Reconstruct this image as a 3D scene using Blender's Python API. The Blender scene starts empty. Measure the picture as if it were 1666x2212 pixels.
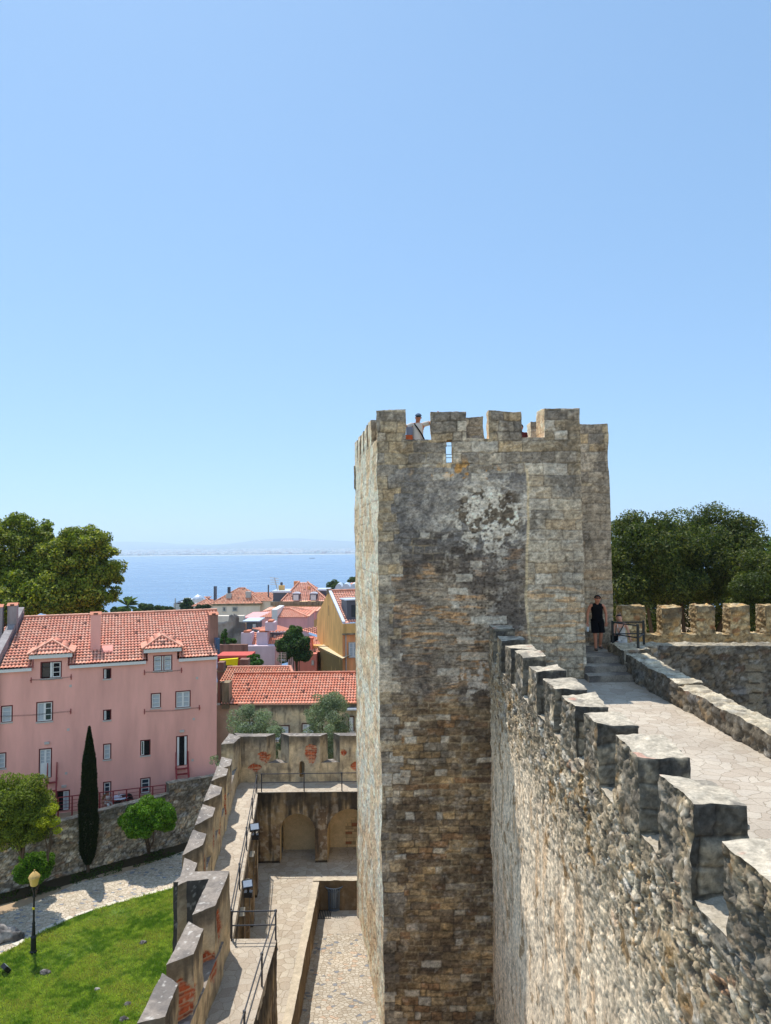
import bpy, bmesh, math, random
import numpy as np
from mathutils import Vector, Matrix, Euler

scene = bpy.context.scene
COL = scene.collection
R = math.radians
# ------------------------------------------------------------------ camera, sky, sun, exposure
PITCH, ROLL, FD = 2.62, -0.50, 1545.3
cam_d = bpy.data.cameras.new("camera")
cam = bpy.data.objects.new("camera", cam_d)
COL.objects.link(cam)
CM = Matrix.Rotation(R(90 + PITCH), 4, 'X') @ Matrix.Rotation(R(ROLL), 4, 'Z')
cam.matrix_world = CM
cam_d.sensor_fit = 'VERTICAL'
cam_d.sensor_height = 36.0
cam_d.lens = 36.0 * FD / 2212.5
cam_d.clip_start = 0.1
cam_d.clip_end = 90000
scene.camera = cam

SUN_EL, SUN_AZ = 63.7, 31.0          # azimuth: degrees to the left of straight ahead (+Y)
sd = Vector((-math.sin(R(SUN_AZ)) * math.cos(R(SUN_EL)), math.cos(R(SUN_AZ)) * math.cos(R(SUN_EL)), math.sin(R(SUN_EL))))
world = bpy.data.worlds.new("World")
scene.world = world
world.use_nodes = True
wn = world.node_tree
sky = wn.nodes.new('ShaderNodeTexSky')
sky.sky_type = 'NISHITA'
sky.sun_disc = False
sky.sun_elevation = R(SUN_EL)
sky.sun_rotation = math.atan2(sd.x, sd.y)
sky.altitude = 100
sky.air_density = 1.0
sky.dust_density = 0.5
sky.ozone_density = 4.0
# the phone compresses the sky's contrast: same gradient, flatter
sc_ = wn.nodes.new('ShaderNodeVectorMath'); sc_.operation = 'SCALE'; sc_.inputs['Scale'].default_value = 0.155
gm_ = wn.nodes.new('ShaderNodeGamma'); gm_.inputs[1].default_value = 0.48
tint = wn.nodes.new('ShaderNodeVectorMath'); tint.operation = 'MULTIPLY'
tint.inputs[1].default_value = (0.545 / .155, 0.775 / .155, 1.0 / .155)
wn.links.new(sky.outputs[0], sc_.inputs[0]); wn.links.new(sc_.outputs[0], gm_.inputs[0])
wn.links.new(gm_.outputs[0], tint.inputs[0])
# added fill: sky behind the viewer brightened to lift the shaded faces
tcw = wn.nodes.new('ShaderNodeTexCoord'); sxw = wn.nodes.new('ShaderNodeSeparateXYZ'); mrw = wn.nodes.new('ShaderNodeMapRange')
mrw.interpolation_type = 'SMOOTHSTEP'
mrw.inputs['From Min'].default_value = -0.12; mrw.inputs['From Max'].default_value = -0.75; mrw.inputs['To Min'].default_value = 0.0; mrw.inputs['To Max'].default_value = 1.0
wn.links.new(tcw.outputs['Generated'], sxw.inputs[0]); wn.links.new(sxw.outputs['Y'], mrw.inputs[0])
lft_ = wn.nodes.new('ShaderNodeVectorMath'); lft_.operation = 'SCALE'; lft_.inputs[0].default_value = (1.60, 1.00, 0.66)
bst = wn.nodes.new('ShaderNodeVectorMath'); bst.operation = 'MULTIPLY_ADD'
wn.links.new(mrw.outputs[0], lft_.inputs['Scale'])
wn.links.new(tint.outputs[0], bst.inputs[0]); wn.links.new(lft_.outputs[0], bst.inputs[1]); wn.links.new(tint.outputs[0], bst.inputs[2])
wn.links.new(bst.outputs[0], wn.nodes['Background'].inputs[0])
wn.nodes['Background'].inputs[1].default_value = 0.145
sun_d = bpy.data.lights.new("sun", 'SUN')
sun_d.energy = 5.0
sun_d.angle = R(0.5)
sun_d.color = (1.0, 0.95, 0.87)
sun = bpy.data.objects.new("sun", sun_d)
COL.objects.link(sun)
sun.rotation_euler = (-sd).to_track_quat('-Z', 'Y').to_euler()
sun.location = (0, 0, 60)
scene.view_settings.view_transform = 'Standard'
scene.view_settings.look = 'None'
scene.view_settings.gamma = 1.0
scene.view_settings.exposure = 0.1
scene.cycles.max_bounces = 6
scene.cycles.diffuse_bounces = 3
scene.cycles.volume_bounces = 1
scene.cycles.transparent_max_bounces = 12
scene.cycles.use_denoising = True

def ray(x, y):
    return (CM.to_3x3() @ Vector(((x - 833) / FD, -(y - 1106) / FD, -1.0)))
def P(x, y, z=None, Y=None):
    """a point seen at photo position (x, y), at height z or at depth Y"""
    d = ray(x, y)
    k = (z / d.z) if z is not None else (Y / d.y)
    return d * k
def PV(x, y, o, d):
    """photo position on the vertical plane through o (x,y) with horizontal direction d"""
    r = ray(x, y)
    nx, ny = -d[1], d[0]
    k = (o[0] * nx + o[1] * ny) / (r.x * nx + r.y * ny)
    return r * k

# ------------------------------------------------------------------ objects
def tag(o, label=None, cat=None, group=None, kind=None):
    if label: o['label'] = label
    if cat: o['category'] = cat
    if group: o['group'] = group
    if kind: o['kind'] = kind
    return o
def thing(name, label, cat, loc=(0, 0, 0), group=None, rz=0):
    o = bpy.data.objects.new(name, None)
    COL.objects.link(o)
    o.location = loc
    o.rotation_euler = (0, 0, rz)
    o.empty_display_size = 0.2
    return tag(o, label, cat, group)
def link(name, me, mat, parent=None):
    o = bpy.data.objects.new(name, me)
    COL.objects.link(o)
    if mat: me.materials.append(mat)
    if parent is not None:
        o.parent = parent
    return o
def mesh_np(name, V, F, mat, parent=None, col=None, uv=None, smooth=False):
    """V (n,3), F (m,4) or (m,3) int arrays; col (n,3) linear colours"""
    V = np.asarray(V, dtype=np.float32); F = np.asarray(F, dtype=np.int32)
    if parent is not None:
        V = V - np.array(world_loc(parent), dtype=np.float32)
    me = bpy.data.meshes.new(name)
    n, k = F.shape
    me.vertices.add(len(V)); me.vertices.foreach_set('co', V.ravel())
    me.loops.add(n * k); me.loops.foreach_set('vertex_index', F.ravel())
    me.polygons.add(n)
    me.polygons.foreach_set('loop_start', np.arange(0, n * k, k, dtype=np.int32))
    try: me.polygons.foreach_set('loop_total', np.full(n, k, dtype=np.int32))
    except Exception: pass
    me.update(calc_edges=True)
    if smooth:
        me.polygons.foreach_set('use_smooth', np.ones(n, dtype=bool))
    if col is not None:
        a = me.color_attributes.new('Col', 'FLOAT_COLOR', 'POINT')
        c = np.ones((len(V), 4), dtype=np.float32); c[:, :3] = col
        a.data.foreach_set('color', c.ravel())
    return link(name, me, mat, parent)
def world_loc(p):
    """all parents are unrotated empties, or meshes at the same origin as their parent"""
    l = Vector((0, 0, 0))
    while p is not None:
        l = l + p.location; p = p.parent
    return l
class MB:
    def __init__(s): s.v = []; s.f = []; s.c = []
    def add(s, vs, fs, c=None):
        b = len(s.v); s.v += [tuple(v) for v in vs]; s.f += [tuple(b + i for i in f) for f in fs]
        if c is not None: s.c += [c] * len(vs)
        return s
    def box(s, x0, x1, y0, y1, z0, z1, c=None):
        return s.add([(x0,y0,z0),(x1,y0,z0),(x1,y1,z0),(x0,y1,z0),(x0,y0,z1),(x1,y0,z1),(x1,y1,z1),(x0,y1,z1)],
              [(0,3,2,1),(4,5,6,7),(0,1,5,4),(1,2,6,5),(2,3,7,6),(3,0,4,7)], c)
    def obox(s, o, a, b, c3, c=None):
        """oriented box from corner o with edge vectors a, b, c3"""
        o = Vector(o); a = Vector(a); b = Vector(b); c3 = Vector(c3)
        if a.cross(b).dot(c3) < 0: o = o + a; a = -a
        vs = [o, o+a, o+a+b, o+b, o+c3, o+a+c3, o+a+b+c3, o+b+c3]
        return s.add(vs, [(0,3,2,1),(4,5,6,7),(0,1,5,4),(1,2,6,5),(2,3,7,6),(3,0,4,7)], c)
    def prism(s, poly, z0, z1, c=None):
        n = len(poly)
        zz1 = z1 if hasattr(z1, '__len__') else [z1] * n
        vs = [(p[0], p[1], z0) for p in poly] + [(p[0], p[1], zz1[i]) for i, p in enumerate(poly)]
        fs = [tuple(reversed(range(n))), tuple(range(n, 2 * n))] + [(i, (i+1) % n, n + (i+1) % n, n + i) for i in range(n)]
        return s.add(vs, fs, c)
    def tube(s, pts, r, n=8, c=None, cap=True):
        pts = [Vector(p) for p in pts]; rr = r if hasattr(r, '__len__') else [r] * len(pts)
        vs = []; fs = []
        for i, p in enumerate(pts):
            t = (pts[min(i+1, len(pts)-1)] - pts[max(i-1, 0)]).normalized()
            a = t.cross(Vector((0, 0, 1)))
            if a.length < 1e-3: a = Vector((1, 0, 0))
            a.normalize(); b = t.cross(a)
            for j in range(n):
                q = 2 * math.pi * j / n
                vs.append(p + (a * math.cos(q) + b * math.sin(q)) * rr[i])
        for i in range(len(pts) - 1):
            for j in range(n):
                fs.append((i*n+j, i*n+(j+1) % n, (i+1)*n+(j+1) % n, (i+1)*n+j))
        if cap:
            fs.append(tuple(range(n))); fs.append(tuple(reversed(range((len(pts)-1)*n, len(pts)*n))))
        return s.add(vs, fs, c)
    def lathe(s, prof, cx, cy, n=16, c=None):
        vs = []; fs = []
        for r_, z in prof:
            for j in range(n):
                q = 2 * math.pi * j / n
                vs.append((cx + r_ * math.cos(q), cy + r_ * math.sin(q), z))
        for i in range(len(prof) - 1):
            for j in range(n):
                fs.append((i*n+j, i*n+(j+1) % n, (i+1)*n+(j+1) % n, (i+1)*n+j))
        fs.append(tuple(reversed(range(n)))); fs.append(tuple(range((len(prof)-1)*n, len(prof)*n)))
        return s.add(vs, fs, c)
    def build(s, name, mat, parent=None, smooth=False, local=False):
        off = world_loc(parent) if (parent is not None and not local) else Vector((0, 0, 0))
        me = bpy.data.meshes.new(name)
        me.from_pydata([tuple(Vector(v) - off) for v in s.v], [], s.f)
        me.update()
        if s.c and len(s.c) == len(s.v):
            a = me.color_attributes.new('Col', 'FLOAT_COLOR', 'POINT')
            for i, c in enumerate(s.c): a.data[i].color = (c[0], c[1], c[2], 1)
        if smooth:
            for p in me.polygons: p.use_smooth = True
        return link(name, me, mat, parent)
def copy_tree(o, parent=None):
    c = o.copy(); COL.objects.link(c); c.parent = parent
    for ch in o.children: copy_tree(ch, c)
    return c

# ------------------------------------------------------------------ numpy noise
def lin(c):
    c = np.asarray(c, dtype=np.float64) / 255.0
    return np.where(c <= 0.04045, c / 12.92, ((c + 0.055) / 1.055) ** 2.4)
def L(r, g, b): return tuple(lin((r, g, b)))
def hsh(a, b, c, seed=0):
    with np.errstate(over='ignore'):
        x = (a.astype(np.int64) * 73856093) ^ (b.astype(np.int64) * 19349663) ^ (np.asarray(c).astype(np.int64) * 83492791) ^ (seed * 2654435761)
        x = x.astype(np.uint32)
        x ^= x >> np.uint32(16); x *= np.uint32(0x7feb352d); x ^= x >> np.uint32(15); x *= np.uint32(0x846ca68b); x ^= x >> np.uint32(16)
    return x.astype(np.float64) / 4294967296.0
def vn(X, seed=0):
    """value noise, X (n,3) -> 0..1"""
    I = np.floor(X).astype(np.int64); f = X - I; f = f * f * (3 - 2 * f)
    r = 0
    for dx in (0, 1):
        wx = f[:, 0] if dx else 1 - f[:, 0]
        for dy in (0, 1):
            wy = f[:, 1] if dy else 1 - f[:, 1]
            for dz in (0, 1):
                wz = f[:, 2] if dz else 1 - f[:, 2]
                r = r + wx * wy * wz * hsh(I[:, 0] + dx, I[:, 1] + dy, I[:, 2] + dz, seed)
    return r
def fbm(X, o=4, seed=0):
    s = 0; a = 0.5; t = 0
    for k in range(o):
        s = s + a * vn(X, seed + k * 17); t += a; a *= 0.5; X = X * 2.07 + 3.1
    return s / t
def n2(u, v, s, o=3, seed=0, ar=1.0):
    return fbm(np.stack([u * s, v * s * ar, np.full_like(u, seed * 7.7)], 1), o, seed)
def ss(a, b, x):
    t = np.clip((x - a) / (b - a), 0, 1); return t * t * (3 - 2 * t)
def mixc(A, B, t): return A * (1 - t[:, None]) + B * t[:, None]
def voro(u, v, seed=0, jit=0.9):
    iu = np.floor(u).astype(np.int64); iv = np.floor(v).astype(np.int64)
    F1 = np.full(u.shape, 9.0); F2 = F1.copy(); ida = np.zeros_like(iu); idb = ida.copy()
    for du in (-1, 0, 1):
        for dv in (-1, 0, 1):
            a = iu + du; b = iv + dv; z = np.zeros_like(a)
            pu = a + .5 + (hsh(a, b, z, seed) - .5) * jit; pv = b + .5 + (hsh(a, b, z, seed + 5) - .5) * jit
            d = np.hypot(u - pu, v - pv)
            m = d < F1
            F2 = np.where(m, F1, np.minimum(F2, d)); F1 = np.where(m, d, F1)
            ida = np.where(m, a, ida); idb = np.where(m, b, idb)
    return F1, F2 - F1, ida, idb
def tilt(u, v, ida, idb, seed, jit=.9):
    z = ida * 0
    pu = ida + .5 + (hsh(ida, idb, z, seed) - .5) * jit; pv = idb + .5 + (hsh(ida, idb, z, seed + 5) - .5) * jit
    return (u - pu) * (hsh(ida, idb, z, seed + 31) - .5) + (v - pv) * (hsh(ida, idb, z, seed + 32) - .62)
def pick(h, pal, w):
    pal = lin(np.array(pal)); cw = np.cumsum(w) / np.sum(w)
    return pal[np.clip(np.searchsorted(cw, h), 0, len(pal) - 1)]

# ------------------------------------------------------------------ masonry styles: (P,u,v,N) -> colour, relief
def courses(u, v, seed, hmin, hmax, wmin, wmax):
    rg = np.random.RandomState(seed)
    b = [-26.0]
    while b[-1] < 8: b.append(b[-1] + rg.uniform(hmin, hmax))
    b = np.array(b); c = np.clip(np.searchsorted(b, v) - 1, 0, len(b) - 2)
    dv = np.minimum(v - b[c], b[c + 1] - v)
    wc = wmin + (wmax - wmin) * hsh(c, c * 0, c * 0, seed)
    t = u / wc + 50 * hsh(c, c * 0 + 1, c * 0, seed)
    k = np.floor(t).astype(np.int64)
    j0 = k + (hsh(k, c, c * 0, seed + 2) - .5) * .6; j1 = k + 1 + (hsh(k + 1, c, c * 0, seed + 2) - .5) * .6
    lo = t < j0; hi = t > j1
    k = np.where(lo, k - 1, np.where(hi, k + 1, k))
    j0 = k + (hsh(k, c, c * 0, seed + 2) - .5) * .6; j1 = k + 1 + (hsh(k + 1, c, c * 0, seed + 2) - .5) * .6
    du = np.minimum(t - j0, j1 - t) * wc
    return np.minimum(du, dv), k, c
def pitted(u, v, N_, s=1.0):
    return n2(u, v, 14 * s, 3, 5)

def cst(c, n): return lin(c)[None] * np.ones((n, 3))
def st_tower(P_, u, v, N):
    """weathered coursed masonry of the big tower"""
    n = len(u); K = lambda *c: cst(c, n)
    front = (N[:, 1] < -.6); wing = front & (P_[:, 1] > 23)
    wu = u + .05 * (n2(u, v, 3, 2, 3) - .5); wv = v + .06 * (n2(u, v, 1.8, 2, 4) - .5)
    f1 = np.clip(.5 + (n2(u, v, 8, 5, 21) - .5) * 1.6, 0, 1); f3 = np.clip(.5 + (n2(u, v, 30, 2, 41) - .5) * 1.5, 0, 1)
    f2 = n2(u, v, 1.1, 5, 31); f6 = n2(u, v * 1.5, 15, 3, 103)
    seam = 4.2 + .04 * np.sin(v * 1.3) + .08 * (n2(v, v * 0, 1.2, 2, 6) - .5)
    right = ((u > seam) & front) | ~front
    vb = v + .9 * (n2(u, v, .7, 3, 9) - .5)
    d1, k1, c1 = courses(wu, wv, 11, .25, .38, .45, .85)      # big ashlar
    d2, k2, c2 = courses(wu, wv, 23, .17, .24, .30, .60)      # smaller coursed blocks
    qw = .10 + .42 * hsh(np.floor(v / .31).astype(np.int64), np.zeros(n, np.int64), np.zeros(n, np.int64), 5)
    big = right | (vb > 2.2) | ((u < qw) & front)
    d = np.where(big, d1, d2); k = np.where(big, k1, k2 + 999); c = np.where(big, c1, c2 + 777)
    h1 = hsh(k, c, c * 0, 3); h2 = hsh(k, c, c * 0, 4)
    top = mixc(pick(h1, [(164,148,122),(140,132,122),(182,158,122),(120,114,108),(172,162,148)], [3,3,1.4,2.4,2]), K(146, 138, 126), np.full(n, .35))
    A = mixc(K(138, 134, 130), K(112, 110, 110), ss(.4, .6, f2)) * (.92 + .16 * h2)[:, None]
    # streaky middle: thin horizontal rust and tan beds in grey stone
    bed = n2(u, v * 6.5, 1.5, 5, 51); bed2 = n2(u, v * 9, 3.2, 4, 61)
    Cz = mixc(mixc(K(134, 124, 112), K(104, 96, 90), ss(.42, .6, f2)), K(186, 140, 92), ss(.52, .64, bed) * ss(.36, .58, n2(u, v, .8, 3, 52)) * .60)
    Cz = mixc(Cz, K(70, 62, 56), ss(.56, .66, bed2) * .7)
    D = pick(h1, [(160,138,106),(130,112,90),(178,150,110),(104,90,76),(190,180,164),(144,108,76)], [4,4,3,2.4,1.5,1.8])
    D = mixc(D, K(146, 126, 100), np.full(n, .35)); D = mixc(D, K(74, 62, 54), ss(.50, .62, bed) * .5)
    Rr = mixc(pick(h1, [(160,150,134),(166,150,126),(146,140,130),(176,168,152),(168,142,106)], [4,2,3,2,.9]), mixc(K(158, 148, 134), K(128, 122, 114), ss(.4, .6, f2)), np.full(n, .60))
    Rr = mixc(Rr, K(184, 144, 98), ss(.54, .64, bed) * ss(-.4, -1.6, vb) * .55)
    C = mixc(A, Cz, ss(.2, -.8, vb)); C = mixc(C, D, ss(-4.3, -5.0, vb))
    C = np.where(right[:, None], Rr, C)
    C = np.where((big & ~right)[:, None], top, C)
    C = mixc(C, C * .5 + K(110, 104, 98) * .5, wing * .8)
    C = mixc(C, top, right & front & (vb > 2.0))
    C = C * (.68 + .64 * f1)[:, None] * (.84 + .32 * f3)[:, None]
    # dark blocks with pale mortar just under the clean grey part
    bandm = ss(.5, .2, v) * ss(-1.1, -.8, v) * (u < 2.6) * ~big
    C = mixc(C, K(78, 70, 64) * (.6 + .8 * f1)[:, None], (h1 > .45) * bandm * .8)
    # black crust in drifts, running down from the parapet
    crust = ss(.50, .62, f2 + .07 * ss(2.4, 3.6, v) + .05 * ss(2.4, .2, u) * ss(-1.5, 1.5, v)) * np.where(front, 1.0, .3)
    C = mixc(C, K(78, 75, 74) * (.6 + .8 * f1)[:, None], crust * .36)
    C = mixc(C, K(60, 54, 50), ss(.56, .68, n2(u * 3, v * .7, 1.0, 4, 66)) * .45 * ss(1.2, 3.2, v))
    C = mixc(C, K(62, 52, 44) * (.6 + .8 * f1)[:, None], ss(.46, .62, n2(u, v, 1.5, 5, 67) + .12 * ss(1.2, 3.0, u)) * ss(-3.8, -5.2, v) * front * ~right * .55)
    # pale lichen / old render patch with dark holes
    ctr = np.exp(-(((u - 3.1) / 1.12) ** 2 + ((v - .85) / .95) ** 2)) * front
    ctr2 = np.exp(-(((u - 2.95) / 1.2) ** 2 + ((v + 1.3) / 2.3) ** 2)) * front
    sp = n2(u, v, 5.0, 5, 71)
    white = ss(.50, .56, sp + .24 * ctr - .10 * (1 - ctr) + .05 * ctr2)
    C = mixc(C, K(208, 202, 192) * (.62 + .6 * f1)[:, None], white * (.2 + .8 * np.clip(ctr * 1.6, 0, 1)) * .9 * front)
    blk = ss(.50, .55, .5 * n2(u, v, 2.2, 4, 81) + .5 * n2(u, v, 8, 4, 82) + .05 * np.exp(-(((u - 3.1) / .8) ** 2 + ((v - .8) / .5) ** 2)) - .02) * ss(.30, .55, ctr)
    C = mixc(C, K(74, 62, 48) * (.4 + 1.1 * f1)[:, None], blk * .85)
    F1, e, a_, b_ = voro(u * 8, v * 8, 7)
    C = mixc(C, K(58, 48, 40), ss(.34, .16, F1) * np.clip(ctr2 * 1.2 + .5 * ctr, 0, 1) * (hsh(a_, b_, a_ * 0, 3) > .40) * .75)
    w2 = np.exp(-(((u - 2.55) / .5) ** 2 + ((v + 3.9) / .55) ** 2)) * front
    C = mixc(C, K(190, 184, 178) * (.6 + .7 * f1)[:, None], ss(.5, .56, sp + .25 * w2 - .12) * np.clip(w2 * 2, 0, 1) * .8)
    # rust-yellow stones below the parapet
    oc = np.exp(-(((u - 2.3) / 1.0) ** 2 + ((v - 2.2) / .24) ** 2)) * front
    C = mixc(C, K(186, 140, 78) * (.6 + .7 * f1)[:, None], ss(.55, .60, n2(u, v, 5.0, 3, 91) + .12 * oc - .10) * np.clip(oc * 2, 0, 1) * .85)
    C = mixc(C, K(196, 190, 180) * (.7 + .5 * f1)[:, None], (h2 > .95) * .55 * front)
    rub = np.clip(ctr2 * 1.3 + ctr, 0, 1) * ~right + .75 * (A[:, 0] * 0 + ss(2.4, 2.0, vb) * ss(0, .6, vb)) * ~big
    vis = ss(.30, .55, n2(u, v, 1.9, 3, 44) + .14) * (1 - .8 * np.clip(rub, 0, 1)) * (1 - .6 * ss(.2, -.8, vb) * ss(-4.8, -4.0, vb) * ~right)
    joint = ss(.030, .004, d + .016 * (f1 - .5)) * vis
    mort = mixc(mixc(K(150, 136, 112), K(64, 58, 52), ss(.40, .56, n2(u, v, 1.7, 2, 14))), K(76, 68, 60), right * .85)
    C = mixc(C, mort * (.7 + .6 * f1)[:, None], joint * np.where(right, .5, .7))
    sm = ss(.05, .02, np.abs(u - seam)) * front * (v < 2.2) * (u < 5)
    C = mixc(C, K(190, 174, 146) * (.7 + .5 * f1)[:, None], sm * .85)
    C = C * (1 - .30 * ss(.57, .65, f6))[:, None] * (1 + .25 * ss(.43, .35, f6))[:, None] * 1.28 * lin((255, 245, 230))[None]
    H = .016 * ss(0, .045, d + .02 * (f3 - .5)) * vis + .032 * (f1 - .5) + .014 * (f3 - .5) + .010 * (h2 - .5) + .016 * (bed - .5) - .03 * blk
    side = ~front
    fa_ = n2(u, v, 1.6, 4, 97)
    pal_ = mixc(K(250, 224, 194), K(230, 194, 152), ss(.40, .62, fa_))  # side faces painted paler, sunlit brightness put into the stone colour
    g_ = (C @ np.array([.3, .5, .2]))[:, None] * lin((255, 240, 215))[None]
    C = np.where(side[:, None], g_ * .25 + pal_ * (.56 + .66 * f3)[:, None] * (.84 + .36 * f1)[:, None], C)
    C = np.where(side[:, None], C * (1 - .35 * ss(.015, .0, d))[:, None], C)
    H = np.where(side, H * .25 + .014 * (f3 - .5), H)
    return np.clip(C, .01, .82), H

def st_rubble(P_, u, v, N, sx=.30, sy=.17, seed=3, pale=0.5, rel=.045, bury=0.):
    """roughly coursed rubble with mortar"""
    wu = u + .10 * (n2(u, v, 2.5, 3, 3) - .5); wv = v + .08 * (n2(u, v, 2.1, 3, 4) - .5)
    F1, e, a, b = voro(wu / sx, wv / sy, seed)
    F1b, eb, a2, b2 = voro(wu / (sx * .42), wv / (sy * .55), seed + 9)
    small = hsh(a, b, a * 0, seed + 1) < .25
    tl = np.where(small, tilt(wu / (sx * .42), wv / (sy * .55), a2, b2, seed + 9) * .5, tilt(wu / sx, wv / sy, a, b, seed))
    e = np.where(small, np.minimum(e, eb * .7), e)
    h1 = np.where(small, hsh(a2, b2, a * 0, seed + 2), hsh(a, b, a * 0, seed + 2)); h2 = np.where(small, hsh(a2, b2, a * 0, seed + 3), hsh(a, b, a * 0, seed + 3))
    C = pick(h1, [(168,154,130),(146,132,110),(188,176,154),(128,118,104),(184,150,104),(206,200,188),(148,104,74),(108,98,86)], [4,3.4,3,3,1.8,1.4*pale*2,.9,2])
    f1 = n2(u, v, 10, 5, 21); f2 = n2(u, v, .9, 4, 31); f3 = n2(u, v, 38, 2, 41)
    f1 = np.clip(.5 + (f1 - .5) * 1.5, 0, 1); f3 = np.clip(.5 + (f3 - .5) * 1.5, 0, 1)
    C = mixc(C, lin((164,152,132))[None] * np.ones_like(C), np.full(len(C), .30))
    C = C * (.86 + .28 * h2)[:, None] * (.52 + .96 * f1)[:, None] * (.74 + .52 * f3)[:, None]
    F1c, ec, a3, b3 = voro(wu / (sx * 1.9), wv / (sy * 1.3), seed + 21)
    bigs = (hsh(a3, b3, a * 0, seed + 22) > .84) * ss(.05, .16, ec)
    C = mixc(C, pick(hsh(a3, b3, a * 0, seed + 23), [(186,184,180),(204,194,174),(160,158,154),(176,150,112)], [3,3,2,1]) * (.62 + .76 * f1)[:, None], bigs * .8)
    e = np.where(bigs > .1, ec, e)
    crust = ss(.47, .60, f2)
    C = mixc(C, lin((92, 86, 76))[None] * (.5 + 1.0 * f1)[:, None], crust * .50)
    blk = ss(.60, .66, n2(u, v, 6.5, 4, 81))
    C = mixc(C, lin((46, 42, 38))[None] * np.ones_like(C), blk * .65)
    wh = ss(.60, .66, n2(u, v, 8.5, 3, 71)) * pale
    C = mixc(C, lin((214, 210, 200))[None] * np.ones_like(C), wh * .7)
    sunk = hsh(a, b, a * 0, seed + 51) < bury          # stones buried in the mortar
    mort = np.maximum(ss(.17, .05, e), sunk * .85)
    h2 = np.where(sunk, .15, h2); tl = np.where(sunk, tl * .15, tl)
    C = mixc(C, lin((186, 170, 144))[None] * (.40 + .75 * f1)[:, None], mort * .6)
    H = rel * (ss(.0, .09, e) * (.40 + .8 * h2 + 1.5 * tl) - .5) + .016 * (f1 - .5) + .010 * (f3 - .5) - .02 * blk
    return np.clip(C, .012, .8), H

def st_mainwall(P_, u, v, N):
    C, H = st_rubble(P_, u, v, N, .30, .15, 3, .75, .036, .48)
    side = N[:, 0] < -.6
    # lower down the face is old pale render, smoother
    sm = ss(-4.0, -5.9, v + 1.6 * (n2(u, v, .5, 3, 88) - .5)) * side
    f1 = n2(u, v, 10, 4, 22); st = n2(u * 5, v, 1.3, 4, 23)
    pl = lin((240, 224, 200))[None] * (.70 + .52 * f1)[:, None]
    pl = mixc(pl, lin((120, 108, 94))[None] * np.ones_like(pl), ss(.55, .68, st) * .45)
    pl = mixc(pl, lin((196, 156, 110))[None] * np.ones_like(pl), ss(.58, .7, n2(u * 4, v, .9, 3, 27)) * .5)
    C = mixc(C * 1.04, pl, sm * .92); H = H * (1 - .72 * sm)
    up = N[:, 2] > .6
    C = np.where(up[:, None], mixc(lin((176, 164, 144))[None] * (.6 + .8 * f1)[:, None], C, np.full(len(C), .35)), C)
    g9 = np.clip(.5 + (n2(u, v, 17, 4, 61) - .5) * 2.4, 0, 1)
    pit = ss(.60, .65, n2(u, v, 11, 4, 63)) * side * (1 - .75 * sm)
    C = C * np.where(side, (.66 + .70 * g9) * 1.06, 1.0)[:, None]; C = mixc(C, lin((66, 60, 58))[None] * np.ones_like(C), pit * .8) * np.where(side[:, None], lin((255, 246, 234))[None] / lin((255, 255, 255))[None], 1.0); H = H + .010 * (g9 - .5) * side - .03 * pit
    # ochre moss clumps
    m = ss(.63, .67, n2(u, v, 3.1, 4, 95)) * side
    C = mixc(C, lin((128, 92, 40))[None] * np.ones_like(C), m * .7)
    # darker crust on the merlons and the upper face
    dk = ss(-3.9, -3.1, v + .5 * (n2(u, v, 2, 3, 89) - .5)) * (~up) * ss(.32, .56, n2(u, v, 2.4, 3, 90))
    C = mixc(C, lin((96, 92, 84))[None] * (.35 + 1.2 * f1)[:, None], dk * .72)
    return C, H
def st_merlon(P_, u, v, N):
    """squared blocks of the wall merlons, dark crust, pale worn tops"""
    C, H = st_mainwall(P_, u, v, N)
    f1 = n2(u, v, 9, 4, 22); fa = n2(u, v, 2.5, 3, 29)
    d, k, c = courses(u + .03 * fa, v + .03 * fa, 31, .24, .34, .40, .7)
    h = hsh(k, c, c * 0, 5)
    B = pick(h, [(112,106,94),(92,86,76),(136,126,108),(76,72,66)], [3,3,2,2]) * (.55 + .9 * f1)[:, None]
    B = mixc(B, lin((170, 156, 132))[None] * np.ones_like(B), ss(.58, .7, n2(u, v, 4.5, 4, 33)) * .6)
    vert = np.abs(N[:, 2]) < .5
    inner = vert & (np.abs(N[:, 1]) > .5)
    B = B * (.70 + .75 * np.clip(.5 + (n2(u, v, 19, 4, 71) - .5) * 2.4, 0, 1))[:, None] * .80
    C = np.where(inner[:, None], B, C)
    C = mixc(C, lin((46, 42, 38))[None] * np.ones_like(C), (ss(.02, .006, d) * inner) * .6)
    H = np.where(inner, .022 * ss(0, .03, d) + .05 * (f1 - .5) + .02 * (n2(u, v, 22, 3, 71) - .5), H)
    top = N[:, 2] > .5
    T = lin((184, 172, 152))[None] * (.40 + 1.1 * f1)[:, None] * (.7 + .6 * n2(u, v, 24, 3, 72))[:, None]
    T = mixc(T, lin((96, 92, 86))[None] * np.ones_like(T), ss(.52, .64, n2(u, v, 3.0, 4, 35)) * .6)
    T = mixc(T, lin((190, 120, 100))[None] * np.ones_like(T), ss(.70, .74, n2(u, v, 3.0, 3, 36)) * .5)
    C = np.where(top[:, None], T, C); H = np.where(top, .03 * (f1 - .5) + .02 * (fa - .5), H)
    return C, H

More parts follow.
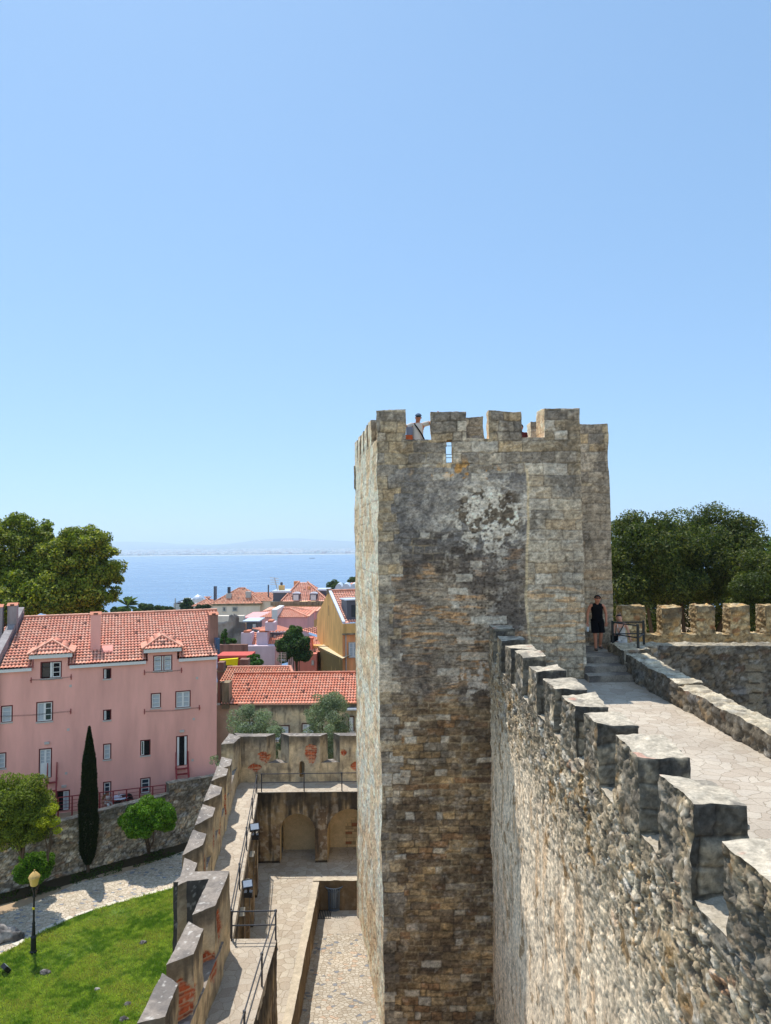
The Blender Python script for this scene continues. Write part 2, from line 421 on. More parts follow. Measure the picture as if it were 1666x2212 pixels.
BRICKS = []      # (x, y, z, rx, rz) centres of exposed brick
def brickmask(P_, u, v):
    m = np.zeros(len(u))
    for (x, y, z, rr, rz) in BRICKS:
        dd = ((P_[:, 0] - x) ** 2 + (P_[:, 1] - y) ** 2) / rr ** 2 + ((P_[:, 2] - z) / rz) ** 2
        m = np.maximum(m, np.exp(-dd))
    return m
def st_plaster(P_, u, v, N, ztop=-8.4, warm=1.0):
    """old ochre render: black top stain, streaks, exposed brick"""
    f1 = n2(u, v, 8, 4, 22); f2 = n2(u, v, 1.4, 4, 32); f3 = n2(u, v, 30, 2, 42)
    C = mixc(lin((208, 184, 146))[None] * np.ones((len(u), 3)), lin((176, 160, 134))[None] * np.ones((len(u), 3)), ss(.35, .6, f2))
    C = mixc(C, lin((120, 104, 84))[None] * np.ones_like(C), ss(.5, .68, n2(u, v, 3, 4, 52)) * .5)
    C *= (.72 + .56 * f1)[:, None] * (.86 + .28 * f3)[:, None]
    t = ztop - v
    stk = n2(u * 5, v, 1.1, 3, 62)
    st = ss(.62, .0, t - .9 * (stk - .42)) * .9
    C = mixc(C, lin((58, 54, 50))[None] * (.5 + f1)[:, None], np.clip(st, 0, 1) * .88)
    C = mixc(C, lin((70, 62, 54))[None] * np.ones_like(C), ss(.56, .70, stk) * .45)
    m = brickmask(P_, u, v)
    bm_ = ss(.56, .60, m + 1.3 * (n2(u, v, 2.4, 4, 72) - .5)) * (np.abs(N[:, 2]) < .5)
    row = np.floor(v / .075); rb = v / .075 - row; off = (row % 2) * .5
    tt = u / .26 + off; kb = np.floor(tt); fb = tt - kb
    jt = np.minimum(np.minimum(fb, 1 - fb) * .26, np.minimum(rb, 1 - rb) * .075)
    hb = hsh(row.astype(np.int64), kb.astype(np.int64), kb.astype(np.int64) * 0, 9)
    bc = pick(hb, [(176,88,54),(158,74,46),(190,108,72),(196,140,104),(140,80,58)], [4,3,2,1.2,1]) * (.7 + .6 * f1)[:, None]
    bc = mixc(bc, lin((186, 160, 130))[None] * np.ones_like(bc), np.maximum(ss(.012, .004, jt), ss(.62, .7, n2(u, v, 5, 3, 82))) * .8)
    C = mixc(C, bc, bm_)
    H = .012 * (f1 - .5) + .03 * (f2 - .5) - .025 * bm_ * ss(.0, .02, .02 - jt + .01)
    H = H - .03 * bm_
    top = N[:, 2] > .5
    T = lin((140, 130, 120))[None] * (.6 + .75 * f1)[:, None] * (.8 + .4 * f3)[:, None]
    T = mixc(T, lin((92, 88, 86))[None] * np.ones_like(T), ss(.45, .62, f2) * .6)
    T = mixc(T, lin((206, 200, 190))[None] * np.ones_like(T), ss(.66, .70, n2(u, v, 12, 2, 75)) * .5)
    C = np.where(top[:, None], T, C); H = np.where(top, .012 * (f1 - .5), H)
    return np.clip(C, .01, .8), H
def st_stained(P_, u, v, N):
    """retaining walls: brown render under heavy black run-off"""
    zt = np.where(P_[:, 2] > -13.2, -10.4, -13.3)
    f1 = n2(u, v, 8, 4, 22); f2 = n2(u, v, 1.6, 4, 32)
    C = mixc(lin((176, 150, 112))[None] * np.ones((len(u), 3)), lin((120, 98, 76))[None] * np.ones((len(u), 3)), ss(.35, .6, f2))
    C = mixc(C, lin((190, 176, 156))[None] * np.ones_like(C), ss(.54, .62, n2(u, v, 6, 4, 53)) * .5)
    C *= (.66 + .66 * f1)[:, None]
    stk = n2(u * 4, v * .6, 1.0, 3, 62)
    t = zt - v
    st = ss(1.6, .1, t - 3.2 * (stk - .45))
    C = mixc(C, lin((46, 42, 38))[None] * (.5 + f1)[:, None], np.clip(st, 0, 1) * .85)
    C = mixc(C, lin((46, 42, 38))[None] * np.ones_like(C), ss(.50, .66, n2(u * 6, v * .5, 1.0, 3, 64)) * .7)
    H = .02 * (f1 - .5) + .03 * (f2 - .5)
    top = N[:, 2] > .5
    T = lin((186, 172, 150))[None] * (.6 + .7 * f1)[:, None]
    C = np.where(top[:, None], T, C)
    return np.clip(C, .01, .8), H
def st_step(P_, u, v, N):
    f1 = n2(u, v, 7, 4, 22); f2 = n2(u, v, 1.3, 4, 23)
    C = mixc(lin((160,148,132))[None] * np.ones((len(u), 3)), lin((112,104,96))[None] * np.ones((len(u), 3)), ss(.4, .6, f2)) * (.62 + .7 * f1)[:, None]
    C = np.where((np.abs(N[:, 1]) > .5)[:, None], C * .85, C)
    return C, .02 * (f1 - .5)
def st_darkgrime(P_, u, v, N):
    C, H = st_plaster(P_, u, v, N)
    f1 = n2(u, v, 7, 4, 22); w = ss(.62, .66, n2(u, v, 9, 3, 24))
    D = mixc(lin((70, 66, 62))[None] * (.5 + f1)[:, None], lin((150, 146, 138))[None] * np.ones_like(C), w * .5)
    D = mixc(D, lin((120, 104, 80))[None] * np.ones_like(C), ss(-13.5, -17, v) * .5)
    return np.where((N[:, 2] < .5)[:, None], D, C), H
def st_garden(P_, u, v, N):
    C, H = st_rubble(P_, u, v, N, .36, .18, 13, .5, .05)
    C = C * 1.02
    F1, e, a, b = voro((u + .10 * (n2(u, v, 2.5, 3, 3) - .5)) / .36, (v + .08 * (n2(u, v, 2.1, 3, 4) - .5)) / .18, 13)
    C = C * (.45 + .75 * ss(.03, .16, e))[:, None] * (.75 + .6 * hsh(a, b, a * 0, 44))[:, None]
    t = -16.7 - v
    st = ss(1.3, .0, t - 1.6 * (n2(u, v, 1.0, 3, 62) - .5)) * (N[:, 2] < .5)
    C = mixc(C, lin((66, 60, 52))[None] * np.ones_like(C), np.clip(st, 0, 1) * .6)
    top = N[:, 2] > .5
    T = lin((190, 176, 150))[None] * (.35 + 1.2 * n2(u, v, 8, 4, 3))[:, None]
    T = mixc(T, lin((112, 104, 90))[None] * np.ones_like(T), ss(.48, .6, n2(u, v, 2.6, 4, 19)) * .7)
    C = np.where(top[:, None], T * .7 + C * .3, C)
    return C, H
def st_warmrubble(P_, u, v, N):
    C, H = st_rubble(P_, u, v, N, .26, .15, 17, .35, .05)
    C = C * lin((255, 236, 200))[None] * 1.05
    t = -2.3 - v
    st = ss(.7, .0, t - .9 * (n2(u, v, 1.6, 3, 62) - .5)) * (N[:, 1] < -.5)
    C = mixc(C, lin((80, 72, 62))[None] * np.ones_like(C), np.clip(st, 0, 1) * .6)
    return C, H

# ------------------------------------------------------------------ gridded solids
def wob(V, amp, s=1.3, seed=0):
    D = np.stack([vn(V * s + 11.3, seed + 1), vn(V * s + 47.1, seed + 2), vn(V * s + 83.9, seed + 3)], 1) - .5
    D2 = np.stack([vn(V * s * 4 + 11.3, seed + 4), vn(V * s * 4 + 47.1, seed + 5), vn(V * s * 4 + 83.9, seed + 6)], 1) - .5
    D3 = np.stack([vn(V * s * 11 + 5.3, seed + 7), vn(V * s * 11 + 27.1, seed + 8), vn(V * s * 11 + 63.9, seed + 9)], 1) - .5
    return V + D * (2 * amp) + D2 * amp * .9 + D3 * amp * .45
def grid_face(A, B, C_, D_, res, style, N, amp, su=None, sv=None, t=None, hole=None, edge=.04):
    """A,B along u; D,C up. returns V,F,col"""
    A, B, C_, D_ = [np.array(q, dtype=np.float64) for q in (A, B, C_, D_)]
    if su is None: su = np.linspace(0, 1, max(2, int(np.linalg.norm(B - A) / res) + 1))
    if sv is None: sv = np.linspace(0, 1, max(2, int(max(np.linalg.norm(D_ - A), np.linalg.norm(C_ - B)) / res) + 1))
    U, W = np.meshgrid(su, sv)
    U = U.ravel(); W = W.ravel()
    V = (A[None] * ((1-U)*(1-W))[:, None] + B[None] * (U*(1-W))[:, None] + C_[None] * (U*W)[:, None] + D_[None] * ((1-U)*W)[:, None])
    N = np.array(N, dtype=np.float64); N = N / np.linalg.norm(N)
    if abs(N[2]) < .7:
        t = np.array([-N[1], N[0], 0.]); t /= np.linalg.norm(t); uu = V @ t; vv = V[:, 2]
        if abs(t[0]) > .7 and t[0] < 0: uu = -uu
    else:
        uu = V[:, 0]; vv = V[:, 1]
    NN = np.repeat(N[None], len(V), 0)
    C, H = style(V, uu, vv, NN)
    lu = np.linalg.norm(B - A); lv = np.linalg.norm(D_ - A) + 1e-6
    m = np.minimum(np.minimum(U, 1 - U) * lu, np.minimum(W, 1 - W) * lv)
    H = H * ss(0, edge, m)
    V = wob(V, amp) + N[None] * H[:, None]
    nu, nv = len(su), len(sv)
    i = np.arange(nv - 1)[:, None] * nu + np.arange(nu - 1)[None]
    F = np.stack([i, i + 1, i + nu + 1, i + nu], -1).reshape(-1, 4)
    if hole is not None:
        cc = V[F].mean(1); F = F[~hole(cc)]
    return V, F, C
def join(parts):
    V = []; F = []; C = []; b = 0
    for v, f, c in parts:
        V.append(v); F.append(f + b); C.append(c); b += len(v)
    return np.concatenate(V), np.concatenate(F), np.concatenate(C)
def qsolid(pts, z0, z1, res, style, amp=.02, sides=(0, 1, 2, 3), top=True, edge=.04, topstyle=None):
    """quad plan pts (counter-clockwise), z0 bottom, z1 top (number or per corner)"""
    zt = list(z1) if hasattr(z1, '__len__') else [z1] * 4
    area = sum(pts[i][0] * pts[(i+1) % 4][1] - pts[(i+1) % 4][0] * pts[i][1] for i in range(4))
    if area < 0:
        pts = pts[::-1]; zt = zt[::-1]
    out = []
    for i in sides:
        a = pts[i]; b = pts[(i+1) % 4]
        n = (b[1] - a[1], -(b[0] - a[0]), 0)
        if math.hypot(n[0], n[1]) < .02: continue
        out.append(grid_face((a[0], a[1], z0), (b[0], b[1], z0), (b[0], b[1], zt[(i+1) % 4]), (a[0], a[1], zt[i]), res, style, n, amp, edge=edge))
    if top:
        out.append(grid_face(*[(pts[i][0], pts[i][1], zt[i]) for i in range(4)], res, topstyle or style, (0, 0, 1), amp, edge=edge))
    return join(out)
def rect(x0, x1, y0, y1): return [(x0, y0), (x1, y0), (x1, y1), (x0, y1)]

# ------------------------------------------------------------------ materials
def newmat(name, rough=.8):
    m = bpy.data.materials.new(name); m.use_nodes = True
    b = m.node_tree.nodes['Principled BSDF']; b.inputs['Roughness'].default_value = rough
    b.inputs['Specular IOR Level'].default_value = .25
    return m, m.node_tree, b
def nd(t, typ, **k):
    n = t.nodes.new(typ)
    for a, v in k.items(): setattr(n, a, v)
    return n
def mat_plain(name, c, rough=.7, metal=0, spec=.3, var=.12, scale=6.0, bump=.0):
    m, t, b = newmat(name, rough)
    b.inputs['Metallic'].default_value = metal; b.inputs['Specular IOR Level'].default_value = spec
    tc = nd(t, 'ShaderNodeTexCoord'); n = nd(t, 'ShaderNodeTexNoise'); n.inputs['Scale'].default_value = scale; n.inputs['Detail'].default_value = 5
    t.links.new(tc.outputs['Object'], n.inputs['Vector'])
    mx = nd(t, 'ShaderNodeMix', data_type='RGBA', blend_type='MIX')
    mx.inputs[6].default_value = tuple(min(1, x * (1 - var)) for x in c[:3]) + (1,)
    mx.inputs[7].default_value = tuple(min(1, x * (1 + var)) for x in c[:3]) + (1,)
    t.links.new(n.outputs[0], mx.inputs[0]); t.links.new(mx.outputs[2], b.inputs['Base Color'])
    if bump:
        bp = nd(t, 'ShaderNodeBump'); bp.inputs['Strength'].default_value = bump; bp.inputs['Distance'].default_value = .02
        t.links.new(n.outputs[0], bp.inputs['Height']); t.links.new(bp.outputs[0], b.inputs['Normal'])
    return m
def mat_attr(name, rough=.9, scale=30.0, bump=.5, dist=.012, var=.35, spec=.2):
    m, t, b = newmat(name, rough)
    b.inputs['Specular IOR Level'].default_value = spec
    at = nd(t, 'ShaderNodeAttribute', attribute_name='Col')
    tc = nd(t, 'ShaderNodeTexCoord'); n = nd(t, 'ShaderNodeTexNoise'); n.inputs['Scale'].default_value = scale; n.inputs['Detail'].default_value = 6; n.inputs['Roughness'].default_value = .65
    t.links.new(tc.outputs['Object'], n.inputs['Vector'])
    mr = nd(t, 'ShaderNodeMapRange'); mr.inputs['From Min'].default_value = .3; mr.inputs['From Max'].default_value = .7
    mr.inputs['To Min'].default_value = 1 - var; mr.inputs['To Max'].default_value = 1 + var
    t.links.new(n.outputs[0], mr.inputs[0])
    mu = nd(t, 'ShaderNodeVectorMath', operation='SCALE')
    t.links.new(at.outputs['Color'], mu.inputs[0]); t.links.new(mr.outputs[0], mu.inputs['Scale'])
    t.links.new(mu.outputs[0], b.inputs['Base Color'])
    if bump:
        bp = nd(t, 'ShaderNodeBump'); bp.inputs['Strength'].default_value = bump; bp.inputs['Distance'].default_value = dist
        t.links.new(n.outputs[0], bp.inputs['Height']); t.links.new(bp.outputs[0], b.inputs['Normal'])
    return m
def mat_cells(name, scale, stops, joint, jw, warp=.25, var=.3, bump=.6, dist=.03, aspect=(1, 1, 1), dirt=None):
    """flagstones / cobbles: voronoi cells with joints; stops = [(pos, colour)] picked per cell"""
    m, t, b = newmat(name, .85)
    tc = nd(t, 'ShaderNodeTexCoord'); mp = nd(t, 'ShaderNodeMapping'); mp.inputs['Scale'].default_value = aspect
    t.links.new(tc.outputs['Object'], mp.inputs[0])
    wn_ = nd(t, 'ShaderNodeTexNoise'); wn_.inputs['Scale'].default_value = scale * .8; wn_.inputs['Detail'].default_value = 3
    t.links.new(mp.outputs[0], wn_.inputs['Vector'])
    sc = nd(t, 'ShaderNodeVectorMath', operation='MULTIPLY_ADD'); sc.inputs[1].default_value = (warp / scale * 2,) * 3
    t.links.new(wn_.outputs['Color'], sc.inputs[0]); t.links.new(mp.outputs[0], sc.inputs[2])
    v1 = nd(t, 'ShaderNodeTexVoronoi', voronoi_dimensions='2D', feature='F1'); v1.inputs['Scale'].default_value = scale
    v2 = nd(t, 'ShaderNodeTexVoronoi', voronoi_dimensions='2D', feature='DISTANCE_TO_EDGE'); v2.inputs['Scale'].default_value = scale
    for v in (v1, v2): t.links.new(sc.outputs[0], v.inputs['Vector'])
    sx = nd(t, 'ShaderNodeSeparateColor'); t.links.new(v1.outputs['Color'], sx.inputs[0])
    cr = nd(t, 'ShaderNodeValToRGB'); cr.color_ramp.interpolation = 'CONSTANT'
    el = cr.color_ramp.elements
    el[0].position = stops[0][0]; el[0].color = tuple(stops[0][1]) + (1,); el[1].position = stops[1][0]; el[1].color = tuple(stops[1][1]) + (1,)
    for p_, c in stops[2:]:
        e = el.new(p_); e.color = tuple(c) + (1,)
    t.links.new(sx.outputs[0], cr.inputs[0])
    n = nd(t, 'ShaderNodeTexNoise'); n.inputs['Scale'].default_value = scale * 7; n.inputs['Detail'].default_value = 6; n.inputs['Roughness'].default_value = .7
    t.links.new(tc.outputs['Object'], n.inputs['Vector'])
    nb = nd(t, 'ShaderNodeTexNoise'); nb.inputs['Scale'].default_value = .45; nb.inputs['Detail'].default_value = 5
    t.links.new(tc.outputs['Object'], nb.inputs['Vector'])
    ad = nd(t, 'ShaderNodeMath', operation='ADD'); t.links.new(n.outputs[0], ad.inputs[0]); t.links.new(nb.outputs[0], ad.inputs[1])
    mr = nd(t, 'ShaderNodeMapRange'); mr.inputs['From Min'].default_value = .7; mr.inputs['From Max'].default_value = 1.3
    mr.inputs['To Min'].default_value = 1 - var; mr.inputs['To Max'].default_value = 1 + var
    t.links.new(ad.outputs[0], mr.inputs[0])
    mu = nd(t, 'ShaderNodeVectorMath', operation='SCALE'); t.links.new(cr.outputs[0], mu.inputs[0]); t.links.new(mr.outputs[0], mu.inputs['Scale'])
    jr = nd(t, 'ShaderNodeMapRange'); jr.inputs['From Min'].default_value = jw * .35; jr.inputs['From Max'].default_value = jw
    t.links.new(v2.outputs['Distance'], jr.inputs[0])
    mx = nd(t, 'ShaderNodeMix', data_type='RGBA'); mx.inputs[6].default_value = tuple(joint) + (1,)
    t.links.new(jr.outputs[0], mx.inputs[0]); t.links.new(mu.outputs[0], mx.inputs[7])
    out = mx.outputs[2]
    if dirt:
        dr = nd(t, 'ShaderNodeMapRange'); dr.inputs['From Min'].default_value = .55; dr.inputs['From Max'].default_value = .68
        dr.inputs['To Max'].default_value = dirt[1]; dr.inputs['To Min'].default_value = 0
        t.links.new(nb.outputs[0], dr.inputs[0])
        m2 = nd(t, 'ShaderNodeMix', data_type='RGBA'); m2.inputs[7].default_value = tuple(dirt[0]) + (1,)
        t.links.new(dr.outputs[0], m2.inputs[0]); t.links.new(out, m2.inputs[6]); out = m2.outputs[2]
    t.links.new(out, b.inputs['Base Color'])
    hm = nd(t, 'ShaderNodeMath', operation='MULTIPLY_ADD'); hm.inputs[1].default_value = .35
    t.links.new(n.outputs[0], hm.inputs[0]); t.links.new(jr.outputs[0], hm.inputs[2])
    bp = nd(t, 'ShaderNodeBump'); bp.inputs['Strength'].default_value = bump; bp.inputs['Distance'].default_value = dist
    t.links.new(hm.outputs[0], bp.inputs['Height']); t.links.new(bp.outputs[0], b.inputs['Normal'])
    return m
M = {}
M['stone'] = mat_attr('weathered_stone', .92, 26, .6, .015, .30)
M['plaster'] = mat_attr('old_render', .92, 22, .4, .01, .16)
M['flag'] = mat_cells('flagstones', 3.9, [(0, L(174,161,144)), (.3, L(180,168,151)), (.6, L(168,154,137)), (.85, L(176,164,148))], L(150,136,117), .03, .5, .22, .5, .03)
M['flagfar'] = mat_cells('flagstones_small', 3.4, [(0, L(174,161,144)), (.3, L(181,169,151)), (.6, L(166,152,134)), (.85, L(177,165,149))], L(144,130,108), .035, .5, .22, .5, .03)
M['cobble'] = mat_cells('cobbles', 7.0, [(0, L(180,169,152)), (.35, L(168,156,139)), (.6, L(188,178,162)), (.86, L(128,130,134)), (.94, L(184,160,138))], L(150,134,112), .07, .2, .2, .7, .03, (1, 1.25, 1), (L(186,166,140), .55))
M['cobblegarden'] = mat_cells('garden_cobbles', 4.6, [(0, L(196,182,160)), (.35, L(180,166,144)), (.6, L(206,192,170)), (.86, L(136,140,146)), (.94, L(190,168,144))], L(146,128,106), .08, .2, .2, .7, .03, (1, 1.5, 1), (L(180,160,136), .4))
M['iron'] = mat_plain('dark_iron', L(62,62,66), .55, .3, .4)
M['black'] = mat_plain('black_cast_iron', L(30,32,32), .5, .2, .4)
# ================================================================== THE CASTLE
# ---- main wall with its walk (right)
WX = 2.86; WI = 3.44          # outer / inner face of the parapet
ZS, ZM, ZW, ZG = -3.33, -2.5, -4.0, -14.4   # sill, merlon top, walk, lower court
def wallx(y): return WX + .010 * (y - 6)
main_wall = thing('castle_wall', 'long high rubble wall with a parapet of merlons running to the tall square tower', 'castle wall', (3, 12, ZG))
# outer face, finer towards the camera
Y0, Y1 = 3.0, 21.35
q = np.linspace(0, 1, 760); su = (Y1 * (Y0 + 1.5) / Y1 * (Y1 / (Y0 + 1.5)) ** q - Y0 - 1.5 * (1 - q) ) ; su = (su - su[0]) / (su[-1] - su[0])
q = np.linspace(0, 1, 430); dz = 3.33 * (14.4 / 3.33) ** q; sv = 1 - ((dz - 3.33) / (14.4 - 3.33)); sv = sv[::-1]
f1_ = grid_face((wallx(Y1), Y1, ZG), (wallx(Y0), Y0, ZG), (wallx(Y0), Y0, ZS), (wallx(Y1), Y1, ZS), .05, st_mainwall, (-1, 0, 0), .035, su=1 - su[::-1], sv=sv)
f2_ = grid_face((wallx(Y0), Y0, ZS), (WI, Y0, ZS), (WI + .15, Y1, ZS), (wallx(Y1), Y1, ZS), .035, st_mainwall, (0, 0, 1), .035)
f3_ = grid_face((WI, Y0, ZW - .1), (WI + .15, Y1, ZW - .1), (WI + .15, Y1, ZS), (WI, Y0, ZS), .06, st_mainwall, (1, 0, 0), .035)
V, F, C = join([f1_, f2_, f3_])
mesh_np('wall_face', V, F, M['stone'], main_wall, C)
edges = [19.55, 18.03, 16.55, 15.0, 13.5, 12.12, 10.76, 9.24, 7.72, 6.18, 4.66]
rg = random.Random(5)
for i, yb in enumerate([20.95] + edges):
    ya = yb - (.84 if i else .75) - rg.uniform(-.05, .05)
    zt = (ZM + rg.uniform(-.05, .04)) if i else -2.38
    r_ = .010 + .0012 * ya
    t = .56 + rg.uniform(-.03, .03)
    mz = [zt + rg.uniform(-.03, .03) for _ in range(4)]
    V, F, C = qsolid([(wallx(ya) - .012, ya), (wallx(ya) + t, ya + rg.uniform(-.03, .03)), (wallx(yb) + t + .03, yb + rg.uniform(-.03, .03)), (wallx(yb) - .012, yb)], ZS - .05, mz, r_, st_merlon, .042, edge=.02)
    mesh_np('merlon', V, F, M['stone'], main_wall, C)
# inner low wall of the walk (right) and the wall core
ip = qsolid([(7.02, 3.0), (7.62, 3.0), (7.68, 17.6), (7.08, 17.6)], ZW - .1, [-3.63, -3.63, -3.5, -3.5], .05, st_garden, .05)
ip2 = qsolid([(7.08, 17.6), (7.68, 17.6), (7.62, 21.3), (7.06, 21.3)], ZW - .1, [-3.44, -3.44, -3.27, -3.27], .05, st_garden, .05)
V, F, C = join([ip, ip2])
mesh_np('inner_parapet', V, F, M['stone'], main_wall, C)
V, F, C = qsolid(rect(7.30, 7.60, 3, 23.0), ZG, ZW - .05, .25, st_garden, .02, top=False)
mesh_np('inner_face', V, F, M['stone'], main_wall, C)
mb = MB(); mb.box(WI - .3, 7.35, 2.0, 23.1, ZW - .6, ZW)
tag(mb.build('wall_walk_paving', M['flag']), kind='structure')

# ---- tower
TX0, TX1, TY0, TY1, ZT, ZC, ZF = -.24, 5.86, 21.3, 28.4, 4.02, 3.16, 2.3
tower = thing('castle_tower', 'tall square stone tower with a crenellated top standing at the end of the wall', 'tower', (3, 25, ZG))
def slit(cc):
    return (np.abs(cc[:, 0] - 1.925) < .075 + .04 * (cc[:, 2] < 2.9)) & (cc[:, 2] > 2.42) & (cc[:, 2] < 3.28) & (cc[:, 1] < TY0 + .2)
TL = (-1.22, TY1)
parts = [grid_face((TX0 + .08, TY0, ZG), (TX1 + .08, TY0, ZG), (TX1, TY0, ZC), (TX0, TY0, ZC), .024, st_tower, (0, -1, 0), .03, hole=slit),
         grid_face((TL[0] + .06, TL[1], ZG), (TX0 + .08, TY0, ZG), (TX0, TY0, ZC), (TL[0], TL[1], ZC), .035, st_tower, (-7.1, -.98, 0), .03),
         grid_face((TX1 + .08, TY0, ZG), (TX1 + .08, 24.1, ZG), (TX1, 24.1, ZC), (TX1, TY0, ZC), .08, st_tower, (1, 0, 0), .03)]
V, F, C = join(parts)
body = mesh_np('tower_shaft', V, F, M['stone'], tower, C)
th = .55
mk = MB()   # plain inner faces of the parapet, roof deck, hidden backs
mk.box(TX0 + .3, 5.7, TY0 + th, TY1 - .4, ZF - .3, ZF)
mk.build('tower_deck', M['flag'], tower)
# parapet wall below the crenels: top sill and inside
def par(p0, p1, zt, name='parapet', inward=(0, 1), z0=ZF - .1, res=.06):
    d = Vector((p1[0]-p0[0], p1[1]-p0[1])); n = Vector(inward) * th
    V, F, C = qsolid([tuple(p0), tuple(p1), (p1[0]+n.x, p1[1]+n.y), (p0[0]+n.x, p0[1]+n.y)], z0, zt, res, st_tower, .03, sides=(1, 2, 3), edge=.03)
    return V, F, C
pp = [par((TX0, TY0), (1.82, TY0), ZC), par((2.03, TY0), (TX1, TY0), ZC),
      par((1.80, TY0), (2.05, TY0), 2.43, z0=2.2),
      par((TL[0], TL[1]), (TX0, TY0 + th), ZC, inward=(.99, .1)),
      par((7.5, TY1), (TL[0], TL[1]), 3.10, inward=(0, -1)), par((TX1, 24.1), (7.56, 24.1), ZC)]
V, F, C = join(pp)
mesh_np('parapet', V, F, M['stone'], tower, C)
rg = random.Random(8)
def tmer(pts, z0, z1, res=.03, jit=.03):
    zs = [z1 + rg.uniform(-jit, jit) for _ in range(4)]
    V, F, C = qsolid(pts, z0 - .03, zs, res, st_tower, .035, edge=.02)
    mesh_np('merlon', V, F, M['stone'], tower, C)
f_ = TY0 - .004
tmer([(-.25, f_), (.63, f_), (.60, f_ + .62), (-.20, f_ + .62)], ZC, 4.05)
for a, b, zt in ((1.38, 2.42, 4.02), (3.10, 4.12, 4.02)):
    V, F, C = qsolid([(a, f_), (b, f_), (b - .02, f_ + .6), (a + .05, f_ + .6)], ZC - .03, [zt - .02, zt - .05, zt, zt + .02], .024, st_tower, .035)
    if a < 2: pass
    mesh_np('merlon', V, F, M['stone'], tower, C)
tmer([(4.80, f_), (5.86, f_), (5.86, f_ + .75), (4.72, f_ + .75)], ZC, 4.06)
tmer([(4.72, 23.1), (5.15, 23.1), (5.15, 23.7), (4.72, 23.7)], ZF, 3.93)
tmer([(4.95, 22.05), (5.3, 22.05), (5.3, 22.6), (4.95, 22.6)], ZF, 3.98)
tmer([(2.95, 26.0), (3.62, 26.0), (3.62, 26.6), (2.95, 26.6)], ZF, 4.66)
d_ = Vector((TL[0] - TX0, TL[1] - TY0)).normalized()
for k in range(5):      # left side merlons, seen end on
    s0 = 1.45 + k * 1.16; s1 = s0 + .74
    a = Vector((TX0, TY0)) + d_ * s0; b = Vector((TX0, TY0)) + d_ * s1
    tmer([(b.x, b.y), (a.x, a.y), (a.x + .5, a.y + .07), (b.x + .5, b.y + .07)], ZC, 4.0 + .03 * (k % 2), .05)
# wing on the right
V, F, C = join([grid_face((TX1, 24.1, ZW - 8), (7.66, 24.1, ZW - 8), (7.56, 24.1, ZC), (TX1, 24.1, ZC), .03, st_tower, (0, -1, 0), .03),
                grid_face((7.66, 24.1, ZW - 8), (7.66, TY1, ZW - 8), (7.56, TY1, ZC), (7.56, 24.1, ZC), .15, st_tower, (1, 0, 0), .03)])
mesh_np('tower_wing', V, F, M['stone'], tower, C)
tmer([(6.42, 24.096), (7.57, 24.096), (7.57, 24.7), (6.36, 24.7)], ZC, 4.02)
for z in (2.62, 2.72, 2.98): MB().tube([(1.80, TY0 + .3, z), (2.06, TY0 + .3, z)], .010, 6).build('slit_bar', M['iron'], tower)

# ---- stairs up to the corner landing
st = thing('stone_stairs', 'three worn stone steps at the foot of the tower, climbing from the wall walk', 'stairs', (6.4, 21.3, ZW))
for k, y in enumerate((20.72, 21.22, 21.74)):
    V, F, C = qsolid([(5.84, y), (7.08, y + .02), (7.08, 24.1), (5.84, 24.1)] if k == 2 else [(5.84 if k else 5.80, y), (7.12, y + .03), (7.10, y + .7), (5.84, y + .7)], ZW - .05, ZW + .19 * (k + 1), .035, st_step, .02)
    mesh_np('step', V, F, M['stone'], st, C)
# ---- L-shaped block with its iron railing
ZL = ZW + .57
blk = thing('low_wall', 'low L-shaped stone wall beside the steps, carrying a black iron railing', 'wall', (7.4, 22.3, ZW))
V, F, C = join([qsolid([(7.02, 21.3), (7.80, 21.3), (7.80, 22.0), (7.02, 22.9)], ZW - .6, -3.17, .04, st_garden, .04),
                qsolid([(7.10, 22.0), (8.30, 22.0), (8.30, 22.75), (7.10, 22.75)], ZW - .6, -3.16, .04, st_garden, .04)])
mesh_np('wall_body', V, F, M['stone'], blk, C)
rail = thing('iron_railing', 'short black iron railing of three posts on the low wall by the steps', 'railing', (7.5, 22.3, -3.17))
pts = [(7.08, 22.55, -3.19), (7.52, 21.55, -3.19), (8.05, 22.55, -3.19)]
for p in pts:
    MB().box(p[0]-.03, p[0]+.03, p[1]-.03, p[1]+.03, p[2], p[2] + .75).build('post', M['black'], rail)
for a, b in ((0, 1), (0, 2)):
    for h in (.70, .34):
        MB().tube([Vector(pts[a]) + Vector((0, 0, h)), Vector(pts[b]) + Vector((0, 0, h))], .021, 6).build('rail', M['black'], rail)
MB().tube([Vector(pts[1]) + Vector((0, 0, .34)), Vector(pts[2]) + Vector((0, 0, .34))], .021, 6).build('rail', M['black'], rail)

# ---- crenellated wall running off to the right
bw = thing('crenellated_wall', 'rubble curtain wall with five sunlit merlons running right in front of the big trees', 'castle wall', (16, 24.5, ZG))
V, F, C = qsolid([(7.7, 22.95), (32, 22.95), (32, 23.6), (7.7, 23.6)], ZG, -3.30, .045, st_garden, .05, sides=(0, 2, 3))
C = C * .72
quo = (np.abs(V[:, 0] - 11.72) < .22 + .1 * (np.floor(V[:, 2] / .32) % 2)) & (V[:, 1] < 23.05) & (V[:, 2] < -3.9) & (V[:, 2] > -7)
jz = np.abs(V[:, 2] / .32 - np.round(V[:, 2] / .32)) * .32
C[quo] = C[quo] * .4 + lin((150, 138, 116))[None] * .5 * (jz[quo] > .02)[:, None]
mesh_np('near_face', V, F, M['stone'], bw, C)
MB().box(7.7, 32, 23.5, 26.0, ZW - .4, ZW).build('walk', M['flag'], bw)
V, F, C = qsolid([(7.7, 26.0), (32, 26.0), (32, 26.62), (7.7, 26.62)], ZG, -3.35, .04, st_warmrubble, .04, sides=(0, 2))
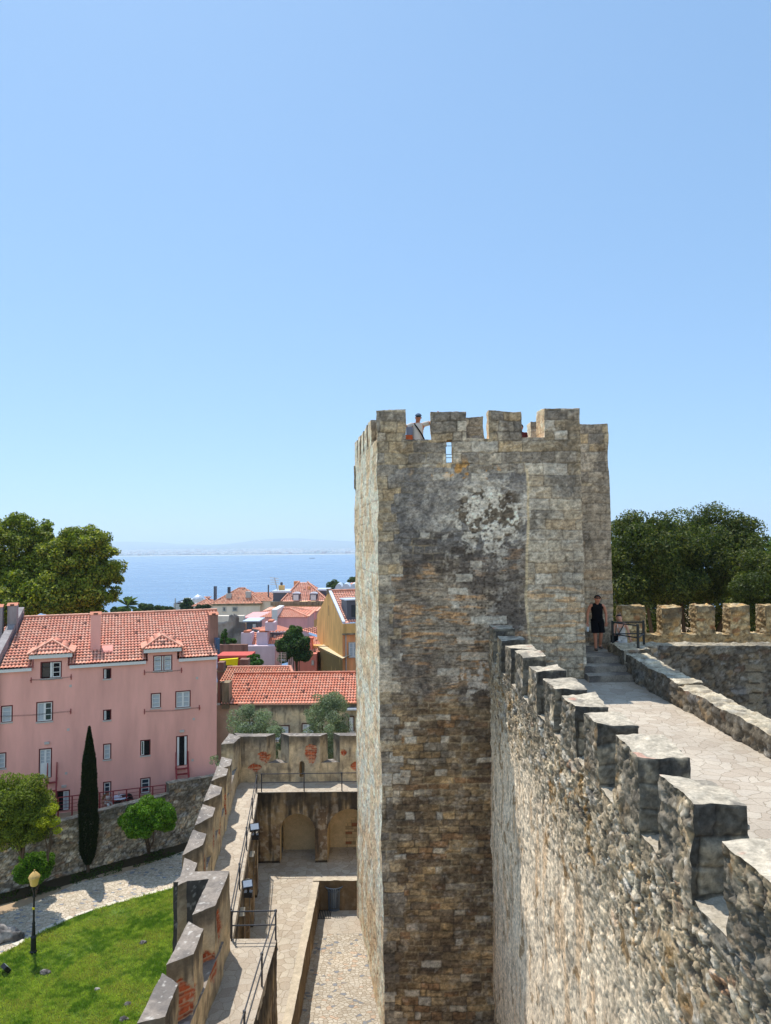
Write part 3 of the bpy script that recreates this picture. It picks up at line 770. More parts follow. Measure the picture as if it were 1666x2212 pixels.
mesh_np('far_parapet', V, F, M['stone'], bw, C)
rg = random.Random(12)
for k in range(12):
    x0 = 8.62 + 1.235 * k if k else 8.45; x1 = 8.62 + 1.235 * k + .74
    V, F, C = qsolid([(x0 + .12, 25.99), (x1 + .05, 25.99), (x1 + .05, 26.63), (x0 + .12, 26.63)], -3.40, [-2.32 + rg.uniform(-.03, .03) for _ in range(4)], .03, st_warmrubble, .045)
    if k == 0: V[:, 0] -= .05
    mesh_np('merlon', V, F, M['stone'], bw, C)

# ---- left curtain: walkway, merlons, retaining walls
ZK, ZA, ZTOP = -10.4, -13.3, -8.4      # upper walkway, terrace, merlon tops
BRICKS += [(-4.25, 16.9, -9.7, .55, .55), (-4.2, 17.6, -9.2, .4, .5), (-4.1, 14.9, -9.3, .6, .55), (-4.1, 14.5, -9.9, .5, .4),
           (-5.35, 32, -9.35, .42, .30), (-5.9, 32, -9.75, .38, .2), (-3.4, 32, -9.15, .38, .42), (-1.9, 32, -9.15, .28, .28), (-1.45, 32, -9.75, .3, .2),
           (-5.5, 23.0, -9.1, .22, .5), (-5.75, 24.9, -9.6, .25, .6), (-5.95, 26.8, -9.4, .3, .7), (-5.3, 20.9, -9.2, .2, .5), (-6.2, 28.6, -9.2, .3, .7)]
def inx(y): return -5.31 - .117 * (y - 21.3)      # inner face of the far stretch
cw = thing('curtain_wall', 'lower rendered curtain wall with a flagged walk and a zigzag row of pointed merlons', 'castle wall', (-5, 23, ZG))
def mer(pts, z0=ZK - .05, zt=ZTOP, res=.028, name='merlon'):
    V, F, C = qsolid(pts, z0, zt, res, st_plaster, .02, edge=.02)
    mesh_np(name, V, F, M['plaster'], cw, C)
for ry in (29.0, 27.4, 25.4, 23.4, 21.3):
    x = inx(ry)
    tall = ZTOP - (.12 if ry == 29.0 else 0)
    mer([(x + .09, ry - .75), (x, ry), (x - .49, ry + .35), (x - .29, ry - 1.42)], zt=tall)
x = inx(19.43); mer([(-4.98, 18.5), (x, 19.43), (-5.50, 19.75), (-5.24, 18.15)])
# zigzag piece and the two near merlons, from their plan
def pz(*q): return [tuple(P(a, b, z=ZTOP)[:2]) for a, b in q]
fx = lambda a, b: (271.1 + a * .22786, 1843.8 + b * .22786)
Z1 = pz(fx(455, 270), fx(990, 165)); Z2 = pz(fx(790, 245), fx(655, 168))
zig_arm = pz(fx(630, 585), fx(850, 490), fx(990, 165), fx(790, 245))
mer(zig_arm)
zb = pz(fx(455, 272), fx(790, 245), fx(990, 165), fx(560, 172))
V, F, C = qsolid(zb, -20, ZTOP, .035, st_darkgrime, .02, edge=.02)
mesh_np('buttress', V, F, M['plaster'], cw, C)
mer(pz(fx(385, 1070), fx(640, 955), fx(740, 715), fx(597, 645)))
mer(pz(fx(110, 1618), fx(375, 1545), fx(500, 1240), fx(345, 1145)))
mer([(-4.55, 10.0), (-4.0, 10.5), (-4.0, 11.6), (-4.5, 12.05)])
# parapet under the embrasures and outer face down to the garden
V, F, C = join([qsolid([(inx(19.3) - .50, 19.3), (inx(19.3) - .03, 19.3), (inx(31.6) - .03, 31.6), (inx(31.6) - .50, 31.6)], -20.2, -9.55, .05, st_plaster, .02),
                qsolid([(-5.6, 6.0), (-4.03, 6.0), (-4.03, 17.9), (-4.55, 17.9)], -20.2, -9.62, .05, st_plaster, .02)])
mesh_np('parapet', V, F, M['plaster'], cw, C)
# corner and the stretch facing us
fy = 32.0
mer([(-6.56, 30.9), (-6.48, 31.9), (-7.1, 32.5), (-7.05, 30.75)])
def fmer(x0, x1, o0, o1, ya=fy, hole=None):
    parts = [grid_face((x0, ya, ZK - .05), (x1, ya, ZK - .05), (x1, ya, ZTOP), (x0, ya, ZTOP), .026, st_plaster, (0, -1, 0), .02, hole=hole)]
    parts.append(grid_face((o0, ya + .5, -9.6), (x0, ya, -9.6), (x0, ya, ZTOP), (o0, ya + .5, ZTOP), .035, st_plaster, (-.8, -.6, 0), .02))
    parts.append(grid_face((x1, ya, -9.6), (o1, ya + .5, -9.6), (o1, ya + .5, ZTOP), (x1, ya, ZTOP), .035, st_plaster, (.8, -.6, 0), .02))
    parts.append(grid_face((x0, ya, ZTOP), (x1, ya, ZTOP), (o1, ya + .5, ZTOP), (o0, ya + .5, ZTOP), .035, st_plaster, (0, 0, 1), .02))
    parts.append(grid_face((o1, ya + .5, -9.6), (o0, ya + .5, -9.6), (o0, ya + .5, ZTOP), (o1, ya + .5, ZTOP), .06, st_plaster, (0, 1, 0), .02, hole=hole))
    V, F, C = join(parts); mesh_np('merlon', V, F, M['plaster'], cw, C)
def arrow(cc):
    dx = np.abs(cc[:, 0] + 3.78); return (dx < .11) & (cc[:, 2] > -10.2) & (cc[:, 2] < -9.62 + .12 * np.sqrt(np.clip(1 - (dx / .11) ** 2, 0, 1)))
fmer(-6.6, -5.35, -6.9, -5.02)
fmer(-4.35, -2.98, -4.78, -2.68, hole=arrow)
fmer(-2.1, -.9, -2.42, -.6)
MB().add([(-3.9,32.01,-10.2),(-3.66,32.01,-10.2),(-3.72,32.4,-10.2),(-3.84,32.4,-10.2)],[(0,1,2,3)]).add([(-3.9,32.01,-10.2),(-3.84,32.4,-10.2),(-3.84,32.4,-9.55),(-3.9,32.01,-9.55)],[(0,1,2,3)]).add([(-3.66,32.01,-10.2),(-3.72,32.4,-10.2),(-3.72,32.4,-9.55),(-3.66,32.01,-9.55)],[(3,2,1,0)]).build('arrow_slit', mat_plain('slit_render', L(176,146,104)), cw)
emb = [grid_face((a, fy + .05, ZK - .05), (b, fy + .05, ZK - .05), (b, fy + .05, -9.58), (a, fy + .05, -9.58), .035, st_plaster, (0, -1, 0), .02) for a, b in ((-5.4, -4.3), (-3.02, -2.05))]
emb += [grid_face((a, fy + .05, -9.58), (b, fy + .05, -9.58), (b, fy + .55, -9.58), (a, fy + .55, -9.58), .04, st_plaster, (0, 0, 1), .02) for a, b in ((-5.5, -4.2), (-3.1, -1.95))]
emb.append(grid_face((-.6, fy + .55, -20), (-7.1, fy + .55, -20), (-7.1, fy + .55, -9.6), (-.6, fy + .55, -9.6), .15, st_plaster, (0, 1, 0), .02))
V, F, C = join(emb); mesh_np('embrasure_wall', V, F, M['plaster'], cw, C)

# walkway slab (L shape) with retaining faces
def edgex(y): return -5.47 + .118 * (30.6 - y)
mb = MB()
def slab(mb, poly, z, th_=.25): mb.prism(poly, z - th_, z)
slab(mb, [(-5.6, 5.0), (-2.97, 5.0), (-2.97, 19.45), (edgex(19.45), 19.45), (-5.35, 19.45), (-4.2, 17.9)], ZK)
slab(mb, [(-5.3, 19.45), (edgex(19.45), 19.45), (-5.47, 30.6), (-6.9, 30.6)], ZK)
slab(mb, [(-6.95, 30.6), (-5.5, 30.6), (-5.5, 30.72), (-.9, 30.72), (-.9, 32.15), (-6.95, 32.15)], ZK)
tag(mb.build('walkway_paving', M['flag']), kind='structure')
rw = [grid_face((-2.965, 5.0, ZG), (-2.965, 19.44, ZG), (-2.965, 19.44, ZK - .02), (-2.965, 5.0, ZK - .02), .035, st_stained, (1, 0, 0), .03),
      grid_face((-2.965, 19.44, ZG), (edgex(19.45), 19.44, ZG), (edgex(19.45), 19.44, ZK - .02), (-2.965, 19.44, ZK - .02), .06, st_stained, (0, 1, 0), .03),
      grid_face((edgex(19.45) - .02, 19.45, ZG), (-5.49, 30.6, ZG), (-5.49, 30.6, ZK - .02), (edgex(19.45) - .02, 19.45, ZK - .02), .035, st_stained, (1, .118, 0), .03)]
for yb in (21.6, 23.5, 25.6, 27.7):
    xb = edgex(yb)
    rw.append(qsolid([(xb - .1, yb), (xb + .14, yb), (xb + .09, yb + .5), (xb - .1, yb + .5)], ZG, ZK - .5, .04, st_stained, .02))
V, F, C = join(rw)
mesh_np('retaining_face', V, F, M['plaster'], cw, C)

# ---- wall with two arched recesses under the far walk
aw = thing('arcade_wall', 'stained retaining wall with two rounded archways below the far stretch of walkway', 'wall', (-3.2, 31, ZA))
AY = 30.66
A1 = (-3.82, .74, -12.02); A2 = (-1.62, .95, -12.05)
def ar(cc):
    m = np.zeros(len(cc), bool)
    for (cx, r_, zs) in (A1, A2):
        m |= (np.abs(cc[:, 0] - cx) < r_) & ((cc[:, 2] < zs) | (np.hypot(cc[:, 0] - cx, cc[:, 2] - zs) < r_))
    return m
V, F, C = grid_face((-5.5, AY, ZA), (-.7, AY, ZA), (-.7, AY, ZK), (-5.5, AY, ZK), .022, st_stained, (0, -1, 0), .02, hole=ar)
mesh_np('wall_face', V, F, M['plaster'], aw, C)
def st_niche(P_, u, v, N):
    f1 = n2(u + P_[:, 1], v, 5, 4, 2); C = lin((198, 172, 132))[None] * (.75 + .5 * f1)[:, None]
    br = brickmask(P_, u, v)
    d, k, c = courses(P_[:, 1] + u, v, 5, .10, .16, .2, .4)
    rub = (P_[:, 0] > -1.9) & (v < -11.9 + .45 * (P_[:, 0] + 1.4))
    st_ = lin((206, 178, 134))[None] * (.6 + .6 * hsh(k, c, c * 0, 3))[:, None]
    st_ = mixc(st_, lin((150, 84, 56))[None] * np.ones_like(st_), (hsh(k, c, c * 0, 8) > .86) * .8)
    st_ = st_ * (1 - .5 * ss(.02, .0, d))[:, None]
    C = np.where(rub[:, None], st_, C)
    return C, .02 * (f1 - .5)
for (cx, r_, zs), dep in ((A1, 1.3), (A2, 1.5)):
    prs = []
    an = np.linspace(0, math.pi, 22)
    prof = [(cx + r_, ZA)] + [(cx + r_ * math.cos(a), zs + r_ * math.sin(a)) for a in an] + [(cx - r_, ZA)]
    vs = []; fs = []
    for k in range(9):
        y = AY + dep * k / 8
        vs += [(px, y, pz_) for px, pz_ in prof]
    n = len(prof)
    for k in range(8):
        for j in range(n - 1):
            if cx < -3 and j >= n - 2 and 3 <= k <= 5: continue      # side door of the left arch lets light in
            fs.append((k*n+j, k*n+j+1, (k+1)*n+j+1, (k+1)*n+j))
    V = np.array(vs); C_, H_ = st_niche(V, V[:, 0], V[:, 2], V)
    prs.append((V, np.array(fs), C_))
    back = grid_face((cx - r_, AY + dep, ZA), (cx + r_, AY + dep, ZA), (cx + r_, AY + dep, zs + r_), (cx - r_, AY + dep, zs + r_), .03, st_niche, (0, -1, 0), .01)
    prs.append(back)
    V, F, C = join(prs)
    mesh_np('arch_recess', V, F, M['plaster'], aw, C)
mb = MB(); slab(mb, [(edgex(14) - 1.2, 5.0), (-2.76, 5.0), (-2.76, 28.95), (-.9, 28.95), (-.9, 32.2), (-5.6, 32.2), (-5.6, 30.0), (edgex(19) - 1.2, 19)], ZA, .3)
tag(mb.build('terrace_paving', M['flagfar']), kind='structure')
tw = thing('terrace_wall', 'low stained wall edging the flagged terrace above the cobbled court', 'wall', (-2.5, 24, ZG))
def st_low(P_, u, v, N):
    C, H = st_stained(P_, u, v, N)
    return mixc(C, lin((150, 124, 88))[None] * np.ones_like(C), np.full(len(C), .3) * (N[:, 2] < .5)), H
V, F, C = join([grid_face((-2.745, 5, ZG), (-2.745, 28.9, ZG), (-2.745, 28.9, ZA), (-2.745, 5, ZA), .03, st_low, (1, 0, 0), .03),
                grid_face((-2.76, 28.92, ZG), (-.9, 28.92, ZG), (-.9, 28.92, ZA + .04), (-2.76, 28.92, ZA + .04), .03, st_low, (0, -1, 0), .03),
                grid_face((-3.0, 28.92, ZA + .04), (-.9, 28.92, ZA + .04), (-.9, 29.22, ZA + .04), (-3.0, 29.22, ZA + .04), .04, st_low, (0, 0, 1), .02),
                grid_face((-3.0, 5, ZA + .012), (-2.745, 5, ZA + .012), (-2.745, 29.0, ZA + .012), (-3.0, 29.0, ZA + .012), .05, st_low, (0, 0, 1), .012)])
mesh_np('wall_face', V, F, M['plaster'], tw, C)

# ---- railings of the walkway
def railing(label, pts, h=.74, posts=None, low=.38, group=None):
    r_ = thing('walkway_railing', label, 'railing', pts[0])
    if group: r_['group'] = group
    for p in (posts or pts):
        MB().tube([Vector(p) + Vector((0, 0, -.12)), Vector(p) + Vector((0, 0, h))], .024, 8).tube([Vector(p) + Vector((0, 0, h - .03)), Vector(p) + Vector((0, 0, h + .03))], .036, 8).build('post', M['iron'], r_)
    for hh in (h, low):
        for a, b in zip(pts[:-1], pts[1:]):
            MB().tube([Vector(a) + Vector((0, 0, hh)), Vector(b) + Vector((0, 0, hh))], .018, 6).build('rail', M['iron'], r_)
    return r_
ey = [19.5, 22.2, 25.0, 27.8, 30.6]
railing('long grey iron railing along the inner edge of the narrow zigzag walkway', [(edgex(y) - .05, y, ZK) for y in ey])
railing('grey iron railing above the two archways', [(-5.35, 30.78, ZK), (-3.55, 30.8, ZK), (-1.95, 30.82, ZK), (-.6, 30.84, ZK)])
railing('grey iron railing turning the corner where the walkway widens', [(edgex(19.5), 19.38, ZK), (-3.0, 19.4, ZK), (-3.02, 17.4, ZK), (-3.02, 15.3, ZK), (-3.02, 13.2, ZK), (-3.02, 11, ZK)])

# ---- floodlights on brackets
M['lampglass'] = mat_plain('floodlight_glass', L(176,186,198), .12, 0, .8)
M['dark'] = mat_plain('black_metal', L(24,24,28), .45, .3, .5)
def floodlight(label, o, group, s=1.0, yaw=0.):
    f = thing('floodlight', label, 'floodlight', o, group)
    mb = MB(); o = Vector(o)
    rot = Euler((R(-38), 0, yaw)).to_matrix()
    def bx(x0, x1, y0, y1, z0, z1):
        return MB().obox(o + rot @ Vector((x0, y0, z0)) * s, rot @ Vector((x1-x0, 0, 0)) * s, rot @ Vector((0, y1-y0, 0)) * s, rot @ Vector((0, 0, z1-z0)) * s)
    h = bx(-.2, .2, .0, .16, -.15, .15); h.build('housing', M['dark'], f)
    bx(-.19, .19, -.012, .0, -.14, .14).build('frame', M['iron'], f)
    bx(-.165, .165, -.018, -.012, -.115, .115).build('glass', M['lampglass'], f)
    MB().box(o.x - .03, o.x + .03, o.y + .05, o.y + .11, o.z - .42 * s, o.z - .08 * s).box(o.x - .12, o.x + .12, o.y + .03, o.y + .2, o.z - .55 * s, o.z - .36 * s).build('bracket', M['dark'], f)
    return f
q1 = P(550, 1786, Y=25.6); q2 = P(535, 1909, Y=20.9)
floodlight('black floodlight on the railing nearer the two archways', q1, 'floodlights fixed below the walkway railing', .85, .35)
floodlight('black floodlight beside the corner where the railing turns', q2, 'floodlights fixed below the walkway railing', .75, .35)

# ---- slatted litter bin
bx_, by_ = P(722.4, 1962, z=ZG).x, P(722.4, 1962, z=ZG).y
binn = thing('litter_bin', 'dark slatted metal litter bin with a flared rim against the low wall', 'litter bin', (bx_, by_, ZG))
M['binmetal'] = mat_plain('blue_black_metal', L(92,104,118), .4, .3, .5)
mb = MB()
for k in range(26):
    a = 2 * math.pi * k / 26; c, s = math.cos(a), math.sin(a)
    mb.tube([(bx_ + .27*c, by_ + .27*s, ZG + .06), (bx_ + .29*c, by_ + .29*s, ZG + .78), (bx_ + .39*c, by_ + .39*s, ZG + .93)], .020, 5)
mb.build('slats', M['binmetal'], binn)
MB().lathe([(.28, ZG), (.29, ZG + .07), (.25, ZG + .07), (.25, ZG + .05)], bx_, by_, 26).build('base', M['binmetal'], binn)
mb = MB()
for r_, z in ((.39, .93), (.295, .76)):
    mb.tube([(bx_ + r_ * math.cos(a), by_ + r_ * math.sin(a), ZG + z) for a in np.linspace(0, 2 * math.pi, 29)], .014, 5)
mb.build('rim', M['binmetal'], binn)
MB().lathe([(.20, ZG + .10), (.235, ZG + .80), (.23, ZG + .83), (.16, ZG + .84), (.14, ZG + .80), (.13, ZG + .5)], bx_, by_, 24).build('liner', mat_plain('liner', L(150,158,166), .35, .5), binn)
# drain grate beside the bin
gx, gy = P(700, 1976, z=ZG).x, P(700, 1976, z=ZG).y
mb = MB()
for k in range(9): mb.box(gx - .28 + k * .065, gx - .245 + k * .065, gy - .3, gy + .3, ZG, ZG + .012)
mb.box(gx - .3, gx + .31, gy - .33, gy - .3, ZG, ZG + .013).box(gx - .3, gx + .31, gy + .3, gy + .33, ZG, ZG + .013)
tag(mb.build('drain_grate', M['dark']), 'rectangular iron drain grate in the paving beside the litter bin', 'grate')
mb = MB(); mb.box(-2.7, -.9, 27.2, 28.9, ZG - .05, ZG + .006)
tag(mb.build('court_slabs', M['flag']), kind='structure')
mb = MB(); mb.add([(-2.8, 2, ZG), (2.95, 2, ZG), (2.95, 30, ZG), (-2.8, 30, ZG)], [(0, 1, 2, 3)])
tag(mb.build('court_paving', M['cobble']), kind='structure')
mb = MB(); mb.box(-1.0, 7.5, 28.3, 28.6, ZG, ZF); 
# rear of the tower, plain courses
V, F, C = grid_face((7.66, TY1, ZG), (TL[0], TY1, ZG), (TL[0], TY1, 3.1), (7.6, TY1, 3.1), .15, st_tower, (0, 1, 0), .03)
mesh_np('rear_face', V, F, M['stone'], tower, C)
# ================================================================== GROUND, RIVER, FAR SHORE, AIR
GZ = -20.0
SEA = -110.0
M['grass'] = mat_plain('lawn_soil', L(84,104,44), .95, 0, .1, .35, 1.2)
M['earth'] = mat_plain('earth', L(170,146,118), .95, 0, .1, .18, 3, .3)
M['hill'] = mat_plain('slope_ground', L(120,112,84), .95, 0, .1, .3, .1)
# one big ground sheet falling to the river (hole-free grid)
xs = np.concatenate([np.linspace(-900, -60, 12), np.linspace(-50, 60, 30), np.linspace(80, 900, 12)])
ys = np.concatenate([np.linspace(-80, 60, 20), np.linspace(70, 620, 34)])
X, Yg = np.meshgrid(xs, ys)
def gz(x, y):
    z = np.interp(y, [-80, 56, 64, 90, 130, 200, 420, 620], [GZ, GZ, -21, -24, -30, -44, -92, -114])
    return z
Z = gz(X, Yg) - .012
nu = len(xs); nv = len(ys)
i = np.arange(nv - 1)[:, None] * nu + np.arange(nu - 1)[None]
F = np.stack([i, i + 1, i + nu + 1, i + nu], -1).reshape(-1, 4)
tag(mesh_np('ground', np.stack([X.ravel(), Yg.ravel(), Z.ravel()], 1), F, M['hill']), kind='structure')
# court level on the castle's inner side
mb = MB(); mb.box(7.5, 60, -10, 22.9, ZG - 6, ZG)
tag(mb.build('inner_ward_ground', M['earth']), kind='structure')
mb = MB(); mb.box(7.7, 140, 26.6, 140, -60, -13.0)
tag(mb.build('park_ground', M['earth']), kind='structure')
# garden: wall-shadow strip in soil colour, lawn, cobbled path
M['shadowsoil'] = mat_plain('shadow_soil', L(70,60,44), .95, 0, .1, .3, 3, .4)
ga_ = Vector((-30.3, 36.2)); gd_ = (Vector((-10.8, 51.6)) - ga_).normalized(); gn_ = Vector((gd_.y, -gd_.x))
def gp(*q): return [tuple(P(a, b, z=GZ)) for a, b in q]
def sheet(name, pts, mat, z, kind='structure'):
    mb = MB(); mb.add([(p[0], p[1], z) for p in pts], [tuple(range(len(pts)))])
    return tag(mb.build(name, mat), kind=kind)
sheet('garden_earth', [(-40, 4, 0), (-4.6, 4, 0), (-5.6, 20, 0), (-7.0, 33, 0), (-9, 53, 0), (-12, 52, 0), (-24, 42, 0), (-40, 28, 0)], M['earth'], GZ)
c2 = lambda a, b: (a * .4883, 1545.6 + b * .4883)
edge = [c2(-250, 1190), c2(-100, 1120), c2(0, 1062), c2(70, 1025), c2(170, 968), c2(250, 930), c2(330, 893), c2(420, 862), c2(520, 832), c2(640, 800), c2(765, 765), c2(900, 740)]
lawn = gp(*edge) + [(-5.6, 24, 0), (-4.6, 4, 0), (-40, 4, 0)]
sheet('wall_shadow_bed', [tuple(ga_ + gd_ * s_ + gn_ * o_) + (0,) for s_, o_ in ((0, -.1), (25, -.1), (25, 1.3), (20, 1.5), (16, 1.1), (11, 1.5), (6, 1.3), (0, 2.2))], M['shadowsoil'], GZ + .006)  # dark strip: the wall's shadow band deepened in the soil colour
sheet('lawn_ground', lawn, M['grass'], GZ + .02)
up_ = [c2(-250, 990), c2(-100, 930), c2(0, 886), c2(120, 838), c2(240, 790), c2(350, 738), c2(530, 700), c2(680, 650), c2(840, 590), c2(960, 560)]
path = gp(*edge) + list(reversed(gp(*up_)))
sheet('garden_path', path, M['cobblegarden'], GZ + .010)
# kerb stones along the lawn edge
rg = random.Random(4)
mb = MB(); eg = [Vector(p) for p in gp(*edge)]
tt = 0
segs = [(eg[k], eg[k+1]) for k in range(len(eg) - 1)]
for a, b in segs:
    n = max(1, int((b - a).length / .55))
    for k in range(n):
        p = a.lerp(b, (k + .1) / n); q_ = a.lerp(b, (k + .92) / n)
        if rg.random() < .18: continue
        t = (q_ - p).normalized(); nn = Vector((-t.y, t.x, 0))
        w = rg.uniform(.18, .32)
        mb.prism([tuple((p + nn * -.02)[:2]), tuple((q_ + nn * rg.uniform(-.05, .03))[:2]), tuple((q_ + nn * w)[:2]), tuple((p + nn * (w + rg.uniform(-.05, .05)))[:2])], GZ, GZ + .045)
kerb = mb.build('path_kerb', mat_plain('pale_kerb_stone', L(206,196,178), .9, 0, .2, .15, 5, .3))
tag(kerb, kind='structure')

# grass blades (nobody could count them)
def inpoly(px, py, poly):
    ins = np.zeros(len(px), bool); n = len(poly)
    for k in range(n):
        x1, y1 = poly[k][0], poly[k][1]; x2, y2 = poly[(k+1) % n][0], poly[(k+1) % n][1]
        c = ((y1 > py) != (y2 > py)) & (px < (x2 - x1) * (py - y1) / (y2 - y1 + 1e-12) + x1)
        ins ^= c
    return ins
rs = np.random.RandomState(3)
n = 520000
gx_ = rs.uniform(-26, -4.7, n); gy_ = rs.uniform(21, 46, n)
ok = inpoly(gx_ + rs.normal(0, .07, n) + .5 * (n2(gx_, gy_, 1.2, 3, 91) - .5), gy_ + rs.normal(0, .07, n) + .5 * (n2(gx_, gy_, 1.2, 3, 92) - .5), lawn)
# some grass tufts along the wall side too
gx_, gy_ = gx_[ok], gy_[ok]; n = len(gx_)
dn = n2(gx_, gy_, .55, 3, 3); keep = rs.rand(n) < ss(.2, .42, dn + .12); gx_, gy_, dn = gx_[keep], gy_[keep], dn[keep]; n = len(gx_)
a = rs.uniform(0, 6.283, n); h = rs.uniform(.04, .10, n) * (.7 + .8 * dn); w = rs.uniform(.018, .034, n)
lx = rs.normal(0, .03, n); ly = rs.normal(0, .03, n)
V = np.zeros((n, 3, 3)); V[:, 0] = np.stack([gx_ - w * np.cos(a), gy_ - w * np.sin(a), np.full(n, GZ + .015)], 1)
V[:, 1] = np.stack([gx_ + w * np.cos(a), gy_ + w * np.sin(a), np.full(n, GZ + .015)], 1)
V[:, 2] = np.stack([gx_ + lx, gy_ + ly, GZ + .02 + h], 1)
f2 = n2(gx_, gy_, .9, 4, 8); f3 = n2(gx_, gy_, 4, 3, 9)
C = mixc(lin((98,130,46))[None] * np.ones((n, 3)), lin((170,184,84))[None] * np.ones((n, 3)), ss(.35, .62, .5 * f2 + .5 * f3))
C = mixc(C, lin((160,150,84))[None] * np.ones((n, 3)), ss(.56, .68, f2 * .7 + .3 * rs.rand(n)) * .85) * rs.uniform(.75, 1.2, n)[:, None]
def leafmat(name, trans=.35, rough=.6):
    m, t, b = newmat(name, rough)
    at = nd(t, 'ShaderNodeAttribute', attribute_name='Col')
    t.links.new(at.outputs['Color'], b.inputs['Base Color'])
    tr = nd(t, 'ShaderNodeBsdfTranslucent'); mx = nd(t, 'ShaderNodeMixShader'); mx.inputs[0].default_value = trans
    sc = nd(t, 'ShaderNodeVectorMath', operation='MULTIPLY'); sc.inputs[1].default_value = (1.3, 1.45, .6)
    t.links.new(at.outputs['Color'], sc.inputs[0]); t.links.new(sc.outputs[0], tr.inputs['Color'])
    t.links.new(b.outputs[0], mx.inputs[1]); t.links.new(tr.outputs[0], mx.inputs[2])
    t.links.new(mx.outputs[0], t.nodes['Material Output'].inputs[0])
    return m
M['leaf'] = leafmat('foliage')
M['blade'] = leafmat('grass_blades', .4, .7)
tag(mesh_np('lawn_grass', V.reshape(-1, 3), np.arange(n * 3).reshape(-1, 3), M['blade'], None, np.repeat(C, 3, 0)), 'sunlit green lawn beside the cobbled garden path', 'grass', kind='stuff')

# river
m, t, b = newmat('river_water', .12)
b.inputs['Base Color'].default_value = tuple(lin((80, 114, 148))) + (1,)
b.inputs['Specular IOR Level'].default_value = .5
tc = nd(t, 'ShaderNodeTexCoord'); mp = nd(t, 'ShaderNodeMapping'); mp.inputs['Scale'].default_value = (.004, .012, 1)
t.links.new(tc.outputs['Object'], mp.inputs[0])
n1 = nd(t, 'ShaderNodeTexNoise'); n1.inputs['Scale'].default_value = 1.0; n1.inputs['Detail'].default_value = 8; n1.inputs['Roughness'].default_value = .6
t.links.new(mp.outputs[0], n1.inputs['Vector'])
n2_ = nd(t, 'ShaderNodeTexNoise'); n2_.inputs['Scale'].default_value = .12; n2_.inputs['Detail'].default_value = 6
t.links.new(tc.outputs['Object'], n2_.inputs['Vector'])
bp = nd(t, 'ShaderNodeBump'); bp.inputs['Strength'].default_value = .9; bp.inputs['Distance'].default_value = 1.2
t.links.new(n2_.outputs[0], bp.inputs['Height']); t.links.new(bp.outputs[0], b.inputs['Normal'])
mr = nd(t, 'ShaderNodeMapRange'); mr.inputs['From Min'].default_value = .35; mr.inputs['From Max'].default_value = .65; mr.inputs['To Min'].default_value = .16; mr.inputs['To Max'].default_value = .42
t.links.new(n1.outputs[0], mr.inputs[0]); t.links.new(mr.outputs[0], b.inputs['Roughness'])
mb = MB(); mb.add([(-9000, 380, SEA), (9000, 380, SEA), (9000, 9500, SEA), (-9000, 9500, SEA)], [(0, 1, 2, 3)])
tag(mb.build('river', m), kind='structure')
# far shore: low plain and rows of hills
m_land = mat_plain('far_land', L(84,98,84), .95, 0, .1, .3, .0012)
xs = np.linspace(-13000, 13000, 240); ys = np.concatenate([np.linspace(8150, 9000, 14), np.linspace(9300, 24000, 40)])
X, Yg = np.meshgrid(xs, ys)
shore = 8500 + 260 * (n2(xs, xs * 0, .0006, 3, 4) - .5) + np.interp(xs, [-13000, -2800, 0], [-900, -120, 0])
T = Yg - shore[None]
Z = SEA - 6 + np.clip(T / 60, 0, 9) + np.interp(Yg, [8500, 12000, 20000], [0, 14, 60]) * (T > 0)
hl = n2((X / 3300).ravel(), (Yg / 5200).ravel(), 1.0, 4, 15).reshape(X.shape)
Z += ss(15500, 21500, Yg) * (80 + 130 * ss(.38, .72, hl) + 70 * np.exp(-((X + 2600) / 1500) ** 2) + 110 * np.exp(-((X + 8200) / 1200) ** 2))
Z[-1] = SEA
nu = len(xs); nv = len(ys); i = np.arange(nv - 1)[:, None] * nu + np.arange(nu - 1)[None]
F = np.stack([i, i + 1, i + nu + 1, i + nu], -1).reshape(-1, 4)
tag(mesh_np('far_hills', np.stack([X.ravel(), Yg.ravel(), Z.ravel()], 1), F, m_land, smooth=True), kind='structure')
V = []; Fq = []
for k in range(len(xs) - 1):
    if xs[k] > 500 and xs[k] < 900: continue
    bq = len(V); V += [(xs[k], shore[k] - 10, SEA + .8), (xs[k+1], shore[k+1] - 10, SEA + .8), (xs[k+1], shore[k+1] + 60, SEA + 6), (xs[k], shore[k] + 60, SEA + 6)]
    Fq.append((bq, bq + 1, bq + 2, bq + 3))
tag(mesh_np('far_beach', V, Fq, mat_plain('pale_sand', L(206,200,184), .9)), kind='structure')
# far town, reads as one mass
rs = np.random.RandomState(9); n = 5200
bx0 = rs.uniform(-6200, 1200, n); by0 = 9000 + 6500 * rs.rand(n) ** 1.4
dens = n2(bx0, by0, .0011, 3, 6); k_ = dens + .1 * rs.rand(n) > .5; bx0, by0 = bx0[k_], by0[k_]; n = len(bx0)
w = rs.uniform(10, 34, n); d = rs.uniform(10, 30, n); h = rs.uniform(7, 24, n)
base = SEA + 3 + np.interp(by0, [8500, 12000, 20000], [6, 14, 60]) - 4
cor = np.array([(-1,-1,0),(1,-1,0),(1,1,0),(-1,1,0),(-1,-1,1),(1,-1,1),(1,1,1),(-1,1,1)], float)
V = np.stack([bx0[:, None] + cor[None, :, 0] * w[:, None], by0[:, None] + cor[None, :, 1] * d[:, None], base[:, None] + cor[None, :, 2] * h[:, None]], -1)
bf = np.array([(4,5,6,7),(0,1,5,4),(1,2,6,5),(2,3,7,6),(3,0,4,7)])
F = (np.arange(n)[:, None, None] * 8 + bf[None]).reshape(-1, 4)
cc = pick(rs.rand(n), [(206,202,196),(180,168,156),(160,124,108),(190,182,166)], [4, 2, 1, 2])
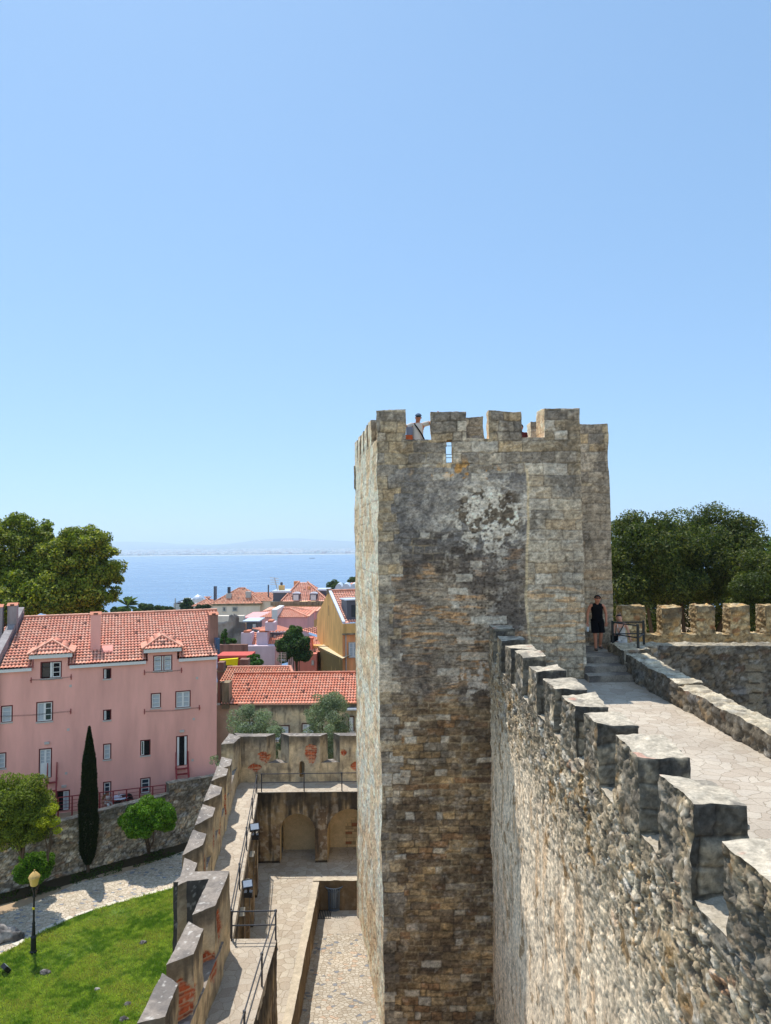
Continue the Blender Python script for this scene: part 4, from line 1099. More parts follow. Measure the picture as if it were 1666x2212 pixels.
tag(mesh_np('far_town', V.reshape(-1, 3), F, mat_attr('far_town_walls', .9, .01, 0), None, np.repeat(cc, 8, 0)), 'hazy town spread along the far shore of the river', 'town', kind='stuff')
# a tiny boat far out on the water
bo = P(1240/1.6 + 6, 1216, z=SEA); bo = Vector((bo.x * .9, bo.y * .9, SEA))
boat = thing('ferry', 'tiny dark boat far out on the blue river near the tower edge', 'boat', P(674, 1206.5, z=SEA))
o = boat.location
MB().prism([(o.x - 22, o.y - 6), (o.x + 18, o.y - 6), (o.x + 28, o.y), (o.x + 18, o.y + 6), (o.x - 22, o.y + 6)], SEA, SEA + 5).build('hull', mat_plain('dark_hull', L(60,66,78)), boat)
MB().box(o.x - 14, o.x + 8, o.y - 4, o.y + 4, SEA + 5, SEA + 10).build('cabin', mat_plain('boat_white', L(220,224,228)), boat)

# air
mb = MB(); mb.box(-14000, 14000, -200, 25000, SEA - 8, 520)
m = bpy.data.materials.new('haze_air'); m.use_nodes = True; t = m.node_tree; t.nodes.clear()
pv = nd(t, 'ShaderNodeVolumePrincipled'); pv.inputs['Color'].default_value = (.78, .90, 1.0, 1); pv.inputs['Density'].default_value = 9.5e-5; pv.inputs['Anisotropy'].default_value = .35
ou = nd(t, 'ShaderNodeOutputMaterial'); t.links.new(pv.outputs[0], ou.inputs['Volume'])
hz = tag(mb.build('haze', m), kind='stuff')
# ================================================================== HOUSES
def mat_wall(name, c, var=.10, streak=.25, scale=.5):
    """painted render with faint vertical weather streaks"""
    m, t, b = newmat(name, .9)
    tc = nd(t, 'ShaderNodeTexCoord'); mp = nd(t, 'ShaderNodeMapping'); mp.inputs['Scale'].default_value = (2.5, 2.5, .5)
    t.links.new(tc.outputs['Object'], mp.inputs[0])
    n = nd(t, 'ShaderNodeTexNoise'); n.inputs['Scale'].default_value = scale; n.inputs['Detail'].default_value = 7; n.inputs['Roughness'].default_value = .6
    t.links.new(mp.outputs[0], n.inputs['Vector'])
    mr = nd(t, 'ShaderNodeMapRange'); mr.inputs['From Min'].default_value = .35; mr.inputs['From Max'].default_value = .68; mr.inputs['To Min'].default_value = 1 + var; mr.inputs['To Max'].default_value = 1 - var - streak * .5
    t.links.new(n.outputs[0], mr.inputs[0])
    mu = nd(t, 'ShaderNodeVectorMath', operation='SCALE'); mu.inputs[0].default_value = c[:3]
    t.links.new(mr.outputs[0], mu.inputs['Scale']); t.links.new(mu.outputs[0], b.inputs['Base Color'])
    nb = nd(t, 'ShaderNodeTexNoise'); nb.inputs['Scale'].default_value = 12; nb.inputs['Detail'].default_value = 4
    t.links.new(tc.outputs['Object'], nb.inputs['Vector'])
    bp = nd(t, 'ShaderNodeBump'); bp.inputs['Strength'].default_value = .25; bp.inputs['Distance'].default_value = .02
    t.links.new(nb.outputs[0], bp.inputs['Height']); t.links.new(bp.outputs[0], b.inputs['Normal'])
    return m
M['pink'] = mat_wall('pink_render', L(232,171,156), .06, .22, .35)
M['white'] = mat_plain('white_paint', L(214,214,210), .6, 0, .3, .05)
M['darkred'] = mat_plain('oxblood_paint', L(92,28,30), .6, 0, .3, .1)
M['redmetal'] = mat_plain('red_painted_metal', L(140,48,48), .5, 0, .4, .1)
M['void'] = mat_plain('dark_room', L(14,14,18), .9)
M['curtain'] = mat_plain('white_curtain', L(176,182,186), .9, 0, .2, .12, 14)
M['glassw'] = mat_plain('window_glass', L(44,58,68), .08, 0, .8, .3, 3)
M['sill'] = mat_plain('stone_sill', L(186,180,172), .8)
M['tile'] = mat_attr('clay_tiles', .55, 9, .15, .01, .12, .3)
M['slate'] = mat_plain('slate_cladding', L(84,88,98), .6, .1, .4, .12, 4)
M['zinc'] = mat_plain('zinc_sheet', L(196,204,214), .4, .3, .5, .08, 3)
M['grime'] = mat_wall('grimy_render', L(142,128,104), .25, .7, .9)

def tile_roof(name, A, B, C_, D_, parent, pitch=.225, course=.40, cols=8, pal='light', seed=0, hgt=.05, step=.055, off=0., cut=()):
    """barrel tiles: A,B along the eave (left to right seen from outside), C_,D_ ridge right/left"""
    A, B, C_, D_ = [np.array(tuple(q), float) for q in (A, B, C_, D_)]
    es = (B - A) / np.linalg.norm(B - A)
    up = (C_ + D_) / 2 - A; up = up - es * (up @ es); T = np.linalg.norm(up); up /= T
    n = np.cross(es, up)
    if n[2] < 0: n = -n
    poly = [((q - A) @ es, (q - A) @ up) for q in (A, B, C_, D_)]
    s0 = min(p[0] for p in poly); s1 = max(p[0] for p in poly)
    nc = max(1, int((s1 - s0) / pitch)); nr = max(1, int(T / course)); pt = (s1 - s0) / nc; ct = T / nr
    pt = pitch
    s = np.arange(0, nc * cols + cols + 1) * pt / cols + s0
    t = np.sort(np.concatenate([np.arange(nr) * ct + .001, (np.arange(nr) + .80) * ct, (np.arange(nr) + 1) * ct]))
    S, Tt = np.meshgrid(s, t)
    ph = ((S - s0 + off) / pt) % 1.0
    prof = np.where(ph < .62, np.sin(np.clip(ph / .62, 0, 1) * math.pi), -.45 * np.sin((ph - .62) / .38 * math.pi))
    k = np.floor(np.clip((Tt - 1e-4) / ct, 0, nr - 1)).astype(int); fr = Tt / ct - k
    rg_ = np.random.RandomState(seed)
    ci = ((S - s0 + off) / pt + 500).astype(int)
    jit = hsh(ci, k, ci * 0, seed)
    H = prof * hgt + step * (1 - fr) + .012 * (jit - .5)
    V = A[None] + S.ravel()[:, None] * es + Tt.ravel()[:, None] * up + H.ravel()[:, None] * n
    pals = {'light': [(240,172,142),(230,152,120),(244,186,156),(216,134,106),(188,112,90)],
            'orange': [(240,158,124),(230,142,108),(244,178,146),(210,124,94),(166,102,80)],
            'old': [(204,140,108),(178,116,88),(216,160,126),(148,98,76),(218,172,140)]}
    C = pick(jit.ravel(), pals[pal], [4, 4, 3, 2, .8])
    w = ph.ravel()
    f = n2(S.ravel() + seed * 3, Tt.ravel(), 1.1, 3, 5)
    C = mixc(C, lin(np.array(pals[pal][0]) * .96)[None] * np.ones_like(C), np.full(len(C), .35))
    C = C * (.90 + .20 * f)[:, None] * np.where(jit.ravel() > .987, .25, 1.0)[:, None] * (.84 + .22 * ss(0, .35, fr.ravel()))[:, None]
    C = C * np.where(w > .62, .66, 1.5)[:, None]      # channel tiles darker, cover tiles lighter
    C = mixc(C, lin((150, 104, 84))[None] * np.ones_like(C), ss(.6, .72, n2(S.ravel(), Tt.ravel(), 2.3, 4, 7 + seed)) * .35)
    C = C * np.where((fr.ravel() > .95) | (fr.ravel() < .01) & (w > .62), .30, 1.0)[:, None]      # shade under each overlap painted into the colour, with grime
    C = C * lin((250, 244, 246))[None] * 1.24; C = C / np.maximum(1, C.max(1) / .86)[:, None]
    nu = len(s); nv = len(t); i = np.arange(nv - 1)[:, None] * nu + np.arange(nu - 1)[None]
    F = np.stack([i, i + 1, i + nu + 1, i + nu], -1).reshape(-1, 4)
    sc = S.ravel()[F].mean(1); tc_ = Tt.ravel()[F].mean(1)
    keep = inpoly(sc, tc_, [(p[0] + 1e-6, p[1]) for p in poly])
    for (c0, c1, t1) in cut: keep &= ~((sc > c0) & (sc < c1) & (tc_ < t1))
    F = F[keep]
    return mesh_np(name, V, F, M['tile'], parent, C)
def ridge(a, b, parent, r=.10, name='ridge_tiles', seg=.4, pal=(206,140,112)):
    a = Vector(a); b = Vector(b); n = max(1, int((b - a).length / seg)); mb = MB()
    rr = random.Random(int(abs(a.x) * 10)); c = lin(pal)
    for k in range(n):
        p = a.lerp(b, k / n); q_ = a.lerp(b, (k + 1.08) / n); g = rr.uniform(.75, 1.15)
        mb.tube([p, q_], [r * .9, r * 1.05], 8, c=tuple(c * g))
    return mb.build(name, M['tile'], parent)

def window(parent, O, u, n, x0, x1, z0, z1, kind='two', surround='darkred', depth=.10, sill=True, mats=None):
    """O plan origin, u along wall, n outward; builds a window part with its panes, casements and sill"""
    O = Vector((O[0], O[1], 0)); u = Vector(u); n = Vector(n); Z = Vector((0, 0, 1))
    def bx(a0, a1, c0, c1, d0, d1, mb=None):
        mb = mb or MB(); return mb.obox(O + u * a0 + n * d0 + Z * c0, u * (a1 - a0), n * (d1 - d0), Z * (c1 - c0))
    s = .07
    fr = MB()
    for a0, a1, c0, c1 in ((x0 - s, x0, z0, z1 + s), (x1, x1 + s, z0, z1 + s), (x0, x1, z1, z1 + s)):
        bx(a0, a1, c0, c1, -depth, .012, fr)
    if kind != 'door': bx(x0, x1, z0 - .03, z0, -depth, .012, fr)
    w = fr.build('window' if not kind.startswith('door') else 'door', M[surround] if surround else M['white'], parent)
    def pane(a0, a1, c0, c1, mat):
        MB().add([O + u*a0 + n*(-depth+.02) + Z*c0, O + u*a1 + n*(-depth+.02) + Z*c0, O + u*a1 + n*(-depth+.02) + Z*c1, O + u*a0 + n*(-depth+.02) + Z*c1], [(0, 1, 2, 3)]).build('pane', M[mat], w)
    def casement(a0, a1, c0, c1, bars=2, f=.065):
        mb = MB(); d0, d1 = -depth + .03, -depth + .075
        bx(a0, a0 + f, c0, c1, d0, d1, mb); bx(a1 - f, a1, c0, c1, d0, d1, mb); bx(a0 + f, a1 - f, c0, c0 + f, d0, d1, mb); bx(a0 + f, a1 - f, c1 - f, c1, d0, d1, mb)
        for k in range(bars):
            zc = c0 + (c1 - c0) * (k + 1) / (bars + 1); bx(a0 + f, a1 - f, zc - .018, zc + .018, d0, d1 - .012, mb)
        mb.build('casement', M['white'], w)
    xm = (x0 + x1) / 2
    if kind == 'two': pane(x0, x1, z0, z1, 'curtain'); casement(x0, xm, z0, z1); casement(xm, x1, z0, z1)
    elif kind == 'mixed': pane(x0, xm, z0, z1, 'curtain'); pane(xm, x1, z0, z1, 'glassw'); casement(x0, xm, z0, z1, 0); casement(xm, x1, z0, z1)
    elif kind == 'one': pane(x0, x1, z0, z1, 'curtain'); casement(x0, x1, z0, z1, 2)
    elif kind == 'onedark': pane(x0, x1, z0, z1, 'glassw'); casement(x0, x1, z0, z1, 2)
    elif kind == 'halfopen':
        pane(x0, x1, z0, z1, 'void'); casement(xm + .08, x1, z0, z1); bx(xm - .06, xm + .06, z0, z1, -depth + .02, -.01).build('mullion', M['white'], w)
        bx(x0 + .05, xm - .1, z0 + .05, z1, -depth + .021, -depth + .03).build('curtain', mat_plain('dim_curtain', L(84,76,70), .9), w)
    elif kind == 'pair':
        bx(xm - .10, xm + .10, z0, z1, -depth, .010).build('mullion', M['darkred'], w)
        bx(xm - .035, xm + .035, z0, z1, .010, .016).build('mullion_strip', M['white'], w)
        for a, b_ in ((x0, xm - .10), (xm + .10, x1)): pane(a, b_, z0, z1, 'curtain'); casement(a, b_, z0, z1, 2)
    elif kind in ('open', 'openlow'):
        pane(x0, x1, z0, z1, 'void')
        k = (x1 - x0) * .34; mb = MB()
        for c0, c1 in ((z0, z0 + .05), (z1 - .05, z1)): bx(x0, x0 + k, c0, c1, -.05, -.01, mb)
        for a in (x0, x0 + k - .05): bx(a, a + .05, z0 + .05, z1 - .05, -.05, -.01, mb)
        mb.build('casement', M['white'], w)
        bx(x0 + .05, x0 + k - .05, z0 + .05, z1 - .05, -.04, -.03).build('pane', M['glassw'], w)
    elif kind == 'dooropen':
        pane(x0, x1, z0, z1, 'void'); k = (x1 - x0) * .22
        bx(x0, x0 + k, z0, z1, -.06, .0).build('leaf', M['white'], w); bx(x1 - k, x1, z0, z1, -.06, .0).build('leaf', M['white'], w)
    elif kind == 'doorwhite':
        pane(x0, x1, z0, z1, 'curtain'); casement(x0, xm, z0 + .9, z1, 3); casement(xm, x1, z0 + .9, z1, 3)
        bx(x0, x1, z0, z0 + .9, -depth + .03, -depth + .08).build('lower_panel', M['white'], w)
    elif kind == 'doorcurtain':
        pane(x0, xm, z0, z1, 'void'); pane(xm, x1, z0, z1, 'curtain'); casement(xm, x1, z0, z1, 1)
    elif kind == 'blind': pane(x0, x1, z0, z1, 'curtain'); casement(x0, xm, z0, z1, 3); casement(xm, x1, z0, z1, 3)
    if sill and not kind.startswith('door'): bx(x0 - s - .02, x1 + s + .02, z0 - .12, z0 - .03, -depth, .05).build('sill', M['sill'], w)
    return w

def wall_holes(parent, name, O, u, n, x0, x1, z0, z1, holes, mat, depth=.10):
    O = Vector((O[0], O[1], 0)); u = Vector(u); n = Vector(n); Z = Vector((0, 0, 1))
    xs = sorted({x0, x1} | {h[0] for h in holes} | {h[1] for h in holes}); zs = sorted({z0, z1} | {h[2] for h in holes} | {h[3] for h in holes})
    xs = [x for x in xs if x0 <= x <= x1]; zs = [z for z in zs if z0 <= z <= z1]
    mb = MB(); p = lambda a, c, d=0: O + u * a + n * d + Z * c
    for i in range(len(xs) - 1):
        for j in range(len(zs) - 1):
            cx, cz = (xs[i] + xs[i+1]) / 2, (zs[j] + zs[j+1]) / 2
            if any(h[0] < cx < h[1] and h[2] < cz < h[3] for h in holes): continue
            mb.add([p(xs[i], zs[j]), p(xs[i+1], zs[j]), p(xs[i+1], zs[j+1]), p(xs[i], zs[j+1])], [(0, 1, 2, 3)])
    for h in holes:
        q = [(h[0], h[2]), (h[1], h[2]), (h[1], h[3]), (h[0], h[3])]
        for k in range(4):
            a, b = q[k], q[(k+1) % 4]
            mb.add([p(*a), p(*b), p(b[0], b[1], -depth), p(a[0], a[1], -depth)], [(0, 1, 2, 3)])
    return mb.build(name, mat, parent)

# ---- the big pink house -------------------------------------------------
FO = (-25.4, 47.1); FE = (-12.25, 51.98)
FL = math.hypot(FE[0] - FO[0], FE[1] - FO[1]); fu = Vector(((FE[0] - FO[0]) / FL, (FE[1] - FO[1]) / FL, 0)); fn = Vector((fu.y, -fu.x, 0))
bc = lambda a, b: (a * .29295, 1274.4 + b * .29295)
def fpt(a, b):
    p = PV(*bc(a, b), FO, (fu.x, fu.y)); return (Vector((p.x - FO[0], p.y - FO[1], 0)).dot(fu), p.z)
EAVE = fpt(1400, 503)[1] - .02
pink = thing('pink_house', 'large four storey pink house with dark red window frames and a long clay tiled roof', 'house', (-18.6, 50, GZ))
wins = [((298, 527, 456, 650), 'halfopen'), ((1130, 480, 1271, 595), 'pair'), ((760, 578, 821, 655), 'open'), ((760, 882, 821, 960), 'open'),
        ((760, 1133, 821, 1250), 'one'), ((760, 1413, 821, 1525), 'onedark'), ((1112, 760, 1188, 870), 'one'), ((1293, 743, 1406, 867), 'two'),
        ((7, 852, 94, 975), 'one'), ((267, 823, 392, 970), 'mixed'), ((-35, 1200, 47, 1317), 'one'), ((1034, 1105, 1110, 1220), 'open'), ((1034, 1385, 1110, 1500), 'onedark'),
        ((1298, 1075, 1384, 1292), 'dooropen'), ((286, 1168, 383, 1385), 'doorwhite'), ((418, 1478, 515, 1625), 'doorcurtain')]
holes = []; wl = []
for (a0, b0, a1, b1), k in wins:
    x0, zt = fpt(a0, (b0 + b1) / 2)[0], fpt((a0 + a1) / 2, b0)[1]; x1, zb = fpt(a1, (b0 + b1) / 2)[0], fpt((a0 + a1) / 2, b1)[1]
    h = (x0 + .07, x1 - .07, zb + (.03 if 'door' not in k else 0), zt - .07); holes.append(h); wl.append((h, k))
D1 = (fpt(250, 560)[0], fpt(500, 560)[0], fpt(375, 496)[1]); D2 = (fpt(1090, 500)[0], fpt(1306, 500)[0], fpt(1200, 452)[1])
# facade below the eave, plus the two dormer fronts
def split_holes(zlo, zhi, xa, xb):
    out = []
    for h in holes:
        a, b, c, d = max(h[0], xa), min(h[1], xb), max(h[2], zlo), min(h[3], zhi)
        if b > a + .01 and d > c + .01: out.append((a, b, c, d))
    return out
wall_holes(pink, 'facade', FO, fu, fn, -4.0, FL, GZ, EAVE, split_holes(GZ, EAVE, -4, FL), M['pink'])
for k, (xa, xb, zt) in enumerate((D1, D2)):
    wall_holes(pink, 'dormer_front', FO, fu, fn, xa, xb, EAVE, zt, split_holes(EAVE, zt, xa, xb), M['pink'])
for h, k in wl: window(pink, FO, fu, fn, *h, kind=k)
G = lambda s, d, z: Vector((FO[0], FO[1], 0)) + fu * s - fn * d + Vector((0, 0, z))     # along, depth behind the facade, height
DP, ZR = 7.0, -5.36
gab = MB()
for s in (FL, -4.0):
    gab.add([G(s, 0, GZ), G(s, 2 * DP, GZ), G(s, 2 * DP, EAVE), G(s, DP, ZR - .06), G(s, 0, EAVE)], [(0, 1, 2, 3, 4) if s > 0 else (4, 3, 2, 1, 0)])
gab.add([G(-4, 2*DP, GZ), G(FL, 2*DP, GZ), G(FL, 2*DP, EAVE), G(-4, 2*DP, EAVE)], [(3, 2, 1, 0)])
gab.build('side_walls', M['pink'], pink)
# main roof slope
rise = (ZR - EAVE) / (DP + .3)
sR = FL + .02; sL = fpt(30, 580)[0] - .3
sRL = 0
_o = (FO[0] - fn.x * DP, FO[1] - fn.y * DP)
_p = PV(52.7, 1335.3, _o, (fu.x, fu.y)); sRL = (Vector((_p.x - _o[0], _p.y - _o[1], 0))).dot(fu)
_p = PV(466.5, 1320.4, _o, (fu.x, fu.y)); sRR = (Vector((_p.x - _o[0], _p.y - _o[1], 0))).dot(fu)
def sl_(d): return sL + (sRL - sL) * max(0, d) / DP
def sr_(d): return sR + (sRR - sR) * max(0, d) / DP
def rs_(s0, s1, d0, d1, **k):
    zz = lambda d: EAVE + .10 + rise * (d + .3)
    a0 = sl_(d0) if s0 == sL else s0; a1 = sl_(d1) if s0 == sL else s0; b0 = sr_(d0) if s1 == sR else s1; b1 = sr_(d1) if s1 == sR else s1
    return tile_roof('roof', G(a0, d0, zz(d0)), G(b0, d0, zz(d0)), G(b1, d1, zz(d1)), G(a1, d1, zz(d1)), pink, off=a0 + 50, **k)
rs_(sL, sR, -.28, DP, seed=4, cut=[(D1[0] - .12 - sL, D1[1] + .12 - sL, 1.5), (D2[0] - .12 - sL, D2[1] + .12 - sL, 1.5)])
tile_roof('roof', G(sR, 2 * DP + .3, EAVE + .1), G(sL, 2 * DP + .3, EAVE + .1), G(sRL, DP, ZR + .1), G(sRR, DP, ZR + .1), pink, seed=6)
ridge(G(sRL - .1, DP, ZR + .16), G(sRR + .05, DP, ZR + .16), pink, .13)
mb = MB()
for a, b in ((sL, D1[0] - .12), (D1[1] + .12, D2[0] - .12), (D2[1] + .12, sR)):
    mb2 = MB().obox(G(a, .0, EAVE - .16), fu * (b - a), fn * .20, Vector((0, 0, .20)))
    mb2.build('cornice', M['white'], pink)
for (xa, xb, zt), seed in ((D1, 21), (D2, 22)):
    w = xb - xa
    MB().obox(G(xa - .28, 0, zt - .02), fu * (w + .56), fn * .30, Vector((0, 0, .24))).build('cornice', M['white'], pink)
    chk = MB()
    for s in (xa, xb): chk.add([G(s, 0, EAVE), G(s, 2.6, EAVE + 1.6), G(s, 2.6, zt + .1), G(s, 0, zt)], [(0, 1, 2, 3)])
    chk.build('dormer_cheek', M['slate'], pink)
    zb = zt + .24; ap = .72; e = .40
    cL, cR = xa - e, xb + e; mid = (xa + xb) / 2; dd = 1.9
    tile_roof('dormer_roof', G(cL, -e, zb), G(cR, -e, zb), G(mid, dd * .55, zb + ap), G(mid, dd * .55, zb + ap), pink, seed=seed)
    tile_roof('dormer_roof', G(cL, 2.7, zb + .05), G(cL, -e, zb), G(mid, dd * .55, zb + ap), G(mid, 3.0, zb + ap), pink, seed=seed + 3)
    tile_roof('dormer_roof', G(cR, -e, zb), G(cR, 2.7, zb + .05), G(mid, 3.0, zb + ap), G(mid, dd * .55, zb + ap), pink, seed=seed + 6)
    for q in (cL, cR): ridge(G(q, -e, zb + .04), G(mid, dd * .55, zb + ap + .06), pink, .085, 'dormer_hip')
def chimney(parent, s, d, z0, z1, w, dp, mat, cap='tile', name='chimney'):
    c = MB().obox(G(s - w/2, d - dp/2, z0), fu * w, -fn * dp, Vector((0, 0, z1 - z0))).build(name, M[mat], parent)
    if cap == 'tile':
        a = G(s - w/2 - .05, d, z1 + .16); b = G(s + w/2 + .05, d, z1 + .16)
        k = MB()
        for sg in (-1, 1): k.add([a, b, b - fn * sg * (dp/2 + .06) - Vector((0,0,.18)), a - fn * sg * (dp/2 + .06) - Vector((0,0,.18))], [(0, 1, 2, 3)])
        k.build('cap', mat_plain('clay_cap', L(196,126,98), .8), c)
        MB().obox(G(s - w*.22, d - dp/2 - .004, z1 - .06), fu * w * .44, -fn * .02, Vector((0,0,.14))).build('flue_hole', M['void'], c)
    return c
sc_ = fpt(681, 440)[0]
chimney(pink, sc_ + .15, 1.9, EAVE + .6, fpt(681, 222)[1] + .25, .66, .6, 'pink')
M['stainpink'] = mat_wall('stained_pink_render', L(150,112,98), .2, .6, .8)
chimney(pink, FL - .05, 1.9, EAVE + .3, -5.05, .62, 1.0, 'stainpink')
MB().obox(G(FL - .02, .55, EAVE + .1), fu * .30, -fn * 1.0, Vector((0, 0, 1.1))).build('roof_flashing', mat_plain('blue_grey_lead', L(70,92,120), .5, .2), pink)
# skylight
s0, s1 = fpt(725, 450)[0] + .2, fpt(820, 450)[0] + .1
za = EAVE + .22 + rise * (1.0 + .3); zb = EAVE + .22 + rise * (1.9 + .3)
MB().add([G(s0, 1.0, za), G(s1, 1.0, za), G(s1, 1.9, zb), G(s0, 1.9, zb), G(s0, 1.0, za - .2), G(s1, 1.0, za - .2), G(s1, 1.9, zb - .2), G(s0, 1.9, zb - .2)], [(0,1,2,3),(0,4,5,1),(1,5,6,2),(3,2,6,7),(0,3,7,4)]).build('skylight', mat_plain('pink_skylight_cover', L(206,126,112), .6), pink)
# gutter rail along the lower roof
for a, b in ((sL, D1[0] - .3), (D1[1] + .3, D2[0] - .3), (D2[1] + .3, sR)):
    mb = MB()
    for hh in (.30, .52): mb.tube([G(a, .5, EAVE + .3 + hh), G(b, .5, EAVE + .3 + hh)], .008, 5)
    k = max(2, int((b - a) / 1.8))
    for j in range(k + 1): mb.tube([G(a + (b-a)*j/k, .5, EAVE + .3), G(a + (b-a)*j/k, .5, EAVE + .84)], .010, 5)
    mb.build('snow_guard', M['iron'], pink)

# little vents, wall lamps, clothes-line brackets
for a, b in ((520, 708), (503, 1030), (487, 1352), (1453, 650), (1429, 952), (1420, 1255)):
    s, z = fpt(a, b); MB().obox(G(s - .07, .0, z - .08), fu * .15, fn * .015, Vector((0, 0, .16))).build('air_vent', M['sill'], pink)
for a, b in ((1342, 1040), (347, 1127), (472, 1446)):
    s, z = fpt(a, b); MB().obox(G(s - .15, .0, z - .08), fu * .3, fn * .12, Vector((0, 0, .15))).build('wall_lamp', M['sill'], pink)
br = [((230, 665), (525, 642)), ((1065, 608), (1338, 592)), ((1065, 897), (1470, 868)), ((-60, 935), (522, 895))]
for p0, p1 in br:
    ends = []
    for q in (p0, p1):
        s, z = fpt(*q); ends.append((s, z))
        MB().obox(G(s - .025, 0, z - .18), fu * .05, fn * .04, Vector((0, 0, .36))).obox(G(s - .02, -.04, z + .02), fu * .04, fn * .42, Vector((0, 0, .04))).build('clothesline_bracket', M['redmetal'], pink)
    mb = MB()
    for o_ in (.15, .40): mb.tube([G(ends[0][0], -o_, ends[0][1] + .06), G((ends[0][0]+ends[1][0])/2, -o_, (ends[0][1]+ends[1][1])/2 - .02), G(ends[1][0], -o_, ends[1][1] + .06)], .008, 4)
    mb.build('clothesline', M['dark'], pink)
# red steps at the two raised doors
def redsteps(s0, s1, zt, zb_, lab):
    t = thing('metal_steps', lab, 'steps', G((s0 + s1) / 2, -.6, zb_))
    n = 5
    for k in range(n):
        z = zt - (zt - zb_) * (k + .6) / n
        MB().obox(G(s0, -.05 - .24 * k, z - .04), fu * (s1 - s0), fn * .26, Vector((0, 0, .04))).build('tread', M['redmetal'], t)
    for s in (s0 - .03, s1 + .03):
        MB().tube([G(s, -.05, zt + .95), G(s, -1.35, zb_ + .9)], .03, 6).tube([G(s, -.05, zt + .95), G(s, -.05, zt - .1)], .03, 6).tube([G(s, -1.35, zb_ + .9), G(s, -1.35, zb_)], .03, 6).tube([G(s, -.05, zt - .05), G(s, -1.35, zb_ + .1)], .05, 6).build('handrail', M['redmetal'], t)
dr = wl[13][0]; TERR = -17.65
redsteps(dr[0] - .05, dr[1] + .05, dr[2], dr[2] - 1.5, 'red metal steps below the open dark doorway, near the right end of the pink house')
dr2 = wl[14][0]
redsteps(dr2[0] + .5, dr2[1] + .35, dr2[2], TERR, 'red metal steps at the white glazed door, half hidden by the leafy shrub')
s_, z_ = dr[0] + .12, dr[2] - .93
for k, (so, c) in enumerate(((.12, L(230,120,170)), (1.02, L(222,226,234)))):
    t = tag(MB().obox(G(dr[0] + so - .02, -.62, z_), fu * .11, fn * .26, Vector((0, 0, .08))).obox(G(dr[0] + so + .13, -.60, z_), fu * .11, fn * .26, Vector((0, 0, .08))).build('clogs', mat_plain('clog_%s' % ('pink' if k == 0 else 'white'), c), None), ('pair of pink clogs left on a red step below the open door', 'pair of white clogs left on a red step below the open door')[k], 'clogs')
# terrace behind the garden wall
mb = MB(); mb.prism([(-27, 39.6), (-10.9, 52.3), (-12.2, 53), (-26, 47.9), (-32, 45)], GZ, TERR)
tag(mb.build('terrace_ground', M['earth']), kind='structure')
# red terrace railing
rr_ = thing('terrace_railing', 'dark red metal railing along the terrace of the pink house', 'railing', G(9, -.9, TERR))
def on_facade(a, b, d):
    o = (FO[0] + fn.x * d, FO[1] + fn.y * d); return PV(*bc(a, b), o, (fu.x, fu.y))
ra = on_facade(430, 1528, .85); rb = on_facade(1222, 1437, .85)
H_ = rb.z; ra.z = H_ + (-.02); nseg = 8
ra = Vector((ra.x, ra.y, H_))
for k in range(nseg + 1):
    p = ra.lerp(rb, k / nseg); MB().box(p.x - .035, p.x + .035, p.y - .035, p.y + .035, TERR, H_).build('post', M['redmetal'], rr_)
for z in (H_, H_ - .25, H_ - .48, H_ - .71, H_ - .94):
    MB().tube([(ra.x, ra.y, z), (rb.x, rb.y, z)], .035 if z == H_ else .014, 6).build('rail', M['redmetal'], rr_)
# ---- neighbour at the left: grey fire wall with chimneys
nb_ = thing('grey_fire_wall_house', 'grey rendered fire wall and chimney block of the next house, left of the tiled roof', 'house', G(-3, 4, GZ))
fw = MB()
sw = sL - .05
pr = [(-.3, EAVE - 2.0), (-.3, EAVE + .75), (DP - .9, ZR + .5), (DP + .3, ZR + .9), (DP + .3, GZ + 3), (-.3, GZ + 3)]
gx_ = lambda d: sw + (sRL - sL) * max(0, min(d, DP)) / DP
vs = [G(gx_(d), d, z) for d, z in pr] + [G(gx_(d) - .5, d, z) for d, z in pr]
fw.add(vs, [(0,1,2,3,4,5), (11,10,9,8,7,6)] + [(k, k + 6, (k + 1) % 6 + 6, (k + 1) % 6) for k in range(6)])
M['greyren'] = mat_wall('grey_render', L(150,142,140), .15, .4, .8)
fw.build('fire_wall', M['greyren'], nb_)
MB().add([G(sw + .01, -.1, EAVE + .25), G(gx_(DP) + .01, DP, ZR + .12), G(gx_(DP) + .01, DP, ZR + .5), G(sw + .01, -.1, EAVE + .62)], [(0, 1, 2, 3)]).build('lead_flashing', M['slate'], nb_)
chimney(nb_, gx_(5.0) - .28, 5.0, EAVE, -4.1, .6, .95, 'greyren'); chimney(nb_, gx_(5.0) - 1.3, 4.6, EAVE, -4.15, .9, .9, 'greyren')
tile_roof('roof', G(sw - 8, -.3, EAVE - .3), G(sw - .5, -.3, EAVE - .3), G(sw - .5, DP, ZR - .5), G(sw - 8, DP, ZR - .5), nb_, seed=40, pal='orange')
MB().obox(G(sw - 8, 0, GZ), fu * 7.5, -fn * 6, Vector((0, 0, EAVE - .3 - GZ))).build('walls', M['pink'], nb_)

